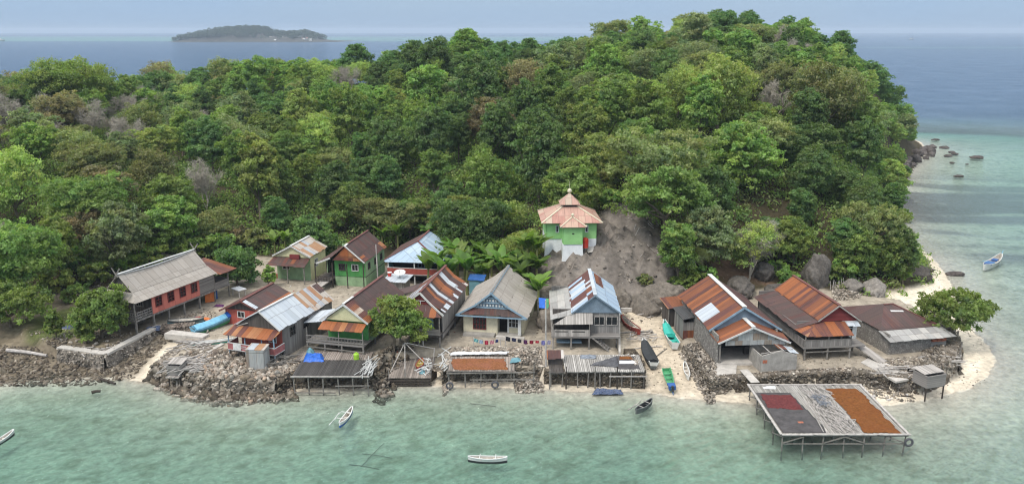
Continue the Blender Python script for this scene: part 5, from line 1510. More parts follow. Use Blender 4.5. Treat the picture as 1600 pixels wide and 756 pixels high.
# mihrab bay in front
h.part('bay_plinth', 'mosque_white', lambda m: (m.slab([V(-1.6, -2.05, -2.7), V(1.7, -2.05, -2.7), V(1.28, -1.75, .95), V(-1.22, -1.75, .95)], .3), m.wall((-1.25, 0), (-1.25, -1.7), -2.7, .95, .2), m.wall((1.3, -1.7), (1.3, 0), -2.7, .95, .2)))
h.part('bay', 'mosque_green', lambda m: (m.wall((-1.22, -1.75), (1.28, -1.75), .95, 3.5, .2), m.wall((-1.22, 0), (-1.22, -1.66), .95, 3.5, .2), m.wall((1.28, -1.66), (1.28, 0), .95, 3.5, .2)))
mb = MB()
mb.slab([V(-1.75, -2.3, 3.4), V(1.8, -2.3, 3.4), V(.05, -.6, 4.45)], .06); mb.slab([V(1.8, -2.3, 3.4), V(1.8, .0, 3.5), V(.05, .3, 4.5), V(.05, -.6, 4.45)], .06); mb.slab([V(-1.75, 0, 3.5), V(-1.75, -2.3, 3.4), V(.05, -.6, 4.45), V(.05, .3, 4.5)], .06)
br = mb.build('bay_roof', M['tin_pink'], h.r)
h.part('ridge_cap', 'cream', lambda m: (m.beam((-1.75, -2.3, 3.45), (.05, -.6, 4.5), .15, .06), m.beam((1.8, -2.3, 3.45), (.05, -.6, 4.5), .15, .06), ball(m, (.05, -.6, 4.75), .22), ball(m, (1.75, -2.2, 3.55), .14)), parent=br)
h.part('bay_vent', 'inside', lambda m: m.box(-.12, .2, -1.87, -1.855, 2.35, 2.5))
for sx in (-1.95, 2.05): h.window((sx, -.1, 2.7), (1, 0), .36, .95, 1, 1, 'mosque_white')
for yy in (1.6, 4.6): h.window((W_ + .1, yy, 2.6), (0, 1), .5, .95, 1, 1, 'mosque_white')
# red water tank on its stand beside the bay
x, y = 8.1 + 1.85, 110.2 - .8
r = empty('water_tank', (x, y, MZ - .3), 0, 'red plastic water tank standing beside the mosque bay', 'water tank')
mb = MB(); mb.tube((0, 0, .55), (0, 0, 1.75), .42, .42, 14); mb.tube((0, 0, 1.75), (0, 0, 1.95), .42, .16, 14); [mb.tube((0, 0, z_), (0, 0, z_ + .06), .45, .45, 14) for z_ in (.8, 1.1, 1.4)]
mb.build('tank', M['plastic_red'], r)
mb = MB(); [mb.beam((sx, sy, -1.2), (sx, sy, .5), .09) for sx in (-.3, .3) for sy in (-.3, .3)]; mb.box(-.42, .42, -.42, .42, .47, .54); mb.build('stand', M['post'], r)

# ================================================================ WATERFRONT: walls, rubble, rocks, decks
def octa(level):
    v = [(1, 0, 0), (-1, 0, 0), (0, 1, 0), (0, -1, 0), (0, 0, 1), (0, 0, -1)]
    f = [(0, 2, 4), (2, 1, 4), (1, 3, 4), (3, 0, 4), (2, 0, 5), (1, 2, 5), (3, 1, 5), (0, 3, 5)]
    v = [np.array(a, float) for a in v]
    for _ in range(level):
        nf = []; cache = {}

        def mid(a, b):
            key = (min(a, b), max(a, b))
            if key not in cache:
                m = v[a] + v[b]; v.append(m / np.linalg.norm(m)); cache[key] = len(v) - 1
            return cache[key]
        for a, b, c in f:
            ab, bc, ca = mid(a, b), mid(b, c), mid(c, a)
            nf += [(a, ab, ca), (ab, b, bc), (ca, bc, c), (ab, bc, ca)]
        f = nf
    return np.array(v), np.array(f)


def rock_shape(seed, level=1, rough=.35):
    v, f = octa(level); g = np.random.default_rng(seed)
    d = np.zeros(len(v))
    for fr, am in ((1.1, 1.), (2.3, .55), (4.7, .28), (9, .12)):
        w_ = g.normal(size=(3, 3)); ph = g.random(3) * 6.28
        d += am * (np.sin(v @ w_ * fr + ph).sum(1)) / 3
    v = v * (1 + rough * d)[:, None]
    # flat broken faces
    for _ in range(5):
        n = unit(g.normal(size=3)); h_ = .62 + .25 * g.random(); k_ = v @ n - h_; v = v - np.where(k_ > 0, k_, 0)[:, None] * n * .85
    return v, f


PEB = [rock_shape(i, 1, .5) for i in range(14)]
k = NT('rock')
at = k.node('ShaderNodeVertexColor', layer_name='tone'); tcn = k.node('ShaderNodeTexCoord')
n_ = k.noise(tcn.outputs['Object'], 1.7, 6, .68); n3 = k.noise(tcn.outputs['Object'], 9., 3)
c = k.mix(k.rng(n_, .3, .7), (.5, .5, .5), (1.4, 1.38, 1.34)); c = k.mix(1., at.outputs[0], c, 'MULTIPLY')
c = k.mix(k.math('MULTIPLY', k.rng(n3, .6, .75), .35), c, (.42, .40, .36))
k.link(c, k.b.inputs['Base Color']); k.b.inputs['Roughness'].default_value = .95; k.b.inputs['Specular IOR Level'].default_value = .12
k.bump(k.math('ADD', n_, k.math('MULTIPLY', n3, .25)), .9, .25)
M['rock'] = k.m


def scatter(pos, size, tones, seed, flat=.58):
    g = np.random.default_rng(seed); vs, fs, ts = [], [], []; off = 0
    for p, s, t in zip(pos, size, tones):
        v, f = PEB[g.integers(14)]
        q = g.normal(size=(3, 3)); q, _ = np.linalg.qr(q)
        vv = (v * np.array([g.uniform(.9, 1.7), g.uniform(.7, 1.1), flat * g.uniform(.6, 1.3)]) * s) @ (q if g.random() < .5 else np.array([[math.cos(a := g.random() * 6.28), -math.sin(a), 0], [math.sin(a), math.cos(a), 0], [0, 0, 1]])) + p
        vs.append(vv); fs.append(f + off); off += len(v); ts.append(np.repeat([t], len(v), 0))
    return np.concatenate(vs), np.concatenate(fs), np.concatenate(ts)


def tone_pick(g, n, cols):
    c = np.array(cols)[g.integers(len(cols), size=n)]
    return c * (.65 + .7 * g.random(n))[:, None]


PALE_C = [(.38, .335, .285), (.43, .38, .325), (.26, .22, .18), (.47, .43, .375), (.31, .25, .20)]
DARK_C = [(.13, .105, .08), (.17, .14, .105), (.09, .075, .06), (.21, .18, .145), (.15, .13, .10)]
GREY_C = [(.235, .205, .17), (.29, .255, .215), (.16, .14, .115), (.35, .31, .265)]
MIX_C = PALE_C[:3] + DARK_C[:3] + GREY_C[:2]


def in_poly(poly, n, g):
    p = np.array(poly); lo, hi = p.min(0), p.max(0); out = []
    while len(out) < n:
        q = lo + (hi - lo) * g.random((n * 2, 2)); m = poly_sd(q[:, 0], q[:, 1], poly) > 0
        out += list(q[m])
    return np.array(out[:n])


def rubble(px, z, n, s0, s1, cols, label, pile=0., seed=0, name='rubble', base=None, flat=.58):
    g = np.random.default_rng(seed + 900); poly = [P(a, b, z) for a, b in px]
    q = in_poly(poly, n, g); sd_ = poly_sd(q[:, 0], q[:, 1], poly); top = max(sd_.max(), .1)
    zz = ground_z(q[:, 0], q[:, 1]) if base is None else np.full(n, base)
    zz = zz + pile * np.minimum(sd_ / top * 1.6, 1) * (.3 + .7 * g.random(n)) + .02
    s = s0 + (s1 - s0) * g.random(n) ** 3.2
    v, f, t = scatter(np.column_stack([q, zz]), s, tone_pick(g, n, cols), seed, flat)
    o = arr_mesh(name, v, f, M['rock'], colors={'tone': t})
    return tag(o, label, 'rubble', kind='stuff')


def stone_wall(pts, z0, z1, label, cols, th=.7, dens=34, s=(.06, .24), seed=0, batter=.25, topcols=None, name='stone_wall', wob=.12):
    g = np.random.default_rng(seed + 500); vs, fs, ts = [], [], []; off = 0
    pts = [np.array(p, float) for p in pts]
    P_, S_, T_ = [], [], []
    for a, b in zip(pts[:-1], pts[1:]):
        L = np.linalg.norm(b - a); d = (b - a) / L; nrm = np.array([d[1], -d[0]])          # seaward side on the right of a->b
        n = max(2, int(L / .5)); rows = 5
        grid = []
        for i in range(n + 1):
            c_ = a + d * L * i / n
            col_ = []
            for j in range(rows + 1):
                t = j / rows; zz = z0 - .5 + (z1 - z0 + .5) * t
                o_ = batter * (1 - t) + g.normal() * wob * (.3 if j == rows else 1)
                col_.append((*(c_ + nrm * o_), zz + g.normal() * .03))
            col_.append((*(c_ - nrm * th), z1 + g.normal() * .03)); col_.append((*(c_ - nrm * th), z0 - .5))
            grid.append(col_)
        k_ = rows + 3; base = off
        vs.append(np.array(grid).reshape(-1, 3)); off += (n + 1) * k_
        ii = base + np.arange((n + 1) * k_).reshape(n + 1, k_)
        q4 = np.stack([ii[:-1, :-1], ii[1:, :-1], ii[1:, 1:], ii[:-1, 1:]], -1).reshape(-1, 4)
        fs.append(np.concatenate([q4[:, [0, 1, 2]], q4[:, [0, 2, 3]]]))
        tt = tone_pick(g, (n + 1) * k_, cols) * .75
        ts.append(tt)
        m = int(L * (z1 - z0) * dens)
        u_ = g.random(m) * L; t_ = g.random(m) ** .9
        for uu, tv in zip(u_, t_):
            c_ = a + d * uu + nrm * (batter * (1 - tv) + .02); P_.append((*c_, z0 - .1 + (z1 - z0 + .08) * tv)); S_.append(s[0] + (s[1] - s[0]) * g.random() ** 3); T_.append(tone_pick(g, 1, cols)[0])
        m = int(L * th * dens * .45)
        for _ in range(m):
            c_ = a + d * L * g.random() - nrm * th * g.random(); P_.append((*c_, z1 + .02)); S_.append(s[0] * .8 + (s[1] - s[0]) * .6 * g.random() ** 3); T_.append(tone_pick(g, 1, topcols or cols)[0])
    v, f, t = scatter(np.array(P_), np.array(S_), np.array(T_), seed)
    vs.append(v); fs.append(f + off); ts.append(t)
    o = arr_mesh(name, np.concatenate(vs), np.concatenate(fs), M['rock'], colors={'tone': np.concatenate(ts)})
    return tag(o, label, 'wall')


W = lambda l, z=.3: [P(x, y, z) for x, y in l]
w1 = stone_wall(W([(92, 562), (165, 573), (252, 527)], .4), .4, 1.75, 'grey stone sea wall below the leafy tree and red plank house', GREY_C + PALE_C[:2], th=1.3, batter=.35, s=(.05, .18), seed=1, wob=.08)
mb = MB(); q = W([(92, 562), (165, 573), (252, 527)], .4)
mb.wall((q[0][0], q[0][1] + .45), (q[1][0], q[1][1] + .45), 1.6, 1.86, .8); mb.wall((q[1][0] - .1, q[1][1] + .46), (q[2][0] - .3, q[2][1] + .3), 1.61, 1.87, .8); mb.build('wall_cap', M['concrete_pale'], w1)
stone_wall(W([(252, 527), (304, 524)], .6), .5, 1.9, 'short wall with flat pale slab top at the head of the little inlet', [(.34, .28, .24), (.22, .19, .16), (.15, .12, .10)], th=1.2, seed=2)
stone_wall(W([(294, 545), (238, 590), (300, 606), (345, 612), (432, 613)], .2), .0, 1.6, 'broken dark rubble sea wall in front of the pink balcony house', GREY_C + PALE_C[:3] + DARK_C[:2], th=1.2, batter=.5, s=(.05, .24), seed=3, topcols=PALE_C, wob=.3)
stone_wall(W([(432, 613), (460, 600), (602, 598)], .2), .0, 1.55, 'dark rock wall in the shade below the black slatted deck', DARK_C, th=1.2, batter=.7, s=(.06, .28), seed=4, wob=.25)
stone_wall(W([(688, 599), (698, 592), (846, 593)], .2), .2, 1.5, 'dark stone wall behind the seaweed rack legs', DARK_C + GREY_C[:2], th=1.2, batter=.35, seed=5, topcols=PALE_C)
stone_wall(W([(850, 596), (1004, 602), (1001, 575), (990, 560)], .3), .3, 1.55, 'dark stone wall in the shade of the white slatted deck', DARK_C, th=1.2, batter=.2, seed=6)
stone_wall(W([(1066, 560), (1109, 614), (1180, 610), (1262, 604), (1340, 601)], .2), .1, 1.75, 'grey stone quay wall in front of the big rusty roofed house', GREY_C + DARK_C, th=1.0, batter=.15, seed=7, topcols=PALE_C, wob=.08)
stone_wall(W([(1340, 601), (1362, 607), (1432, 613), (1440, 603)], .2), .1, 1.75, 'stone quay wall beside the right stilt hut with a dark gap', GREY_C + DARK_C, th=1.0, batter=.15, seed=8, topcols=PALE_C, wob=.08)
stone_wall(W([(1440, 600), (1488, 576), (1497, 546), (1468, 504)], .9), .6, 2.1, 'loose rubble bank curving round the point behind the stakes', GREY_C + DARK_C[:2], th=1.6, batter=.5, s=(.06, .22), seed=9, wob=.25)
# low plastered walls
mb = MB(); a_, b_ = P(967, 478, G), P(968, 556, G)
mb.wall(a_, b_, 1.4, 2.05, .22); tag(mb.build('garden_wall', M['concrete_pale']), 'thin pale plastered wall along the right side of the blue gabled house', 'wall')
mb = MB(); mb.wall(P(970, 487, G), P(1040, 487, G), 1.3, 2.1, .3); tag(mb.build('garden_wall', M['concrete_pale']), 'low pale wall closing the back of the sandy boat landing', 'wall')
mb = MB(); q = W([(1112, 586), (1150, 586), (1152, 560), (1112, 560)], 1.7); mb.slab([V(*p, 1.72) for p in q], .3); tag(mb.build('terrace', M['concrete_pale']), 'pale concrete terrace slab on the quay by the open shed', 'terrace')
mb = MB(); q = W([(1345, 566), (1400, 596), (1432, 590), (1362, 556)], 1.65); mb.slab([V(*p, 1.68) for p in q], .2); tag(mb.build('concrete_path', M['concrete_pale']), kind='structure')
for (a1, b1, z_, wd, lab) in [((262, 518), (322, 524), 1.9, 1.3, 'flat pinkish concrete slab above the inlet head'), ((305, 560), (348, 536), 1.75, .5, 'grey concrete kerb wall among the debris by the inlet'), ((252, 560), (292, 540), 1.5, .4, 'concrete kerb along the right side of the little inlet')]:
    mb = MB(); mb.wall(P(*a1, z_), P(*b1, z_), z_ - .7, z_, wd); tag(mb.build('concrete_slab', M['concrete_pale']), lab, 'slab')

rubble([(-160, 535), (100, 548), (165, 570), (255, 524), (266, 536), (228, 562), (207, 584), (150, 592), (60, 594), (-160, 600)], .5, 4940, 0.056, 0.306, DARK_C + [(.26, .225, .18)], 'dark stones and coral rubble covering the left shore', seed=1)
rubble([(240, 588), (292, 552), (345, 545), (420, 565), (470, 568), (455, 604), (345, 612), (300, 606)], 1.4, 2850, 0.056, 0.357, PALE_C + GREY_C + [(.38, .29, .22)], 'pale pinkish broken rubble on top of the left sea wall', pile=.12, seed=2)
rubble([(246, 580), (292, 552), (345, 550), (440, 572), (455, 600), (345, 607), (300, 600)], 1.6, 60, .25, .75, [(.42, .36, .31), (.36, .30, .25), (.45, .41, .36)], 'flat broken slabs of pale concrete on the left sea wall', pile=.15, seed=33, flat=.14)
rubble([(225, 592), (240, 586), (300, 604), (350, 611), (460, 611), (466, 620), (350, 622), (290, 616)], .2, 1330, 0.084, 0.468, DARK_C, 'dark boulders tumbled into the water at the foot of the left wall', pile=.15, seed=3)
rubble([(584, 610), (590, 560), (640, 548), (650, 560), (612, 600), (600, 614)], .9, 798, 0.084, 0.425, DARK_C + GREY_C[:2], 'dark rocks heaped between the black deck and the plank deck', pile=.9, seed=4)
rubble([(800, 552), (845, 548), (850, 592), (806, 592)], 1.5, 1710, 0.042, 0.221, PALE_C + GREY_C, 'pale coral rubble banked at the right end of the seaweed rack', pile=.55, seed=5)
rubble([(690, 562), (705, 545), (845, 544), (845, 556), (712, 558), (700, 590), (692, 594)], 1.5, 4200, .05, .26, PALE_C + GREY_C, 'pale coral and junk behind the seaweed rack', pile=.25, seed=55)
rubble([(968, 562), (985, 548), (1004, 560), (1006, 580), (985, 582)], 1.5, 494, 0.042, 0.187, PALE_C + [(.6, .57, .54)], 'white shells and coral piled at the corner of the white deck', pile=.4, seed=6)
rubble([(1062, 548), (1090, 540), (1120, 575), (1118, 612), (1106, 612), (1082, 580)], 1.2, 1330, 0.042, 0.255, GREY_C + PALE_C[:3], 'grey coral rubble sloping from the shed wall to the sand', pile=.6, seed=7)
rubble([(1240, 580), (1300, 572), (1345, 576), (1430, 592), (1432, 604), (1340, 598), (1262, 600), (1190, 604), (1190, 592)], 1.7, 1300, 0.042, 0.221, PALE_C + GREY_C + [(.55, .52, .49)], 'pale rubble strewn along the top of the right quay', pile=.12, seed=8)
rubble([(1372, 562), (1432, 556), (1440, 590), (1405, 590)], 1.6, 798, 0.035, 0.170, PALE_C + GREY_C, 'white coral bits in the yard of the low block house', pile=.1, seed=9)
rubble([(1436, 556), (1464, 522), (1488, 545), (1486, 574), (1445, 594)], 1.7, 1710, 0.056, 0.255, GREY_C + DARK_C[:2], 'grey broken rubble heaped on the point beside the block house', pile=.6, seed=10)
rubble([(40, 520), (90, 512), (150, 520), (250, 520), (240, 534), (165, 556), (100, 546)], 1.6, 420, 0.042, 0.255, PALE_C + GREY_C, 'pale stones and broken coral above the left shore', pile=.2, seed=11)
rubble([(262, 500), (320, 482), (345, 490), (330, 520), (300, 524), (262, 516)], 1.6, 608, 0.035, 0.204, PALE_C + GREY_C, 'scattered rubble in the yard below the red plank house', pile=.1, seed=12)
rubble([(1300, 448), (1345, 446), (1345, 466), (1300, 470)], 1.7, 608, 0.056, 0.255, PALE_C + GREY_C, 'pale stones heaped behind the block house roof', pile=.5, seed=13)
rubble([(130, 430), (240, 380), (310, 345), (330, 352), (260, 392), (150, 445)], 3.0, 494, 0.070, 0.297, GREY_C + DARK_C, 'stones in the clearing behind the red house', seed=14)
rubble([(850, 470), (842, 440), (900, 400), (960, 330), (1010, 360), (1055, 440), (1058, 478), (960, 478)], 4, 874, 0.042, 0.255, GREY_C + [(.16, .13, .11)], 'loose stones and dry scraps on the bare rock slope', seed=15)

# -- boulders
BOUL = [rock_shape(70 + i, 4, .34) for i in range(6)]
for _i, (_v, _f) in enumerate(BOUL):      # cracks and pitting
    _q = fbm(_v[:, 0] * 3.1 + _v[:, 2] * 2.3 + 50, _v[:, 1] * 3.1 - _v[:, 2] * 2.7 + 50, 300 + _i, 5) - .5
    BOUL[_i] = (_v * (1 + .38 * _q)[:, None], _f)


def boulder(px, py, z, r, label, tone=(.15, .135, .118), stretch=(1, 1, 1), sink=.35, group=None, seed=0, on=True):
    x, y = P(px, py, z)
    if on: zz = gz(x, y); x, y = P(px, py, zz + r * .3) if zz > 0 else (x, y); z = max(gz(x, y), -.3)
    v, f = BOUL[(seed + int(px)) % 6]
    g = np.random.default_rng(int(px * 7 + py))
    o = arr_mesh('boulder', v * r * np.array(stretch), f, M['rock'], colors={'tone': np.repeat([np.array(tone) * g.uniform(.8, 1.2)], len(v), 0)}, smooth=False)
    o.location = (x, y, z + r * stretch[2] * (1 - 2 * sink) * .6); o.rotation_euler = (0, 0, g.random() * 6.28)
    return tag(o, label, 'boulder', group)


for px, py, z, r, st, lab in [
    (1192, 404, 4, 2.0, (1.1, .9, .9), 'rounded grey boulder right of the red soil patch'), (1275, 424, 3, 2.1, (.85, .9, 1.5), 'tall dark grey boulder above the stilt house with rusty roof'),
    (1160, 440, 2.5, 2.0, (1.7, .9, .6), 'broad rock ledge under the red soil patch'), (1242, 312, 8, 2.2, (1.4, 1, .8), 'dark boulder among the trees high on the right slope'),
    (1362, 452, 2.0, 1.6, (1.7, .8, .7), 'pale grey rock face behind the block house'), (1330, 446, 2.2, 1.6, (1.2, .8, .8), 'lower pale rock left of the rock face behind the block house'),
    (1428, 424, 1., 1.5, (1.5, 1, .7), 'dark boulder at the bush edge on the right beach'), (1441, 419, .8, 1.2, (1.5, 1, .7), 'rounded dark boulder on the right beach sand'), (1437, 428, .8, .9, (1.2, 1, .7), 'small dark boulder in front of the two beach boulders'),
    (905, 398, 5.6, 1.15, (1.1, .9, .85), 'grey boulder under the red water tank of the mosque')]:
    boulder(px, py, z, r, lab, tone=(.23, .21, .19) if 'pale' in lab else (.105, .095, .086), stretch=st)
for px, py, r, st in [(888, 418, 2.8, (1.5, .9, .8)), (856, 412, 2.6, (1.2, .9, .9)), (1000, 474, 2.6, (1.6, .7, .8)), (1040, 470, 2.6, (1.5, .8, .9)), (968, 470, 2.0, (1.3, .7, .8)), (870, 455, 2.0, (1.5, .8, .6))]:
    names = {888: 'weathered grey rock bulge right below the mosque bay', 856: 'grey rock bulge below the left corner of the mosque', 1000: 'dark overhanging rock ledge behind the sandy landing', 1040: 'rock ledge with undercut beside the lean-to with rusty roof', 968: 'dark rock at the right back corner of the blue gabled house', 870: 'low rock shelf behind the lean-to roof of the blue gabled house'}
    boulder(px, py, 3, r, names[px], tone=(.17, .148, .125), stretch=st, sink=.5)
rd = random.Random(8)
for i in range(24):
    px = 1405 + rd.random() * 52; py = 262 - (px - 1405) * .62 + rd.uniform(-8, 10)
    boulder(px, py, 1, rd.uniform(.7, 1.8), 'dark boulder in the heap at the foot of the wooded point', tone=(.12, .105, .10), stretch=(1.2, 1, .75), group='dark boulders heaped at the foot of the wooded point')
for px, py, r, lab in [(1461, 219, 1.3, 'flat dark sea rock farthest out past the point'), (1475, 231, 1.5, 'dark sea rock second from the far end of the row'), (1487, 238, 1.0, 'low dark rock in the middle of the sea rocks'), (1481, 244, 1.2, 'dark sea rock nearest the heap of boulders'),
                       (1492, 241, 1.3, 'wide dark sea rock right of the middle of the row'), (1525, 247, 1.9, 'long brown sea rock lying alone farthest right'), (1488, 255, .7, 'small dark sea rock'), (1497, 276, 1.2, 'black jagged rock in the shallows nearest the beach side'), (1491, 429, 1.3, 'brown rock in the shallows off the right beach'), (1511, 257, .5, 'tiny rock awash among the sea rocks')]:
    x, y = P(px, py, 0); v, f = BOUL[int(px) % 6]
    o = arr_mesh('sea_rock', v * r * .7 * np.array([1.5, .9, .45]), f, M['rock'], colors={'tone': np.repeat([(.10, .085, .08)], len(v), 0)}); o.location = (x, y, .05); tag(o, lab, 'rock')


# -- decks and racks
M['slat_white'] = m_wood('slat_white', (.40, .38, .35), .22, var=.4, gap=.12)
M['slat_grey'] = m_wood('slat_grey', (.29, .275, .25), .2, var=.45, gap=.12)
M['slat_dark'] = m_wood('slat_dark', (.075, .07, .066), .2, var=.4, gap=.1)
M['slat_brown'] = m_wood('slat_brown', (.27, .23, .20), .24, var=.4, gap=.1)
M['net_navy'] = m_plain('net_navy', (.05, .07, .13), .85, .5, 3.5, .1, dirt=(.40, .43, .48), dirt_amt=1.)
M['net_grey'] = m_plain('net_grey', (.18, .20, .23), .85, .5, 3.5, .1, dirt=(.40, .43, .46), dirt_amt=.9)
M['net'] = m_plain('net', (.075, .07, .07), .9, .35, 1.2, .1, dirt=(.14, .13, .12))
M['pole_pale'] = m_plain('pole_pale', (.42, .39, .36), .85, .3, 3, .1)
M['sheet_white'] = m_plain('sheet_white', (.66, .67, .68), .6, .12, 2)
M['tarp_dark'] = m_plain('tarp_dark', (.085, .085, .092), .6, .4, 2.5)


def weed_mat(name, c, c2):
    k = NT(name); tcn = k.node('ShaderNodeTexCoord'); o_ = tcn.outputs['Object']
    a = k.noise(o_, 5.5, 6, .75); b = k.noise(o_, .9, 4); d = k.noise(o_, 18, 3, .7)
    t = k.math('ADD', k.math('MULTIPLY', a, .55), k.math('MULTIPLY', d, .45))
    cc = k.mix(k.rng(t, .36, .64), mul(c, .22), mul(c, 1.25)); cc = k.mix(k.rng(b, .35, .7, 0, .55), cc, c2)
    k.link(cc, k.b.inputs['Base Color']); k.b.inputs['Roughness'].default_value = .95; k.b.inputs['Specular IOR Level'].default_value = .1
    k.bump(t, 1., .12); return k.m


M['weed_orange'] = weed_mat('weed_orange', (.25, .098, .030), (.19, .065, .022))
M['weed_red'] = weed_mat('weed_red', (.185, .052, .05), (.13, .042, .045))
M['weed_pink'] = weed_mat('weed_pink', (.30, .125, .052), (.30, .12, .08))


def deck_frame(r, x0, x1, y0, y1, z, surf, nx_, ny_, foot, brace=True, along='y', gap=.03, th=.05, leg_mat='post', bw=.2, rag=.06):
    mb = MB()
    if along == 'y':
        x = x0
        while x < x1:
            w_ = bw * random.uniform(.7, 1.25); xe = min(x + w_, x1)
            mb.box(x, xe - gap, y0 - random.uniform(0, rag), y1 + random.uniform(0, rag), z - th, z + random.uniform(-.012, .012)); x = xe
    else:
        y = y0
        while y < y1:
            w_ = bw * random.uniform(.7, 1.25); ye = min(y + w_, y1)
            mb.box(x0 - random.uniform(0, rag), x1 + random.uniform(0, rag), y, ye - gap, z - th, z + random.uniform(-.012, .012)); y = ye
    mb.build('platform', M[surf], r)
    for i in range(nx_):
        for j in range(ny_):
            x = x0 + .12 + (x1 - x0 - .24) * i / (nx_ - 1); y = y0 + .1 + (y1 - y0 - .2) * j / (ny_ - 1)
            mb = MB(); mb.tube((x + random.uniform(-.12, .12), y + random.uniform(-.1, .1), foot - random.uniform(.3, .5)), (x, y, z - th - .12), .075, .07, 6); mb.build('leg', M[leg_mat], r)
    for j in range(ny_):
        y = y0 + .1 + (y1 - y0 - .2) * j / (ny_ - 1)
        mb = MB(); mb.beam((x0 - .1, y, z - th - .065), (x1 + .1, y, z - th - .065), .1, .12); mb.build('beam', M[leg_mat], r)


# big jetty with three drying fields
JX0, JX1, JY0, JY1, JZ = 23.7, 34.8, 66.7, 77.2, 1.6
r = empty('drying_jetty', (0, 0, 0), 0, 'large square drying jetty on stilts with red and orange seaweed at the lower right', 'jetty')
deck_frame(r, JX0, JX1, JY0, JY1, JZ, 'slat_grey', 7, 5, -.6, along='y')
for a, b in [((JX0, JY0 - .05), (JX1, JY0 - .05)), ((JX1 + .05, JY0), (JX1 + .05, JY1)), ((JX0 - .05, JY0), (JX0 - .05, JY1)), ((JX0, JY1 + .05), (JX1, JY1 + .05))]:
    mb = MB(); n = 4
    for i in range(n):
        p = V(*a, 0).lerp(V(*b, 0), i / n); q = V(*a, 0).lerp(V(*b, 0), (i + 1.08) / n); jz = random.uniform(-.02, .03)
        mb.beam(p + V(0, 0, JZ + .06 + jz), q + V(0, 0, JZ + .06 + jz * .5), .2, .09)
    mb.build('edge_board', M['pole_pale'], r)
for i in range(6):
    xa = JX0 + .12 + (JX1 - JX0 - .24) * i / 6; xb = JX0 + .12 + (JX1 - JX0 - .24) * (i + 1) / 6
    mb = MB(); mb.beam((xa, JY0, .75), (xb, JY0, .75), .07, .09)
    if i in (0, 2): mb.beam((xa, JY0 - .06, .85), (xb, JY0 - .06, JZ - .15), .07, .09)
    if i in (3, 5): mb.beam((xb, JY0 - .06, .85), (xa, JY0 - .06, JZ - .15), .07, .09)
    mb.build('brace', M['post'], r)
for j in range(4):
    ya = JY0 + .1 + (JY1 - JY0 - .2) * j / 4; yb = JY0 + .1 + (JY1 - JY0 - .2) * (j + 1) / 4
    mb = MB(); mb.beam((JX0, yb, .5), (JX0, ya, JZ - .15), .07, .09); mb.build('brace', M['post'], r)


def sheet(name, mat, poly, z, th, label, cat, lump=.05, seed=0, group=None, n=34, edge=.25):
    """a spread or heap lying on a deck: lumpy top that thins out to a ragged edge"""
    p = np.array(poly); lo, hi = p.min(0), p.max(0)
    xs = np.linspace(lo[0] - .1, hi[0] + .1, n); ys = np.linspace(lo[1] - .1, hi[1] + .1, n)
    X, Y = np.meshgrid(xs, ys); s = poly_sd(X, Y, poly) + (fbm(X * 1.3, Y * 1.3, seed, 3) - .5) * edge
    Z = z + .015 + th * smooth(0, .35, s) * (.6 + .4 * fbm(X * 2, Y * 2, seed + 3)) + lump * (fbm(X * 3.1, Y * 3.1, seed + 5) - .5) * (s > 0)
    idx = np.arange(n * n).reshape(n, n); q4 = np.stack([idx[:-1, :-1], idx[:-1, 1:], idx[1:, 1:], idx[1:, :-1]], -1).reshape(-1, 4)
    q4 = q4[(s.reshape(-1)[q4] > 0).all(1)]
    us, inv = np.unique(q4, return_inverse=True)
    top = np.stack([X, Y, Z], -1).reshape(-1, 3)[us]; bot = top.copy(); bot[:, 2] = z + .006
    m_ = len(us); f = inv.reshape(-1, 4)
    fb = f[:, ::-1] + m_
    e = np.concatenate([f[:, [0, 1]], f[:, [1, 2]], f[:, [2, 3]], f[:, [3, 0]]]); key = {tuple(a) for a in e}
    bd = np.array([(a, b) for a, b in e if (b, a) not in key])
    fs_ = np.stack([bd[:, 1], bd[:, 0], bd[:, 0] + m_, bd[:, 1] + m_], -1)
    o = arr_mesh(name, np.concatenate([top, bot]), np.concatenate([f, fb, fs_]), M[mat], smooth=True)
    return tag(o, label, cat, group)


sheet('shade_net', 'net', [(23.9, 66.9), (28.1, 66.9), (27.3, 75.6), (23.9, 75.6)], JZ + .02, .02, 'black shade net spread over the left third of the big jetty', 'net', .02, 1, edge=.1)
sheet('seaweed', 'weed_red', [(24.1, 71.9), (27.4, 71.6), (27.1, 74.9), (24.1, 75.0)], JZ + .05, .07, 'dark red seaweed drying on the black net of the big jetty', 'seaweed', .12, 2, n=50, edge=.5)
sheet('seaweed', 'weed_orange', [(31.1, 66.9), (34.3, 66.8), (34.3, 76.4), (31.0, 76.5), (31.2, 71.6)], JZ + .02, .12, 'long field of orange brown seaweed drying on the big jetty', 'seaweed', .14, 3, n=80, edge=.5)


def sticks(name, box, n, z, label, mat='pole_pale', L=(1., 2.6), dirn=0., spread=.35, rr=(.02, .045), cat='poles', layers=.25, group=None):
    x0, x1, y0, y1 = box; mb = MB()
    for i in range(n):
        a = dirn + random.gauss(0, spread); l = random.uniform(*L); c_ = V(random.uniform(x0, x1), random.uniform(y0, y1), z + .04 + random.random() ** 2 * layers)
        d = V(math.sin(a), math.cos(a), random.gauss(0, .03)) * l / 2; mb.tube(c_ - d, c_ + d, random.uniform(*rr), None, 5)
    return tag(mb.build(name, M[mat]), label, cat, group)


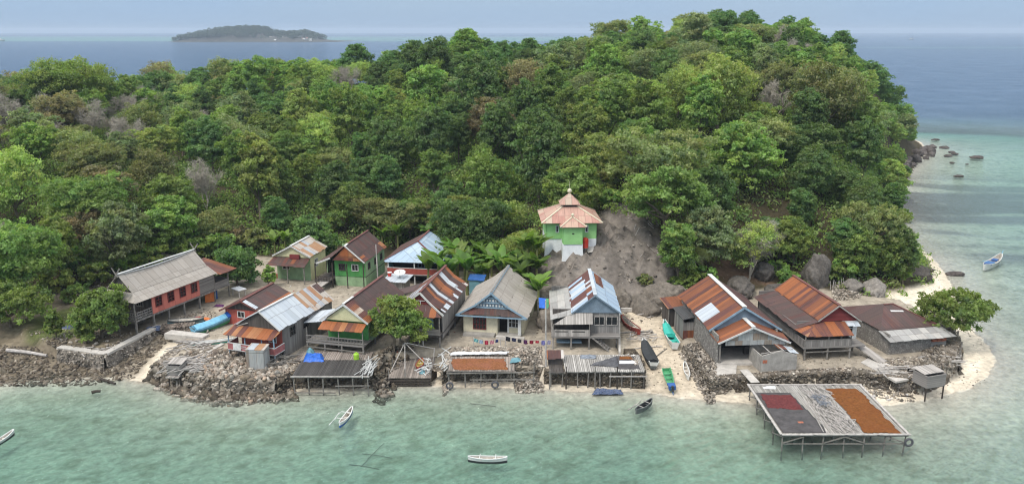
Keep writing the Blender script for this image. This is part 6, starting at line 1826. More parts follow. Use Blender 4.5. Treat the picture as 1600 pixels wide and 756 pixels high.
sticks('pole_pile', (28.4, 30.8, 67.6, 76.0), 130, JZ, 'tangle of pale bamboo poles and rope down the middle of the big jetty', dirn=-.12)
sticks('rope_heap', (29.0, 30.2, 72.0, 74.5), 60, JZ + .15, 'heap of blue and white rope on the poles of the big jetty', mat='net_grey', L=(.3, .9), spread=2., rr=(.015, .03), cat='rope', layers=.2)
sticks('pole_pile', (27.6, 28.4, 68.0, 76.0), 14, JZ + .03, 'row of long poles along the edge of the black net', dirn=.08, L=(2.5, 4.5), spread=.06, layers=.05)
mb = MB(); a_, b_ = P(1162, 578, 1.8), P(1180, 598, 1.8); mb.beam((*a_, 1.86), (*b_, 1.86), .9, .06); tag(mb.build('gangplank', M['concrete_pale']), 'pale plank leading from the quay onto the big jetty', 'plank')
sheet('net_heap', 'trim_white', [(24.9, 76.4), (26.2, 76.3), (26.3, 76.9), (25.0, 76.9)], JZ, .25, 'small heap of white net at the back corner of the big jetty', 'net', .2, 9)
mb = MB(); c_ = (25.7 + .2, 69.2)
sheet('plate', 'red_tiles', [(25.9, 68.9), (26.4, 68.9), (26.4, 69.2), (25.9, 69.2)], JZ + .04, .05, 'small orange plate lying alone on the black net', 'plate', 0, 4, edge=.05)


def tyre(loc, label, R_=.32, r_=.1, rot=(0, 0, 0), group=None):
    vs, fs = [], []; A, B = 16, 8
    for i in range(A):
        for j in range(B):
            a, b = 2 * math.pi * i / A, 2 * math.pi * j / B; vs.append(((R_ + r_ * math.cos(b)) * math.cos(a), r_ * 1.1 * math.sin(b), (R_ + r_ * math.cos(b)) * math.sin(a)))
            fs.append((i * B + j, i * B + (j + 1) % B, ((i + 1) % A) * B + (j + 1) % B, ((i + 1) % A) * B + j))
    o = arr_mesh('tyre', np.array(vs), np.array(fs), M['tarp_dark'], smooth=True); o.location = loc; o.rotation_euler = rot
    return tag(o, label, 'tyre', group)


tyre((34.75, 66.3, 1.1), 'old tyre hanging on the right front leg of the big jetty')

# black slatted deck (D1) with a plank floor behind it
r = empty('drying_deck', (0, 0, 0), 0, 'drying deck of dark slats on thin posts below the yellow gabled house', 'deck')
deck_frame(r, -22.4, -14.6, 78.6, 83.0, 1.95, 'slat_dark', 6, 3, -.4, bw=.16, leg_mat='post')
for q in (((-18.0, 78.5, .95), (-14.5, 78.5, 1.0)), ((-22.2, 78.5, .25), (-18.0, 78.5, .2))):
    mb = MB(); mb.beam(*q, .08, .1); mb.build('brace', M['post'], r)
mb = MB(); mb.beam((-22.5, 78.55, 1.96), (-14.5, 78.55, 1.96), .1, .1); mb.build('edge_board', M['pole_pale'], r)
sticks('pole_pile', (-15.6, -14.3, 79.6, 82.6), 34, 1.96, 'white poles and sticks piled on the right end of the dark slatted deck', mat='ridge_white', dirn=.12, L=(1.5, 3.4), spread=.2, layers=.2)
r = empty('plank_floor', (0, 0, 0), 0, 'brown plank floor strewn with gear behind the dark slatted deck', 'deck')
deck_frame(r, -23.2, -15.2, 83.1, 85.6, 1.85, 'slat_brown', 5, 2, .5, bw=.2)
sheet('tarp', 'plastic_blue', [P(472, 566, 1.9), P(507, 566, 1.9), P(505, 553, 1.9), P(478, 553, 1.9)], 1.88, .35, 'crumpled bright blue tarp on the plank floor', 'tarp', .35, 11)
sheet('net_heap', 'teal_wall', [P(478, 556, 1.9), P(490, 556, 1.9), P(491, 547, 1.9), P(479, 547, 1.9)], 1.88, .5, 'teal green net heap beside the blue tarp', 'net', .4, 12)
M['lime'] = m_plain('lime', (.32, .56, .05), .5, .1, 2)
x, y = P(557, 561, 1.9)
mb = MB(); mb.tube((0, 0, 0), (0, 0, .62), .3, .3, 12); mb.tube((0, 0, .62), (0, 0, .74), .3, .18, 12); mb.tube((0, 0, .74), (0, 0, .82), .1, .1, 8)
o = mb.build('drum', M['lime']); o.location = (x, y, 1.87); tag(o, 'lime green plastic drum at the right end of the plank floor', 'drum')

# plank deck (D2)
r = empty('plank_deck', (0, 0, 0), 0, 'low grey plank deck with leaning pole frame beside the light green tree', 'deck')
deck_frame(r, -12.9, -8.5, 80.6, 86.6, .95, 'slat_brown', 4, 3, -.1, along='x', bw=.26, leg_mat='post_dark')
for z_ in (.15, .4, .65): 
    mb = MB(); mb.beam((-13, 80.55, z_), (-8.4, 80.55, z_), .12, .16); mb.build('fender_log', M['post_dark'], r)
mb = MB(); T_ = V(-11.6, 84.6, 3.3)
for q in (V(-12.9, 82.0, .95), V(-11.2, 81.0, .95), V(-8.6, 82.6, 1.0)): mb.tube(q, T_, .05, .045, 6)
mb.tube(T_, V(-8.4, 84.6, 2.6), .05, .04, 6); mb.tube(V(-8.6, 84.5, .95), V(-8.4, 84.6, 2.7), .06, .05, 6)
mb.build('pole_frame', M['pole_pale'], r)
mb = MB(); 
for a in ((-12.9, 80.7), (-12.9, 83.5), (-11.2, 80.7), (-8.5, 84), (-8.5, 81)): mb.tube((*a, .2), (a[0] + .05, a[1], 1.9), .05, .045, 6)
mb.build('mooring_post', M['post'], r)
sticks('gear_heap', (-9.9, -8.7, 81.4, 84.6), 46, .95, 'jumble of poles, floats and grey gear on the right side of the plank deck', mat='ridge_white', L=(.3, 1.2), spread=1.5, rr=(.02, .09), cat='gear', layers=.5)
sheet('basin', 'teal_wall', [P(655, 584, 1.), P(664, 584, 1.), P(664, 577, 1.), P(655, 577, 1.)], .97, .3, 'small green basin next to the orange boat on the plank deck', 'basin', .05, 14, edge=.05)
tyre((-6.45, 79.75, .45), 'tyre hanging on the left leg of the seaweed rack'); tyre((-1.75, 79.75, .55), 'tyre hanging on the middle leg of the seaweed rack')

# seaweed rack (D3)
r = empty('drying_rack', (0, 0, 0), 0, 'drying rack of grey poles loaded with pinkish orange seaweed before the cream house', 'rack')
deck_frame(r, -6.7, .3, 80.3, 84.2, 1.85, 'slat_brown', 5, 2, -.1, bw=.3)
mb = MB(); mb.beam((-6.8, 80.2, 1.6), (2.4, 80.15, 1.75), .1, .1); mb.build('beam', M['post'], r)
mb = MB(); mb.beam((-4.4, 80.2, .9), (2.4, 80.15, .95), .08, .1); mb.build('brace', M['post'], r)
for x_ in (2.2,): 
    mb = MB(); mb.tube((x_, 80.2, -.3), (x_ + .1, 80.3, 2.6), .07, .06); mb.build('leg', M['post'], r)
for x_ in (-6.7, -.1):
    mb = MB(); mb.tube((x_, 80.35, 1.2), (x_ + .1, 80.4, 2.5), .06, .05); mb.build('leg', M['post'], r)
sheet('seaweed', 'weed_pink', [(-6.2, 80.5), (-.3, 80.5), (-.8, 83.6), (-6.5, 83.6)], 1.87, .1, 'pinkish orange seaweed spread on the rack before the cream house', 'seaweed', .14, 5, n=60, edge=.5)
sheet('white_sheet', 'sheet_white', [(-7.0, 84.2), (-.4, 84.6), (-.2, 85.2), (-6.6, 85.1)], 2.0, .2, 'crumpled white plastic sheet behind the orange seaweed', 'sheet', .2, 15)
sheet('tarp', 'teal_wall', [(-.3, 82.0), (1.0, 82.3), (.9, 83.2), (-.1, 83.4)], 2.0, .25, 'turquoise cloth dropped at the right end of the seaweed rack', 'cloth', .25, 16)

# white slatted deck (D4)
r = empty('drying_deck', (0, 0, 0), 0, 'long deck of bleached white slats on tall posts before the blue gabled house', 'deck')
deck_frame(r, 5.5, 13.8, 80.0, 84.6, 1.9, 'slat_white', 8, 3, -.1, bw=.2)
deck_frame(r, 3.9, 5.4, 80.2, 82.4, 1.7, 'boards_dark', 2, 2, -.1, bw=.3)
for i, x_ in enumerate((3.9, 5.6, 8.6, 10.9, 12.3, 13.7)):
    mb = MB(); mb.tube((x_, 79.85, -.4), (x_ + random.uniform(-.05, .05), 79.9, 2.0 + (.5 if i in (1, 2, 3) else .1)), .075, .065); mb.build('leg', M['post_dark' if i % 2 else 'post'], r)
mb = MB(); mb.beam((10.0, 79.8, 1.45), (13.9, 79.8, 1.45), .08, .1); mb.build('brace', M['pole_pale'], r)
sheet('tarp', 'tarp_dark', [(8.2, 81.6), (11.2, 80.9), (11.3, 83.9), (9.9, 83.0)], 1.93, .3, 'crumpled dark grey tarp in the middle of the white slatted deck', 'tarp', .35, 17)
sheet('net_heap', 'net_grey', [(7.2, 83.4), (9.0, 83.4), (9.2, 84.3), (7.4, 84.4)], 1.93, .2, 'blue grey net at the back of the white slatted deck', 'net', .25, 18)
sheet('shade_net', 'net', [(10.8, 80.6), (13.4, 80.6), (13.2, 84.2), (11.2, 84.2)], 1.92, .03, 'dark net spread at the right end of the white slatted deck', 'net', .03, 19)
sheet('seaweed', 'weed_orange', [(11.4, 83.1), (13.0, 83.1), (12.9, 84.0), (11.6, 84.0)], 1.97, .08, 'small patch of orange seaweed on the white slatted deck', 'seaweed', .05, 20)
sheet('white_sheet', 'sheet_white', [(11.3, 81.9), (13.2, 81.9), (13.1, 82.8), (11.4, 82.8)], 1.97, .08, 'bright white cloth lying flat on the white slatted deck', 'cloth', .04, 21, edge=.1)
sheet('net_heap', 'net_navy', [P(924, 617, .1), P(974, 616, .1), P(972, 609, .1), P(930, 608, .1)], .12, .3, 'blue and white fishing net lying on the sand under the white deck', 'net', .3, 22)
h = House('tin_locker', 4.6, 82.6, 0, 'small red and white tin roofed locker at the left end of the white deck', z=1.7, cat='locker')
h.panel('roof', 'tin_stripes', [(-.9, -.5, .75), (.9, -.5, .75), (.9, 1.0, 1.15), (-.9, 1.0, 1.15)], .04)
h.part('wall', 'boards_dark', lambda m: m.box(-.75, .75, -.3, .9, 0, .74))

# stakes around the point
mb = MB(); pts_ = W([(1440, 604), (1466, 595), (1494, 578), (1502, 548), (1486, 522), (1470, 505)], .6)
for a, b in zip(pts_[:-1], pts_[1:]):
    L = math.dist(a, b); n = int(L / .28)
    for i in range(n):
        p = V(*a, 0).lerp(V(*b, 0), i / n); mb.tube(p + V(random.uniform(-.1, .1), random.uniform(-.1, .1), .0), p + V(random.uniform(-.1, .1), random.uniform(-.1, .1), 1.75 + random.uniform(-.3, .4)), .06, .045, 5)
tag(mb.build('stake_fence', M['post']), 'fence of upright grey stakes holding the rubble bank at the point', 'fence')
mb = MB(); pts_ = [P(1298, 452, 1.7), P(1320, 447, 1.7), P(1345, 445, 1.7)]
for a, b in zip(pts_[:-1], pts_[1:]):
    for i in range(9):
        p = V(*a, 0).lerp(V(*b, 0), i / 9); mb.tube(p + V(0, 0, 1.4), p + V(random.uniform(-.2, .2), 0, 2.7 + random.uniform(-.3, .3)), .05, .04, 5)
tag(mb.build('stake_fence', M['pole_pale']), 'row of leaning pale stakes behind the block house', 'fence')

# latrine huts on stilts
def hut(px, py, z, yaw, w_, d_, label, foot, wall='boards_grey_h', hh=1.15, roofm='boards_pale'):
    x, y = P(px, py, z); h = House('stilt_hut', x, y, yaw, label, z=z, cat='hut')
    h.part('wall', wall, lambda m: (m.wall((-w_ / 2, 0), (w_ / 2, 0), 0, hh, .06), m.wall((w_ / 2, 0), (w_ / 2, d_), 0, hh, .06), m.wall((w_ / 2, d_), (-w_ / 2, d_), 0, hh, .06), m.wall((-w_ / 2, d_), (-w_ / 2, 0), 0, hh, .06)))
    h.part('floor', wall, lambda m: m.box(-w_ / 2, w_ / 2, 0, d_, -.08, .0))
    h.panel('roof', roofm, [(-w_ / 2 - .1, .35, hh + .1), (w_ / 2 + .1, .35, hh + .1), (w_ / 2 + .1, d_ + .1, hh + .25), (-w_ / 2 - .1, d_ + .1, hh + .25)], .05)
    for sx in (-1, 1):
        for sy in (.08, d_ - .08):
            mb = MB(); mb.beam((sx * (w_ / 2 - .06), sy, foot - z - .4), (sx * (w_ / 2 - .06), sy, -.08), .11); mb.build('leg', M['post_dark'], h.r)
    return h


h = hut(272, 588, 1.35, 5, 1.35, 1.6, 'small grey plank hut on stilts over the water at the left wall', -.3)
h.part('ledge', 'boards_pale', lambda m: m.box(-.7, .7, -.5, -.03, .02, .1))
h = hut(1462, 604, 1.45, -18, 2.3, 1.9, 'grey plank hut on stilts at the end of the right quay', -.2, hh=1.25)

# tin outhouse, roofless concrete hut
h = House('outhouse', *P(400, 578, G), 6, 'upright box of grey corrugated tin sheets below the pink balcony', cat='outhouse')
h.part('wall', 'tin_wall', lambda m: (m.wall((-.95, 0), (.95, 0), -.2, 2.2, .05), m.wall((.95, 0), (.95, 1.5), -.2, 2.2, .05), m.wall((.95, 1.5), (-.95, 1.5), -.2, 2.2, .05), m.wall((-.95, 1.5), (-.95, 0), -.2, 2.2, .05)))
h.panel('roof', 'tin_white_rust', [(-1.0, .1, 2.22), (1.0, .1, 2.22), (1.0, 1.6, 2.36), (-1.0, 1.6, 2.36)], .05)
h = House('roofless_hut', *P(1216, 580, G), -8, 'small roofless concrete hut with bare roof laths beside the open shed', cat='hut')
h.part('wall', 'concrete', lambda m: (m.slab([V(-1.9, 0, -.1), V(1.9, 0, -.1), V(1.9, 0, 1.7), V(.2, 0, 2.3), V(-1.9, 0, 1.8)], .15), m.wall((1.9, .02), (1.9, 3), -.1, 1.7, .15), m.wall((1.9, 3), (-1.9, 3), -.1, 2.0, .15), m.wall((-1.9, 3), (-1.9, .16), -.1, 1.8, .15)))
h.part('roof_lath', 'pole_pale', lambda m: (m.beam((-1.9, .3, 1.95), (1.9, 1.0, 2.0), .07), m.beam((-1.0, 0, 2.1), (-.9, 3, 2.1), .08), m.beam((.4, 0, 2.3), (.4, 3, 2.2), .08), m.beam((-1.9, 2.9, 2.1), (1.9, 2.9, 2.0), .08)))
h.panel('roof_sheet', 'tin_rust_dark', [(.2, .7, 2.25), (1.1, .6, 2.15), (1.1, 2.6, 2.2), (.2, 2.6, 2.3)], .03)
h.panel('roof_sheet', 'tin_white', [(1.2, .1, 2.0), (2.2, .1, 1.8), (2.2, 1.9, 1.85), (1.2, 1.9, 2.1)], .03)
h.part('paint_patch', 'red_tiles', lambda m: m.box(-1.8, -1.3, -.012, -.004, 1.0, 1.35), label='faded orange paint patch on the left of the hut wall')

for px, z_, n_, s0, s1, cols, lab in [([(300, 520), (350, 470), (440, 440), (600, 440), (700, 480), (840, 480), (850, 560), (690, 560), (560, 560), (300, 545)], G, 900, .03, .11, PALE_C + DARK_C + [(.5, .5, .5), (.3, .08, .05), (.08, .14, .3)], 'small litter and stones strewn over the village yards'),
                                      ([(968, 492), (1040, 492), (1066, 545), (1100, 605), (1010, 608), (972, 550)], .8, 260, .03, .12, DARK_C + [(.3, .27, .22)], 'dark bits of weed and coral on the sandy landing'),
                                      ([(1440, 600), (1510, 580), (1520, 540), (1490, 480), (1440, 440), (1470, 430), (1540, 530), (1540, 590), (1470, 618)], .5, 160, .03, .12, DARK_C, 'dark bits of weed along the sand spit'),
                                      ([(1180, 570), (1240, 540), (1400, 560), (1430, 580), (1200, 590)], G, 300, .03, .12, PALE_C + DARK_C, 'litter in the yards behind the right quay')]:
    rubble(px, z_, n_, s0, s1, cols, lab, seed=int(n_), name='litter')

# ================================================================ BOATS
M['boat_white'] = m_plain('boat_white', (.62, .62, .59), .5, .12, 2, dirt=(.35, .34, .3), dirt_amt=.3)
M['boat_inner'] = m_plain('boat_inner', (.50, .46, .40), .7, .2, 2)
M['boat_black'] = m_plain('boat_black', (.03, .032, .034), .5, .2, 2)
M['boat_grey'] = m_plain('boat_grey', (.12, .125, .12), .7, .3, 2)
M['boat_green'] = m_plain('boat_green', (.08, .30, .14), .55, .2, 2)
M['boat_teal'] = m_plain('boat_teal', (.05, .42, .34), .6, .18, 2.5)
M['boat_blue'] = m_plain('boat_blue', (.03, .10, .30), .5, .2, 2)
M['boat_red'] = m_plain('boat_red', (.26, .05, .04), .7, .3, 2)
M['boat_sky'] = m_plain('boat_sky', (.18, .42, .58), .55, .2, 2.5)
M['boat_yellow'] = m_plain('boat_yellow', (.50, .38, .12), .6, .2, 2)


def boat(px, py, z, yaw, L, B, hull, inner, label, name='boat', dep=.55, sheer=.3, keel='boat_black', transom=.0, thwarts=3, ext=None, cat='boat', keel_h=.45):
    """lofted open hull, bow towards +y"""
    x, y = P(px, py, z) if ext is None else ext
    if ext is None and z > 0 and name != 'toy':
        for _ in range(3): z = gz(x, y) - .06; x, y = P(px, py, z + dep * .5)
        if py == 574: z = .97; x, y = P(px, py, z)
    r = empty(name, (x, y, z), yaw, label, cat)
    if ext is None and z > 0 and py != 574 and py != 510:
        c_, s_ = math.cos(RAD(yaw)), math.sin(RAD(yaw)); za, zb = gz(x - s_ * L * .42, y - c_ * L * .42), gz(x + s_ * L * .42, y + c_ * L * .42)
        r.rotation_euler = (math.atan2(zb - za, L * .84), .07, -RAD(yaw)); r.location.z = max((za + zb) / 2, gz(x, y)) + .02
    K = 13

    def st(t):
        w_ = B / 2 * (max(0., math.sin(math.pi * (transom * .5 + (1 - transom * .5) * (.03 + .94 * t)))) ** .62)
        top = dep + sheer * (2 * t - 1) ** 2 * (1.25 if t > .5 else .8)
        bot = .22 * abs(2 * t - 1) ** 3 * dep
        return (t - .5) * L, w_, top, bot

    def loft(z0f, z1f, shrink, flip=False):
        m = MB(); prev = None
        for i in range(K + 1):
            yy, w_, top, bot = st(i / K); w_ = max(w_ - shrink, .012)
            zz = lambda f_: bot + (top - bot) * f_
            row = [V(-w_ * (.55 + .45 * z1f), yy, zz(z1f)), V(-w_ * (.55 + .45 * z0f) * (.92 if z0f else 1.), yy, zz(z0f)), V(w_ * (.55 + .45 * z0f) * (.92 if z0f else 1.), yy, zz(z0f)), V(w_ * (.55 + .45 * z1f), yy, zz(z1f))]
            if prev:
                for a in range(3):
                    if a == 1 and z0f > 0 and not flip: continue
                    q = [prev[a], row[a], row[a + 1], prev[a + 1]]; m.face(q if flip else q[::-1])
            elif not flip: m.face(row)
            prev = row
        if not flip: m.face(prev[::-1])
        return m
    loft(0, keel_h, 0).build('keel', M[keel], r) if keel != hull else loft(0, keel_h, 0).build('keel', M[hull], r)
    loft(keel_h, 1, 0).build('hull', M[hull], r)
    loft(.28, .985, .05, True).build('floor', M[inner], r)
    m = MB()
    for i in range(K):
        a, b = st(i / K), st((i + 1) / K)
        for sg in (-1, 1): m.beam((sg * (a[1] - .02), a[0], a[2] + .02), (sg * (b[1] - .02), b[0], b[2] + .02), .08, .06)
    m.build('gunwale', M[hull], r)
    for i in range(thwarts):
        yy, w_, top, bot = st((i + 1) / (thwarts + 1)); m = MB(); m.box(-w_ + .03, w_ - .03, yy - .1, yy + .1, top - .16, top - .11); m.build('thwart', M[inner], r)
    return r, st


def outrigger(r, st, side, dist, L, mat='pole_pale', both=False):
    for sg in ((-1, 1) if both else (side,)):
        m = MB(); m.path([V(sg * dist, -L / 2, .08), V(sg * dist, 0, .05), V(sg * dist, L / 2, .12)], .06, .05, 7); m.build('float', M[mat], r)
        for t in (.3, .7):
            yy, w_, top, bot = st(t); m = MB(); m.path([V(-sg * w_, yy, top + .05), V(sg * dist * .6, yy, top + .1), V(sg * dist, yy, .1)], .035, .03, 6); m.build('boom', M[mat], r)


def cover(r, st, t0, t1, mat, hgt=.25, label=None, name='cover', over=.06):
    m = MB(); prev = None; K = 9
    for i in range(K + 1):
        yy, w_, top, bot = st(t0 + (t1 - t0) * i / K); w_ += over
        row = [V(-w_, yy, top - .1), V(-w_ * .95, yy, top + .08), V(-w_ * .1, yy, top + hgt + random.uniform(-.03, .03)), V(w_ * .1, yy, top + hgt), V(w_ * .95, yy, top + .08), V(w_, yy, top - .1)]
        if prev:
            for a in range(5): m.face([prev[a], prev[a + 1], row[a + 1], row[a]])
        else: m.face(row)
        prev = row
    m.face(prev[::-1])
    o = m.build(name, M[mat], r)
    if label: o['label'] = label


r, st = boat(762, 723, -.12, 93, 3.4, .62, 'boat_white', 'boat_inner', 'white canoe with black underside floating nearest the viewer', 'canoe', dep=.5, sheer=.12, thwarts=2); outrigger(r, st, -1, .75, 2.6, 'boat_white')
r, st = boat(541, 657, -.1, 10, 3.3, .6, 'boat_white', 'boat_inner', 'white outrigger canoe with pale boards floating off the dark slatted deck', 'canoe', dep=.45, sheer=.2, keel='boat_blue', thwarts=3); outrigger(r, st, -1, 1.2, 2.6, 'boat_white')
r, st = boat(1006, 640, -.1, 40, 3.0, .7, 'boat_grey', 'boat_black', 'dark grey outrigger canoe moored at the edge of the sand', 'canoe', dep=.5, sheer=.15, keel='boat_grey', thwarts=2); outrigger(r, st, -1, 1.1, 2.4)
r, st = boat(1046, 596, .35, 182, 4.5, .95, 'boat_green', 'boat_green', 'green motor boat with blue stern lying on the sand at the waterline', dep=.5, sheer=.12, transom=.7, thwarts=4, keel='boat_green')
m = MB(); m.box(-.36, .36, 1.6, 2.1, .35, .8); m.tube((0, 2.1, .6), (0, 2.6, .1), .04); m.box(-.4, .4, 1.0, 1.25, .45, .6); m.build('engine_box', M['boat_blue'], r)
m = MB(); m.box(-.1, .1, 2.12, 2.4, .25, .9); m.build('motor', M['boat_black'], r)
r, st = boat(1045, 526, 1.05, -3, 6.0, 1.2, 'boat_white', 'boat_teal', 'white boat with teal green cover on the upper sand', dep=.75, sheer=.35, transom=.5, keel='boat_white', thwarts=4); cover(r, st, .42, .85, 'boat_teal', .22)
r, st = boat(1012, 556, .75, -4, 5.5, 1.35, 'boat_white', 'boat_inner', 'white boat under a black tarp pulled up beside the white deck', dep=.75, sheer=.3, transom=.4, thwarts=2, keel='boat_grey'); cover(r, st, .05, .9, 'boat_black', .28)
r, st = boat(1072, 582, .75, 3, 3.2, .6, 'boat_white', 'boat_inner', 'small white canoe lying against the coral rubble', 'canoe', dep=.4, sheer=.18, keel='boat_white')
r, st = boat(985, 510, 1.45, -18, 5.0, 1.0, 'boat_red', 'boat_inner', 'old red wooden hull full of sticks behind the boats on the sand', dep=.6, sheer=.3, keel='boat_red', thwarts=2)
m = MB()
for i in range(12): m.tube((random.uniform(-.3, .3), random.uniform(-1.5, .5), .5), (random.uniform(-.4, .4), random.uniform(.5, 2.6), .8 + random.random() * .4), .03)
m.build('sticks', M['post'], r)
r, st = boat(1550, 416, -.15, 46, 8.2, 1.5, 'boat_white', 'boat_inner', 'white boat with blue deck gear anchored in the shallows at the right', dep=.8, sheer=.45, keel='boat_white', thwarts=4)
m = MB(); m.box(-.55, .55, -2.6, -.6, .75, .95); m.box(-.4, .4, .6, 1.6, .75, .95); m.build('deck_cover', M['boat_blue'], r); m = MB(); m.beam((-.9, -2.0, 1.1), (.9, -2.0, 1.1), .06); m.beam((0, 4.3, 1.2), (0, 4.75, 1.75), .08); m.build('rack', M['boat_sky'], r)
r, st = boat(-1, 694, -.1, 14, 3.4, .6, 'boat_white', 'boat_inner', 'white canoe cut by the left edge of the picture', 'canoe', dep=.4, sheer=.2, thwarts=2)
r, st = boat(339, 506, 1.7, 40, 6.2, 1.35, 'boat_sky', 'boat_inner', 'boat under a pale blue cover lying beside the small red house', dep=.8, sheer=.2, transom=.6, keel='boat_green'); cover(r, st, .04, .7, 'boat_sky', .4, over=.05); cover(r, st, .71, .96, 'plastic_blue', .5, 'bright blue plastic wrapped round the bow', 'wrap')
r, st = boat(656, 574, 1.0, 4, 2.3, .85, 'boat_red', 'boat_yellow', 'tiny red and yellow boat set on the plank deck', dep=.4, sheer=.2, keel='boat_red', thwarts=2)
r, st = boat(291, 509, 1.75, 78, 4.2, 1.0, 'boat_grey', 'boat_inner', 'grey green skiff lying flat in front of the red plank house', dep=.4, sheer=.1, keel='teal_wall', thwarts=2)
r, st = boat(332, 536, 2.0, 72, 4.6, .55, 'boat_white', 'boat_white', 'slim white canoe with green end on the debris by the inlet', 'canoe', dep=.3, sheer=.1, keel='boat_teal', thwarts=1)
x, y = P(1, 64, 0)
r, st = boat(0, 0, -.4, 85, 30, 6., 'boat_white', 'boat_inner', 'white passenger boat far out at the left edge near the horizon', dep=3.4, sheer=1.6, keel='boat_grey', thwarts=0, ext=(x, y))
m = MB(); m.box(-2.2, 2.2, -10, 5, 3.2, 6.0); m.box(-1.8, 1.8, -6, 3, 6.0, 8.4); m.build('cabin', M['boat_white'], r)
x, y = P(1424, 62, 0)
r, st = boat(0, 0, -.3, 60, 26, 4.4, 'boat_white', 'boat_inner', 'tiny fishing boat near the horizon right of the hill', dep=2.6, sheer=1.2, keel='boat_grey', thwarts=0, ext=(x, y))
m = MB(); m.box(-1.5, 1.5, -7, 0, 2.5, 5.2); m.build('cabin', M['boat_white'], r)

# ================================================================ SMALL THINGS
# clotheslines with washing
def clothesline(a, b, za, label, cols, where, n):
    A, B = V(*P(*a, za), za), V(*P(*b, za), za); r = empty('clothesline', (0, 0, 0), 0, label, 'clothesline')
    mb = MB(); mb.path([A.lerp(B, i / 8) - V(0, 0, .25 * math.sin(math.pi * i / 8)) for i in range(9)], .012, .012, 4); mb.build('line', M['pole_pale'], r)
    for p in (A, B): mb = MB(); mb.tube((p.x, p.y, G - .3), p + V(0, 0, .1), .05, .04); mb.build('pole', M['pole_pale'], r)
    for i in range(n):
        t0 = (i + .08) / n; t1 = t0 + .8 / n * random.uniform(.6, 1); sag = lambda t: V(0, 0, .25 * math.sin(math.pi * t) + .015)
        p, q = A.lerp(B, t0) - sag(t0), A.lerp(B, t1) - sag(t1); hh = random.uniform(.3, .55)
        cname, c_ = cols[i % len(cols)]
        if 'cloth_' + cname not in M: M['cloth_' + cname] = m_plain('cloth_' + cname, c_, .85, .15, 4)
        mb = MB(); K = 5; dn = (q - p).normalized().cross(V(0, 0, 1))
        rows = [[p.lerp(q, j / K) - V(0, 0, hh * k_ / 3) + dn * .06 * math.sin(j * 2.1 + k_) for j in range(K + 1)] for k_ in range(4)]
        for k_ in range(3):
            for j in range(K): mb.slab([rows[k_ + 1][j], rows[k_ + 1][j + 1], rows[k_][j + 1], rows[k_][j]], .012)
        tag(mb.build('laundry', M['cloth_' + cname]), f'{cname} cloth number hung {where}'.replace(' number', '') + ('' if i < len(cols) else ' nearer its right end'), 'laundry')


clothesline((740, 528), (782, 529), 2.7, 'short washing line in front of the cream house left window', [('aqua', (.18, .42, .42)), ('pale blue', (.35, .45, .55)), ('crimson', (.45, .05, .09)), ('pink', (.55, .25, .28)), ('navy', (.03, .05, .16))], 'on the short washing line', 5)
clothesline((790, 525), (864, 531), 2.7, 'long washing line between the cream house and the pole', [('black', (.02, .02, .025)), ('dark navy', (.025, .03, .07)), ('charcoal', (.05, .05, .055)), ('plum', (.10, .03, .10)), ('dark red', (.25, .03, .05)), ('red', (.42, .04, .06)), ('blue violet', (.17, .17, .38)), ('lilac', (.30, .30, .42))], 'on the long washing line', 8)
# poles
for px0, py0, top, z0, lab in [(853, 578, 9.0, 1.2, 'tall pale pole standing between the cream house and the blue gabled house'), (591, 446, 7.5, 1.6, 'pale pole at the corner of the green back row house'), (662, 545, 3.6, 1.2, 'thin pole behind the plank deck')]:
    x, y = P(px0, py0, z0); mb = MB(); mb.tube((x, y, z0 - .6), (x - .1, y, top), .1, .07, 8); tag(mb.build('pole', M['pole_pale']), lab, 'pole')
# sheds between the houses
h = House('small_shed', *P(744, 468, G), 8, 'narrow teal shed with blue roof sheet behind the striped roof', cat='shed')
h.part('wall', 'teal_wall', lambda m: m.box(-.9, .9, 0, 1.5, -.1, 2.7)); h.panel('roof', 'tin_blue', [(-1.1, -.2, 2.72), (1.1, -.2, 2.72), (1.1, 1.7, 3.0), (-1.1, 1.7, 3.0)], .05).data.materials[0] = M['boat_blue']
h = House('small_shed', *P(858, 466, G), 0, 'tiny grey shed with red striped tin front behind the lean-to roof', cat='shed')
h.part('wall', 'concrete', lambda m: m.box(-.9, .9, 0, 1.6, -.1, 1.7)); h.panel('awning', 'tin_stripes', [(-1.0, -.3, 1.75), (1.0, -.3, 1.75), (1.0, .1, 2.6), (-1.0, .1, 2.6)], .04); h.panel('roof', 'tin_grey_worn', [(-1.6, .0, 2.65), (1.6, .0, 2.65), (1.4, 2.4, 2.9), (-1.6, 2.4, 2.9)], .05)
h = House('small_shed', *P(617, 462, G), 12, 'small shed with flat white sheet roof carrying the satellite dish', cat='shed')
h.part('wall', 'boards_grey', lambda m: m.box(-1.3, 1.3, 0, 2.6, -.1, 2.0)); h.panel('roof', 'tin_white', [(-1.7, -.4, 2.05), (1.7, -.4, 2.05), (1.7, 3.0, 2.2), (-1.7, 3.0, 2.2)], .05)
x0, y0 = P(617, 462, G)


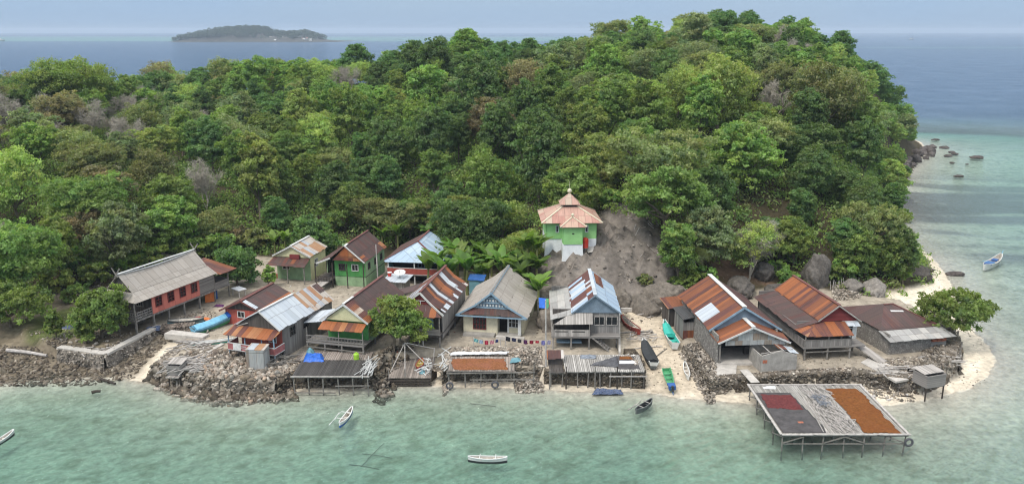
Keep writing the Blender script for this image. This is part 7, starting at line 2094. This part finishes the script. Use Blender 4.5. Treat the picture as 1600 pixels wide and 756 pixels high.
def dish(loc, R_, yaw, tilt, label, mat='steel_white'):
    r = empty('satellite_dish', loc, yaw, label, 'satellite dish'); vs, fs = [], []; A, B = 18, 5
    for j in range(B + 1):
        for i in range(A):
            a = 2 * math.pi * i / A; q = R_ * j / B; vs.append((q * math.cos(a), q * math.sin(a), .35 * q * q / R_))
    for j in range(B):
        for i in range(A): fs.append((j * A + i, j * A + (i + 1) % A, (j + 1) * A + (i + 1) % A, (j + 1) * A + i))
    v = np.array(vs); ct, s_ = math.cos(tilt), math.sin(tilt); v = np.stack([v[:, 0], v[:, 1] * ct - v[:, 2] * s_, v[:, 1] * s_ + v[:, 2] * ct + .55], 1)
    arr_mesh('bowl', v, np.array(fs), M[mat], parent=r, smooth=True)
    mb = MB(); mb.tube((0, 0, 0), (0, 0, .5), .05); mb.tube((0, 0, .55), (0, -.5 * s_, .55 + .5 * ct), .025); mb.build('mount', M['post'], r)
    return r


dish((x0 + .6, y0 + 1.2, 3.75), .78, 0, .25, 'large white satellite dish on the white shed roof')
r = empty('bucket', (x0 - .9, y0 + 2.0, 3.76), 0, 'red plastic bucket beside the satellite dish', 'bucket'); mb = MB(); mb.tube((0, 0, 0), (0, 0, .5), .22, .3, 12); mb.build('body', M['plastic_red'], r); mb = MB(); mb.tube((0, 0, .5), (0, 0, .56), .32, .3, 12); mb.build('rim', M['sheet_white'], r)
# multicoloured tarp between the cream house and the lean-to
M['tarp_orange'] = m_plain('tarp_orange', (.55, .16, .04), .6, .2, 3)
for i, (mt, c_) in enumerate([('plastic_blue', 'blue'), ('boat_green', 'green'), ('tarp_orange', 'orange')]):
    x, y = P(851 + (i - 1) * 4, 508, G); mb = MB()
    mb.slab([V(x - .4, y - .5, 4.0 - .1 * i), V(x + .5, y - .5, 3.9), V(x + .5, y + 1.2, 4.6), V(x - .4, y + 1.2, 4.7 - .1 * i)], .02)
    tag(mb.build('tarp', M[mt]), f'{c_} strip of plastic tarp slung beside the grey lean-to roof', 'tarp')
mb = MB(); x, y = P(851, 508, G); [mb.tube((x + a, y + b, G - .2), (x + a, y + b, 4.3), .05) for a in (-.8, .9) for b in (-.4, 1.2)]; tag(mb.build('tarp_stand', M['post']), 'pole stand carrying the coloured tarps', 'stand')
# yard of the red house and back row
r = empty('work_table', (*P(374, 462, G), G), 40, 'rough table with a white board top in the yard beside the red house porch', 'table')
mb = MB(); mb.box(-.9, .9, -.6, .6, .95, 1.05); mb.build('table_top', M['sheet_white'], r)
for sx in (-.7, .7):
    for sy in (-.45, .45): mb = MB(); mb.beam((sx * 1.15, sy, -.1), (sx, sy, .95), .1); mb.build('leg', M['pole_pale'], r)
for px, py, lab, mt, s in [(311, 498, 'red cloth heap in the yard in front of the blue covered boat', 'plastic_red', .8), (322, 500, 'orange tan sheet lying in the yard by the boat', 'tarp_orange', .8), (306, 496, 'dark bundle beside the red cloth heap', 'tarp_dark', .5), (447, 432, 'dark red covered heap in front of the small yellow house', 'boat_red', 1.6), (470, 434, 'second dark red heap nearer the green house', 'boat_red', 1.3), (104, 512, 'blue sheet between the two leafy trees', 'net_navy', .8), (240, 514, 'dark blue sheet stored under the red plank house', 'net_navy', 1.0), (342, 478, 'purple cloth lying near the back porch of the red house', 'cloth_plum', .7)]:
    x, y = P(px, py, G); sheet('cloth_heap', mt, [(x - s, y - s * .5), (x + s, y - s * .6), (x + s * .9, y + s * .6), (x - s * .8, y + s * .5)], G, .4 * s, lab, 'heap', .35, int(px))
for px, py, zt, lab, mt in [(327, 474, 3.0, 'orange cloth hanging under the back of the red house', 'tarp_orange'), (332, 470, 3.0, 'blue cloth hanging under the back of the red house', 'boat_blue')]:
    x, y = P(px, py, G); mb = MB(); mb.slab([V(x - .5, y, 1.7), V(x + .5, y + .6, 1.7), V(x + .5, y + .6, zt), V(x - .5, y, zt)], .03); tag(mb.build('cloth', M[mt]), lab, 'cloth')
for b, n, z_, lab, dr, mt in [((-37.5, -34.0, 86.5, 89.0), 40, G, 'grey boards and poles scattered in the yard below the red plank house', 1.2, 'pole_pale'), ((-36.2, -32.2, 79.8, 83.2), 70, 1.9, 'broken boards and poles on the rubble by the stilt hut', 1.0, 'pole_pale'), ((-28.5, -24.0, 78.6, 80.6), 40, 1.2, 'branches and driftwood at the foot of the rubble wall', 1.4, 'post'),
                              ((-48, -44.5, 85.8, 87.5), 16, 1.5, 'heap of bleached driftwood branches on the left sea wall', 1.9, 'pole_pale'), ((13.8, 16.6, 90.5, 93.5), 24, 1.3, 'poles and boards lying on the sand behind the boats', 1.4, 'pole_pale'), ((16.5, 20, 98, 102), 20, 1.6, 'planks stacked under the rock ledge', 1.5, 'pole_pale'), ((-26.5, -23.4, 81.5, 84.5), 40, 1.8, 'planks and junk between the pink balcony house and the dark deck', .9, 'post'),
                              ((-7.5, -6.0, 82.0, 86.0), 30, 1.5, 'white poles and floats left of the seaweed rack', .3, 'ridge_white'), ((44, 48, 82, 84.5), 24, 1.7, 'grey planks on the rubble near the right stilt hut', 1.3, 'pole_pale'), ((38.0, 43, 79.5, 81.0), 24, 1.75, 'driftwood sticks on the right quay', 1.4, 'pole_pale'), ((16, 23, 108, 121), 26, 5.0, 'dry sticks scattered on the bare rock slope', 1.0, 'pole_pale')]:
    if lab.startswith('dry sticks'):
        mb = MB()
        for i in range(n):
            x = random.uniform(b[0], b[1]); y = random.uniform(b[2], b[3]); a = random.uniform(0, 3.1); l = random.uniform(.4, 1.3); zz = gz(x, y)
            q = V(x + math.cos(a) * l, y + math.sin(a) * l, 0); mb.tube(V(x, y, zz + .06), V(q.x, q.y, gz(q.x, q.y) + .08), .04, None, 5)
        tag(mb.build('stick_litter', M[mt]), lab, 'sticks')
    else: sticks('board_pile', b, n, z_, lab, mt, dirn=dr, spread=.5, rr=(.025, .075), cat='boards', layers=.4)
for a, b, z_, r_, lab, mt in [((10, 543), (72, 548), 1.2, .22, 'long bleached driftwood log on top of the left rubble shore', 'pole_pale'), ((158, 592), (180, 599), .1, .16, 'dark log lying at the waterline of the left shore', 'post_dark'), ((143, 613), (157, 611), .0, .18, 'short dark log awash off the left shore', 'post_dark'), ((990, 541), (1035, 539), 1.2, .07, 'pole lying across the sand behind the black covered boat', 'pole_pale'), ((1026, 552), (1042, 543), 1.1, .06, 'short pole on the sand between the boats', 'post'), ((968, 520), (1020, 518), 1.5, .1, 'log lying across the upper sand', 'post'), ((1110, 578), (1088, 552), 1.9, .08, 'plank leaning on the coral rubble by the shed', 'pole_pale'),
                              ((1408, 618), (1424, 619), .15, .08, 'small dark stick on the wet sand of the spit', 'post_dark'), ((808, 606), (824, 606), .1, .12, 'short dark board at the waterline by the seaweed rack', 'post_dark'), ((545, 713), (592, 719), -.25, .035, 'sunken pole lying on the sea floor left of the near canoe', 'post'), ((565, 697), (612, 703), -.25, .03, 'sunken crosspiece behind the near sunken pole', 'post'), ((564, 716), (600, 682), -.28, .03, 'long sunken pole slanting across the two others', 'post'), ((735, 628), (775, 632), -.2, .035, 'dark pole under water off the seaweed rack', 'post')]:
    p, q = V(*P(*a, z_), z_), V(*P(*b, z_), z_)
    if z_ < 0:
        for e_ in (p, q): e_.z = gz(e_.x, e_.y) + .08
    elif z_ in (1.2, 1.1) : p.z = gz(p.x, p.y) + r_; q.z = gz(q.x, q.y) + r_
    mb = MB(); mid = p.lerp(q, .5) + V(0, random.uniform(-.1, .1), .05); mb.path([p, mid, q], r_, r_ * .75, 7); tag(mb.build('log' if r_ > .1 else 'pole', M[mt]), lab, 'log' if r_ > .1 else 'pole')
# rough footpath below the mosque
pth = [P(912, 392, 6), P(925, 410, 4.6), P(926, 428, 3.2), P(916, 448, 2.2)]
vs, fs = [], []
for i, (x, y) in enumerate(pth):
    for k_ in range(1): pass
N_ = 24
for i in range(N_ + 1):
    t = i / N_ * (len(pth) - 1); a = min(int(t), len(pth) - 2); x = pth[a][0] + (pth[a + 1][0] - pth[a][0]) * (t - a); y = pth[a][1] + (pth[a + 1][1] - pth[a][1]) * (t - a)
    for s_ in (-.35, .35):
        xx = x + s_ * (1 + .3 * math.sin(i)); vs.append((xx, y, max(gz(xx, y), gz(x, y)) + .12))
    if i: b = 2 * i; fs.append((b - 2, b - 1, b + 1, b))
o = arr_mesh('footpath', np.array(vs), np.array(fs), M['concrete_pale']); tag(o, kind='structure')

# ================================================================ FAR ISLAND
IX0, IX1, IY = -1110, -640, 2760
g = np.random.default_rng(3)
xs = np.linspace(IX0 - 60, IX1 + 110, 120); ys = np.linspace(IY - 10, IY + 330, 24)
X, Y = np.meshgrid(xs, ys)
prof = np.interp(X, [IX0 - 60, IX0, IX0 + 30, IX0 + 120, IX0 + 220, IX0 + 270, IX0 + 300, IX0 + 360, IX0 + 410, IX1 - 20, IX1, IX1 + 60, IX1 + 110], [-2, 1, 14, 34, 40, 36, 22, 22, 24, 8, 3, .6, -2])
Z = prof * np.sin(np.pi * np.clip((Y - IY + 5) / 340, 0, 1)) ** .55 + (fbm(X / 25, Y / 25, 3) - .5) * 2
Z = np.where(Y < IY + 8, np.minimum(Z, .8), Z); Z[0] = -3; Z[-1] = -3
idx = np.arange(X.size).reshape(X.shape); q4 = np.stack([idx[:-1, :-1], idx[:-1, 1:], idx[1:, 1:], idx[1:, :-1]], -1).reshape(-1, 4)
M['far_soil'] = m_plain('far_soil', (.075, .07, .055), .95, .3, .05)
o = arr_mesh('island_terrain', np.stack([X, Y, Z], -1).reshape(-1, 3), q4, M['far_soil'], smooth=True); tag(o, kind='structure')
n = 900; tx = g.uniform(IX0 + 8, IX1 - 8, n); ty = IY + 14 + 250 * g.random(n) ** 1.4
village = (tx > IX0 + 280) & (ty < IY + 70) & (g.random(n) < .8)
tx, ty = tx[~village], ty[~village]; n = len(tx)
tz = np.interp(tx, [IX0, IX0 + 30, IX0 + 120, IX0 + 220, IX0 + 270, IX0 + 300, IX0 + 360, IX0 + 410, IX1 - 20], [1, 14, 34, 40, 36, 22, 22, 24, 8]) * np.sin(np.pi * np.clip((ty - IY + 5) / 340, 0, 1)) ** .55
m = 44; ci = np.repeat(np.arange(n), m); d = unit(g.normal(size=(n * m, 3)) + np.array([0, 0, .5])); rr = g.uniform(5, 11, n)
pp = np.stack([tx[ci], ty[ci], tz[ci] + rr[ci] * .7], 1) + d * rr[ci][:, None] * np.array([1, 1, .85]) * (.8 + .3 * g.random(n * m))[:, None]
s_ = g.uniform(1.2, 2.4, n * m); v, f = leaves(pp, unit(d + g.normal(size=d.shape) * .4), s_, s_ * .6, g)
tn = np.array([(.05, .07, .034), (.07, .082, .042), (.042, .06, .03)])[g.integers(3, size=n)][ci] * g.uniform(.8, 1.2, n * m)[:, None]
o = arr_mesh('island_woodland', v, f, M['foliage'], colors={'tone': np.repeat(tn, 4, 0)}); o.color = (1, 1, 1, 1)
tag(o, 'dark woodland covering the far low island', 'woodland', kind='stuff')
M['far_wall'] = m_plain('far_wall', (.55, .53, .50), .8, .1, .3); M['far_roof'] = m_plain('far_roof', (.32, .17, .13), .8, .15, .3); M['far_zinc'] = m_plain('far_zinc', (.60, .60, .58), .6, .1, .3)
for i in range(22):
    x = g.uniform(IX0 + 285, IX1 - 15) if i > 3 else g.uniform(IX0 + 230, IX0 + 285); y = IY + 14 + g.random() * 44; zz = max(.8, .18 * (y - IY)); w_ = g.uniform(5, 9)
    col_n, rm = [('rusty red', 'far_roof'), ('pale zinc', 'far_zinc')][int(g.random() < .55)]
    r = empty('far_house', (x, y, zz), g.uniform(-30, 30), f'tiny house with {col_n} roof on the shore of the far island', 'house', f'{col_n} roofed houses on the far island'); mb = MB(); mb.box(-w_ / 2, w_ / 2, -4, 4, -4, 3.4); mb.build('wall', M['far_wall'], r)
    mb = MB(); mb.slab([V(-w_ / 2 - .6, -4.6, 3.2), V(w_ / 2 + .6, -4.6, 3.2), V(w_ / 2 + .6, 0, 6.0), V(-w_ / 2 - .6, 0, 6.0)], .3); mb.slab([V(w_ / 2 + .6, 4.6, 3.2), V(-w_ / 2 - .6, 4.6, 3.2), V(-w_ / 2 - .6, 0, 6.0), V(w_ / 2 + .6, 0, 6.0)], .3); mb.build('roof', M[rm], r)
mb = MB(); mb.wall((IX1 - 40, IY + 5), (IX1 + 75, IY + 10), -1, .9, 5); tag(mb.build('breakwater', M['far_soil']), 'low dark breakwater running out from the far island', 'breakwater')

# ================================================================ HAZE
bpy_me = MB(); bpy_me.box(-14500, 14500, -150, 19000, -30, 72)
k = NT('haze'); k.n.remove(k.b)
pv = k.node('ShaderNodeVolumePrincipled'); pv.inputs['Color'].default_value = (.66, .78, .93, 1); pv.inputs['Density'].default_value = .00014; pv.inputs['Anisotropy'].default_value = .1
k.link(pv.outputs[0], k.out.inputs['Volume'])
o = bpy_me.build('haze', k.m); tag(o, kind='stuff')
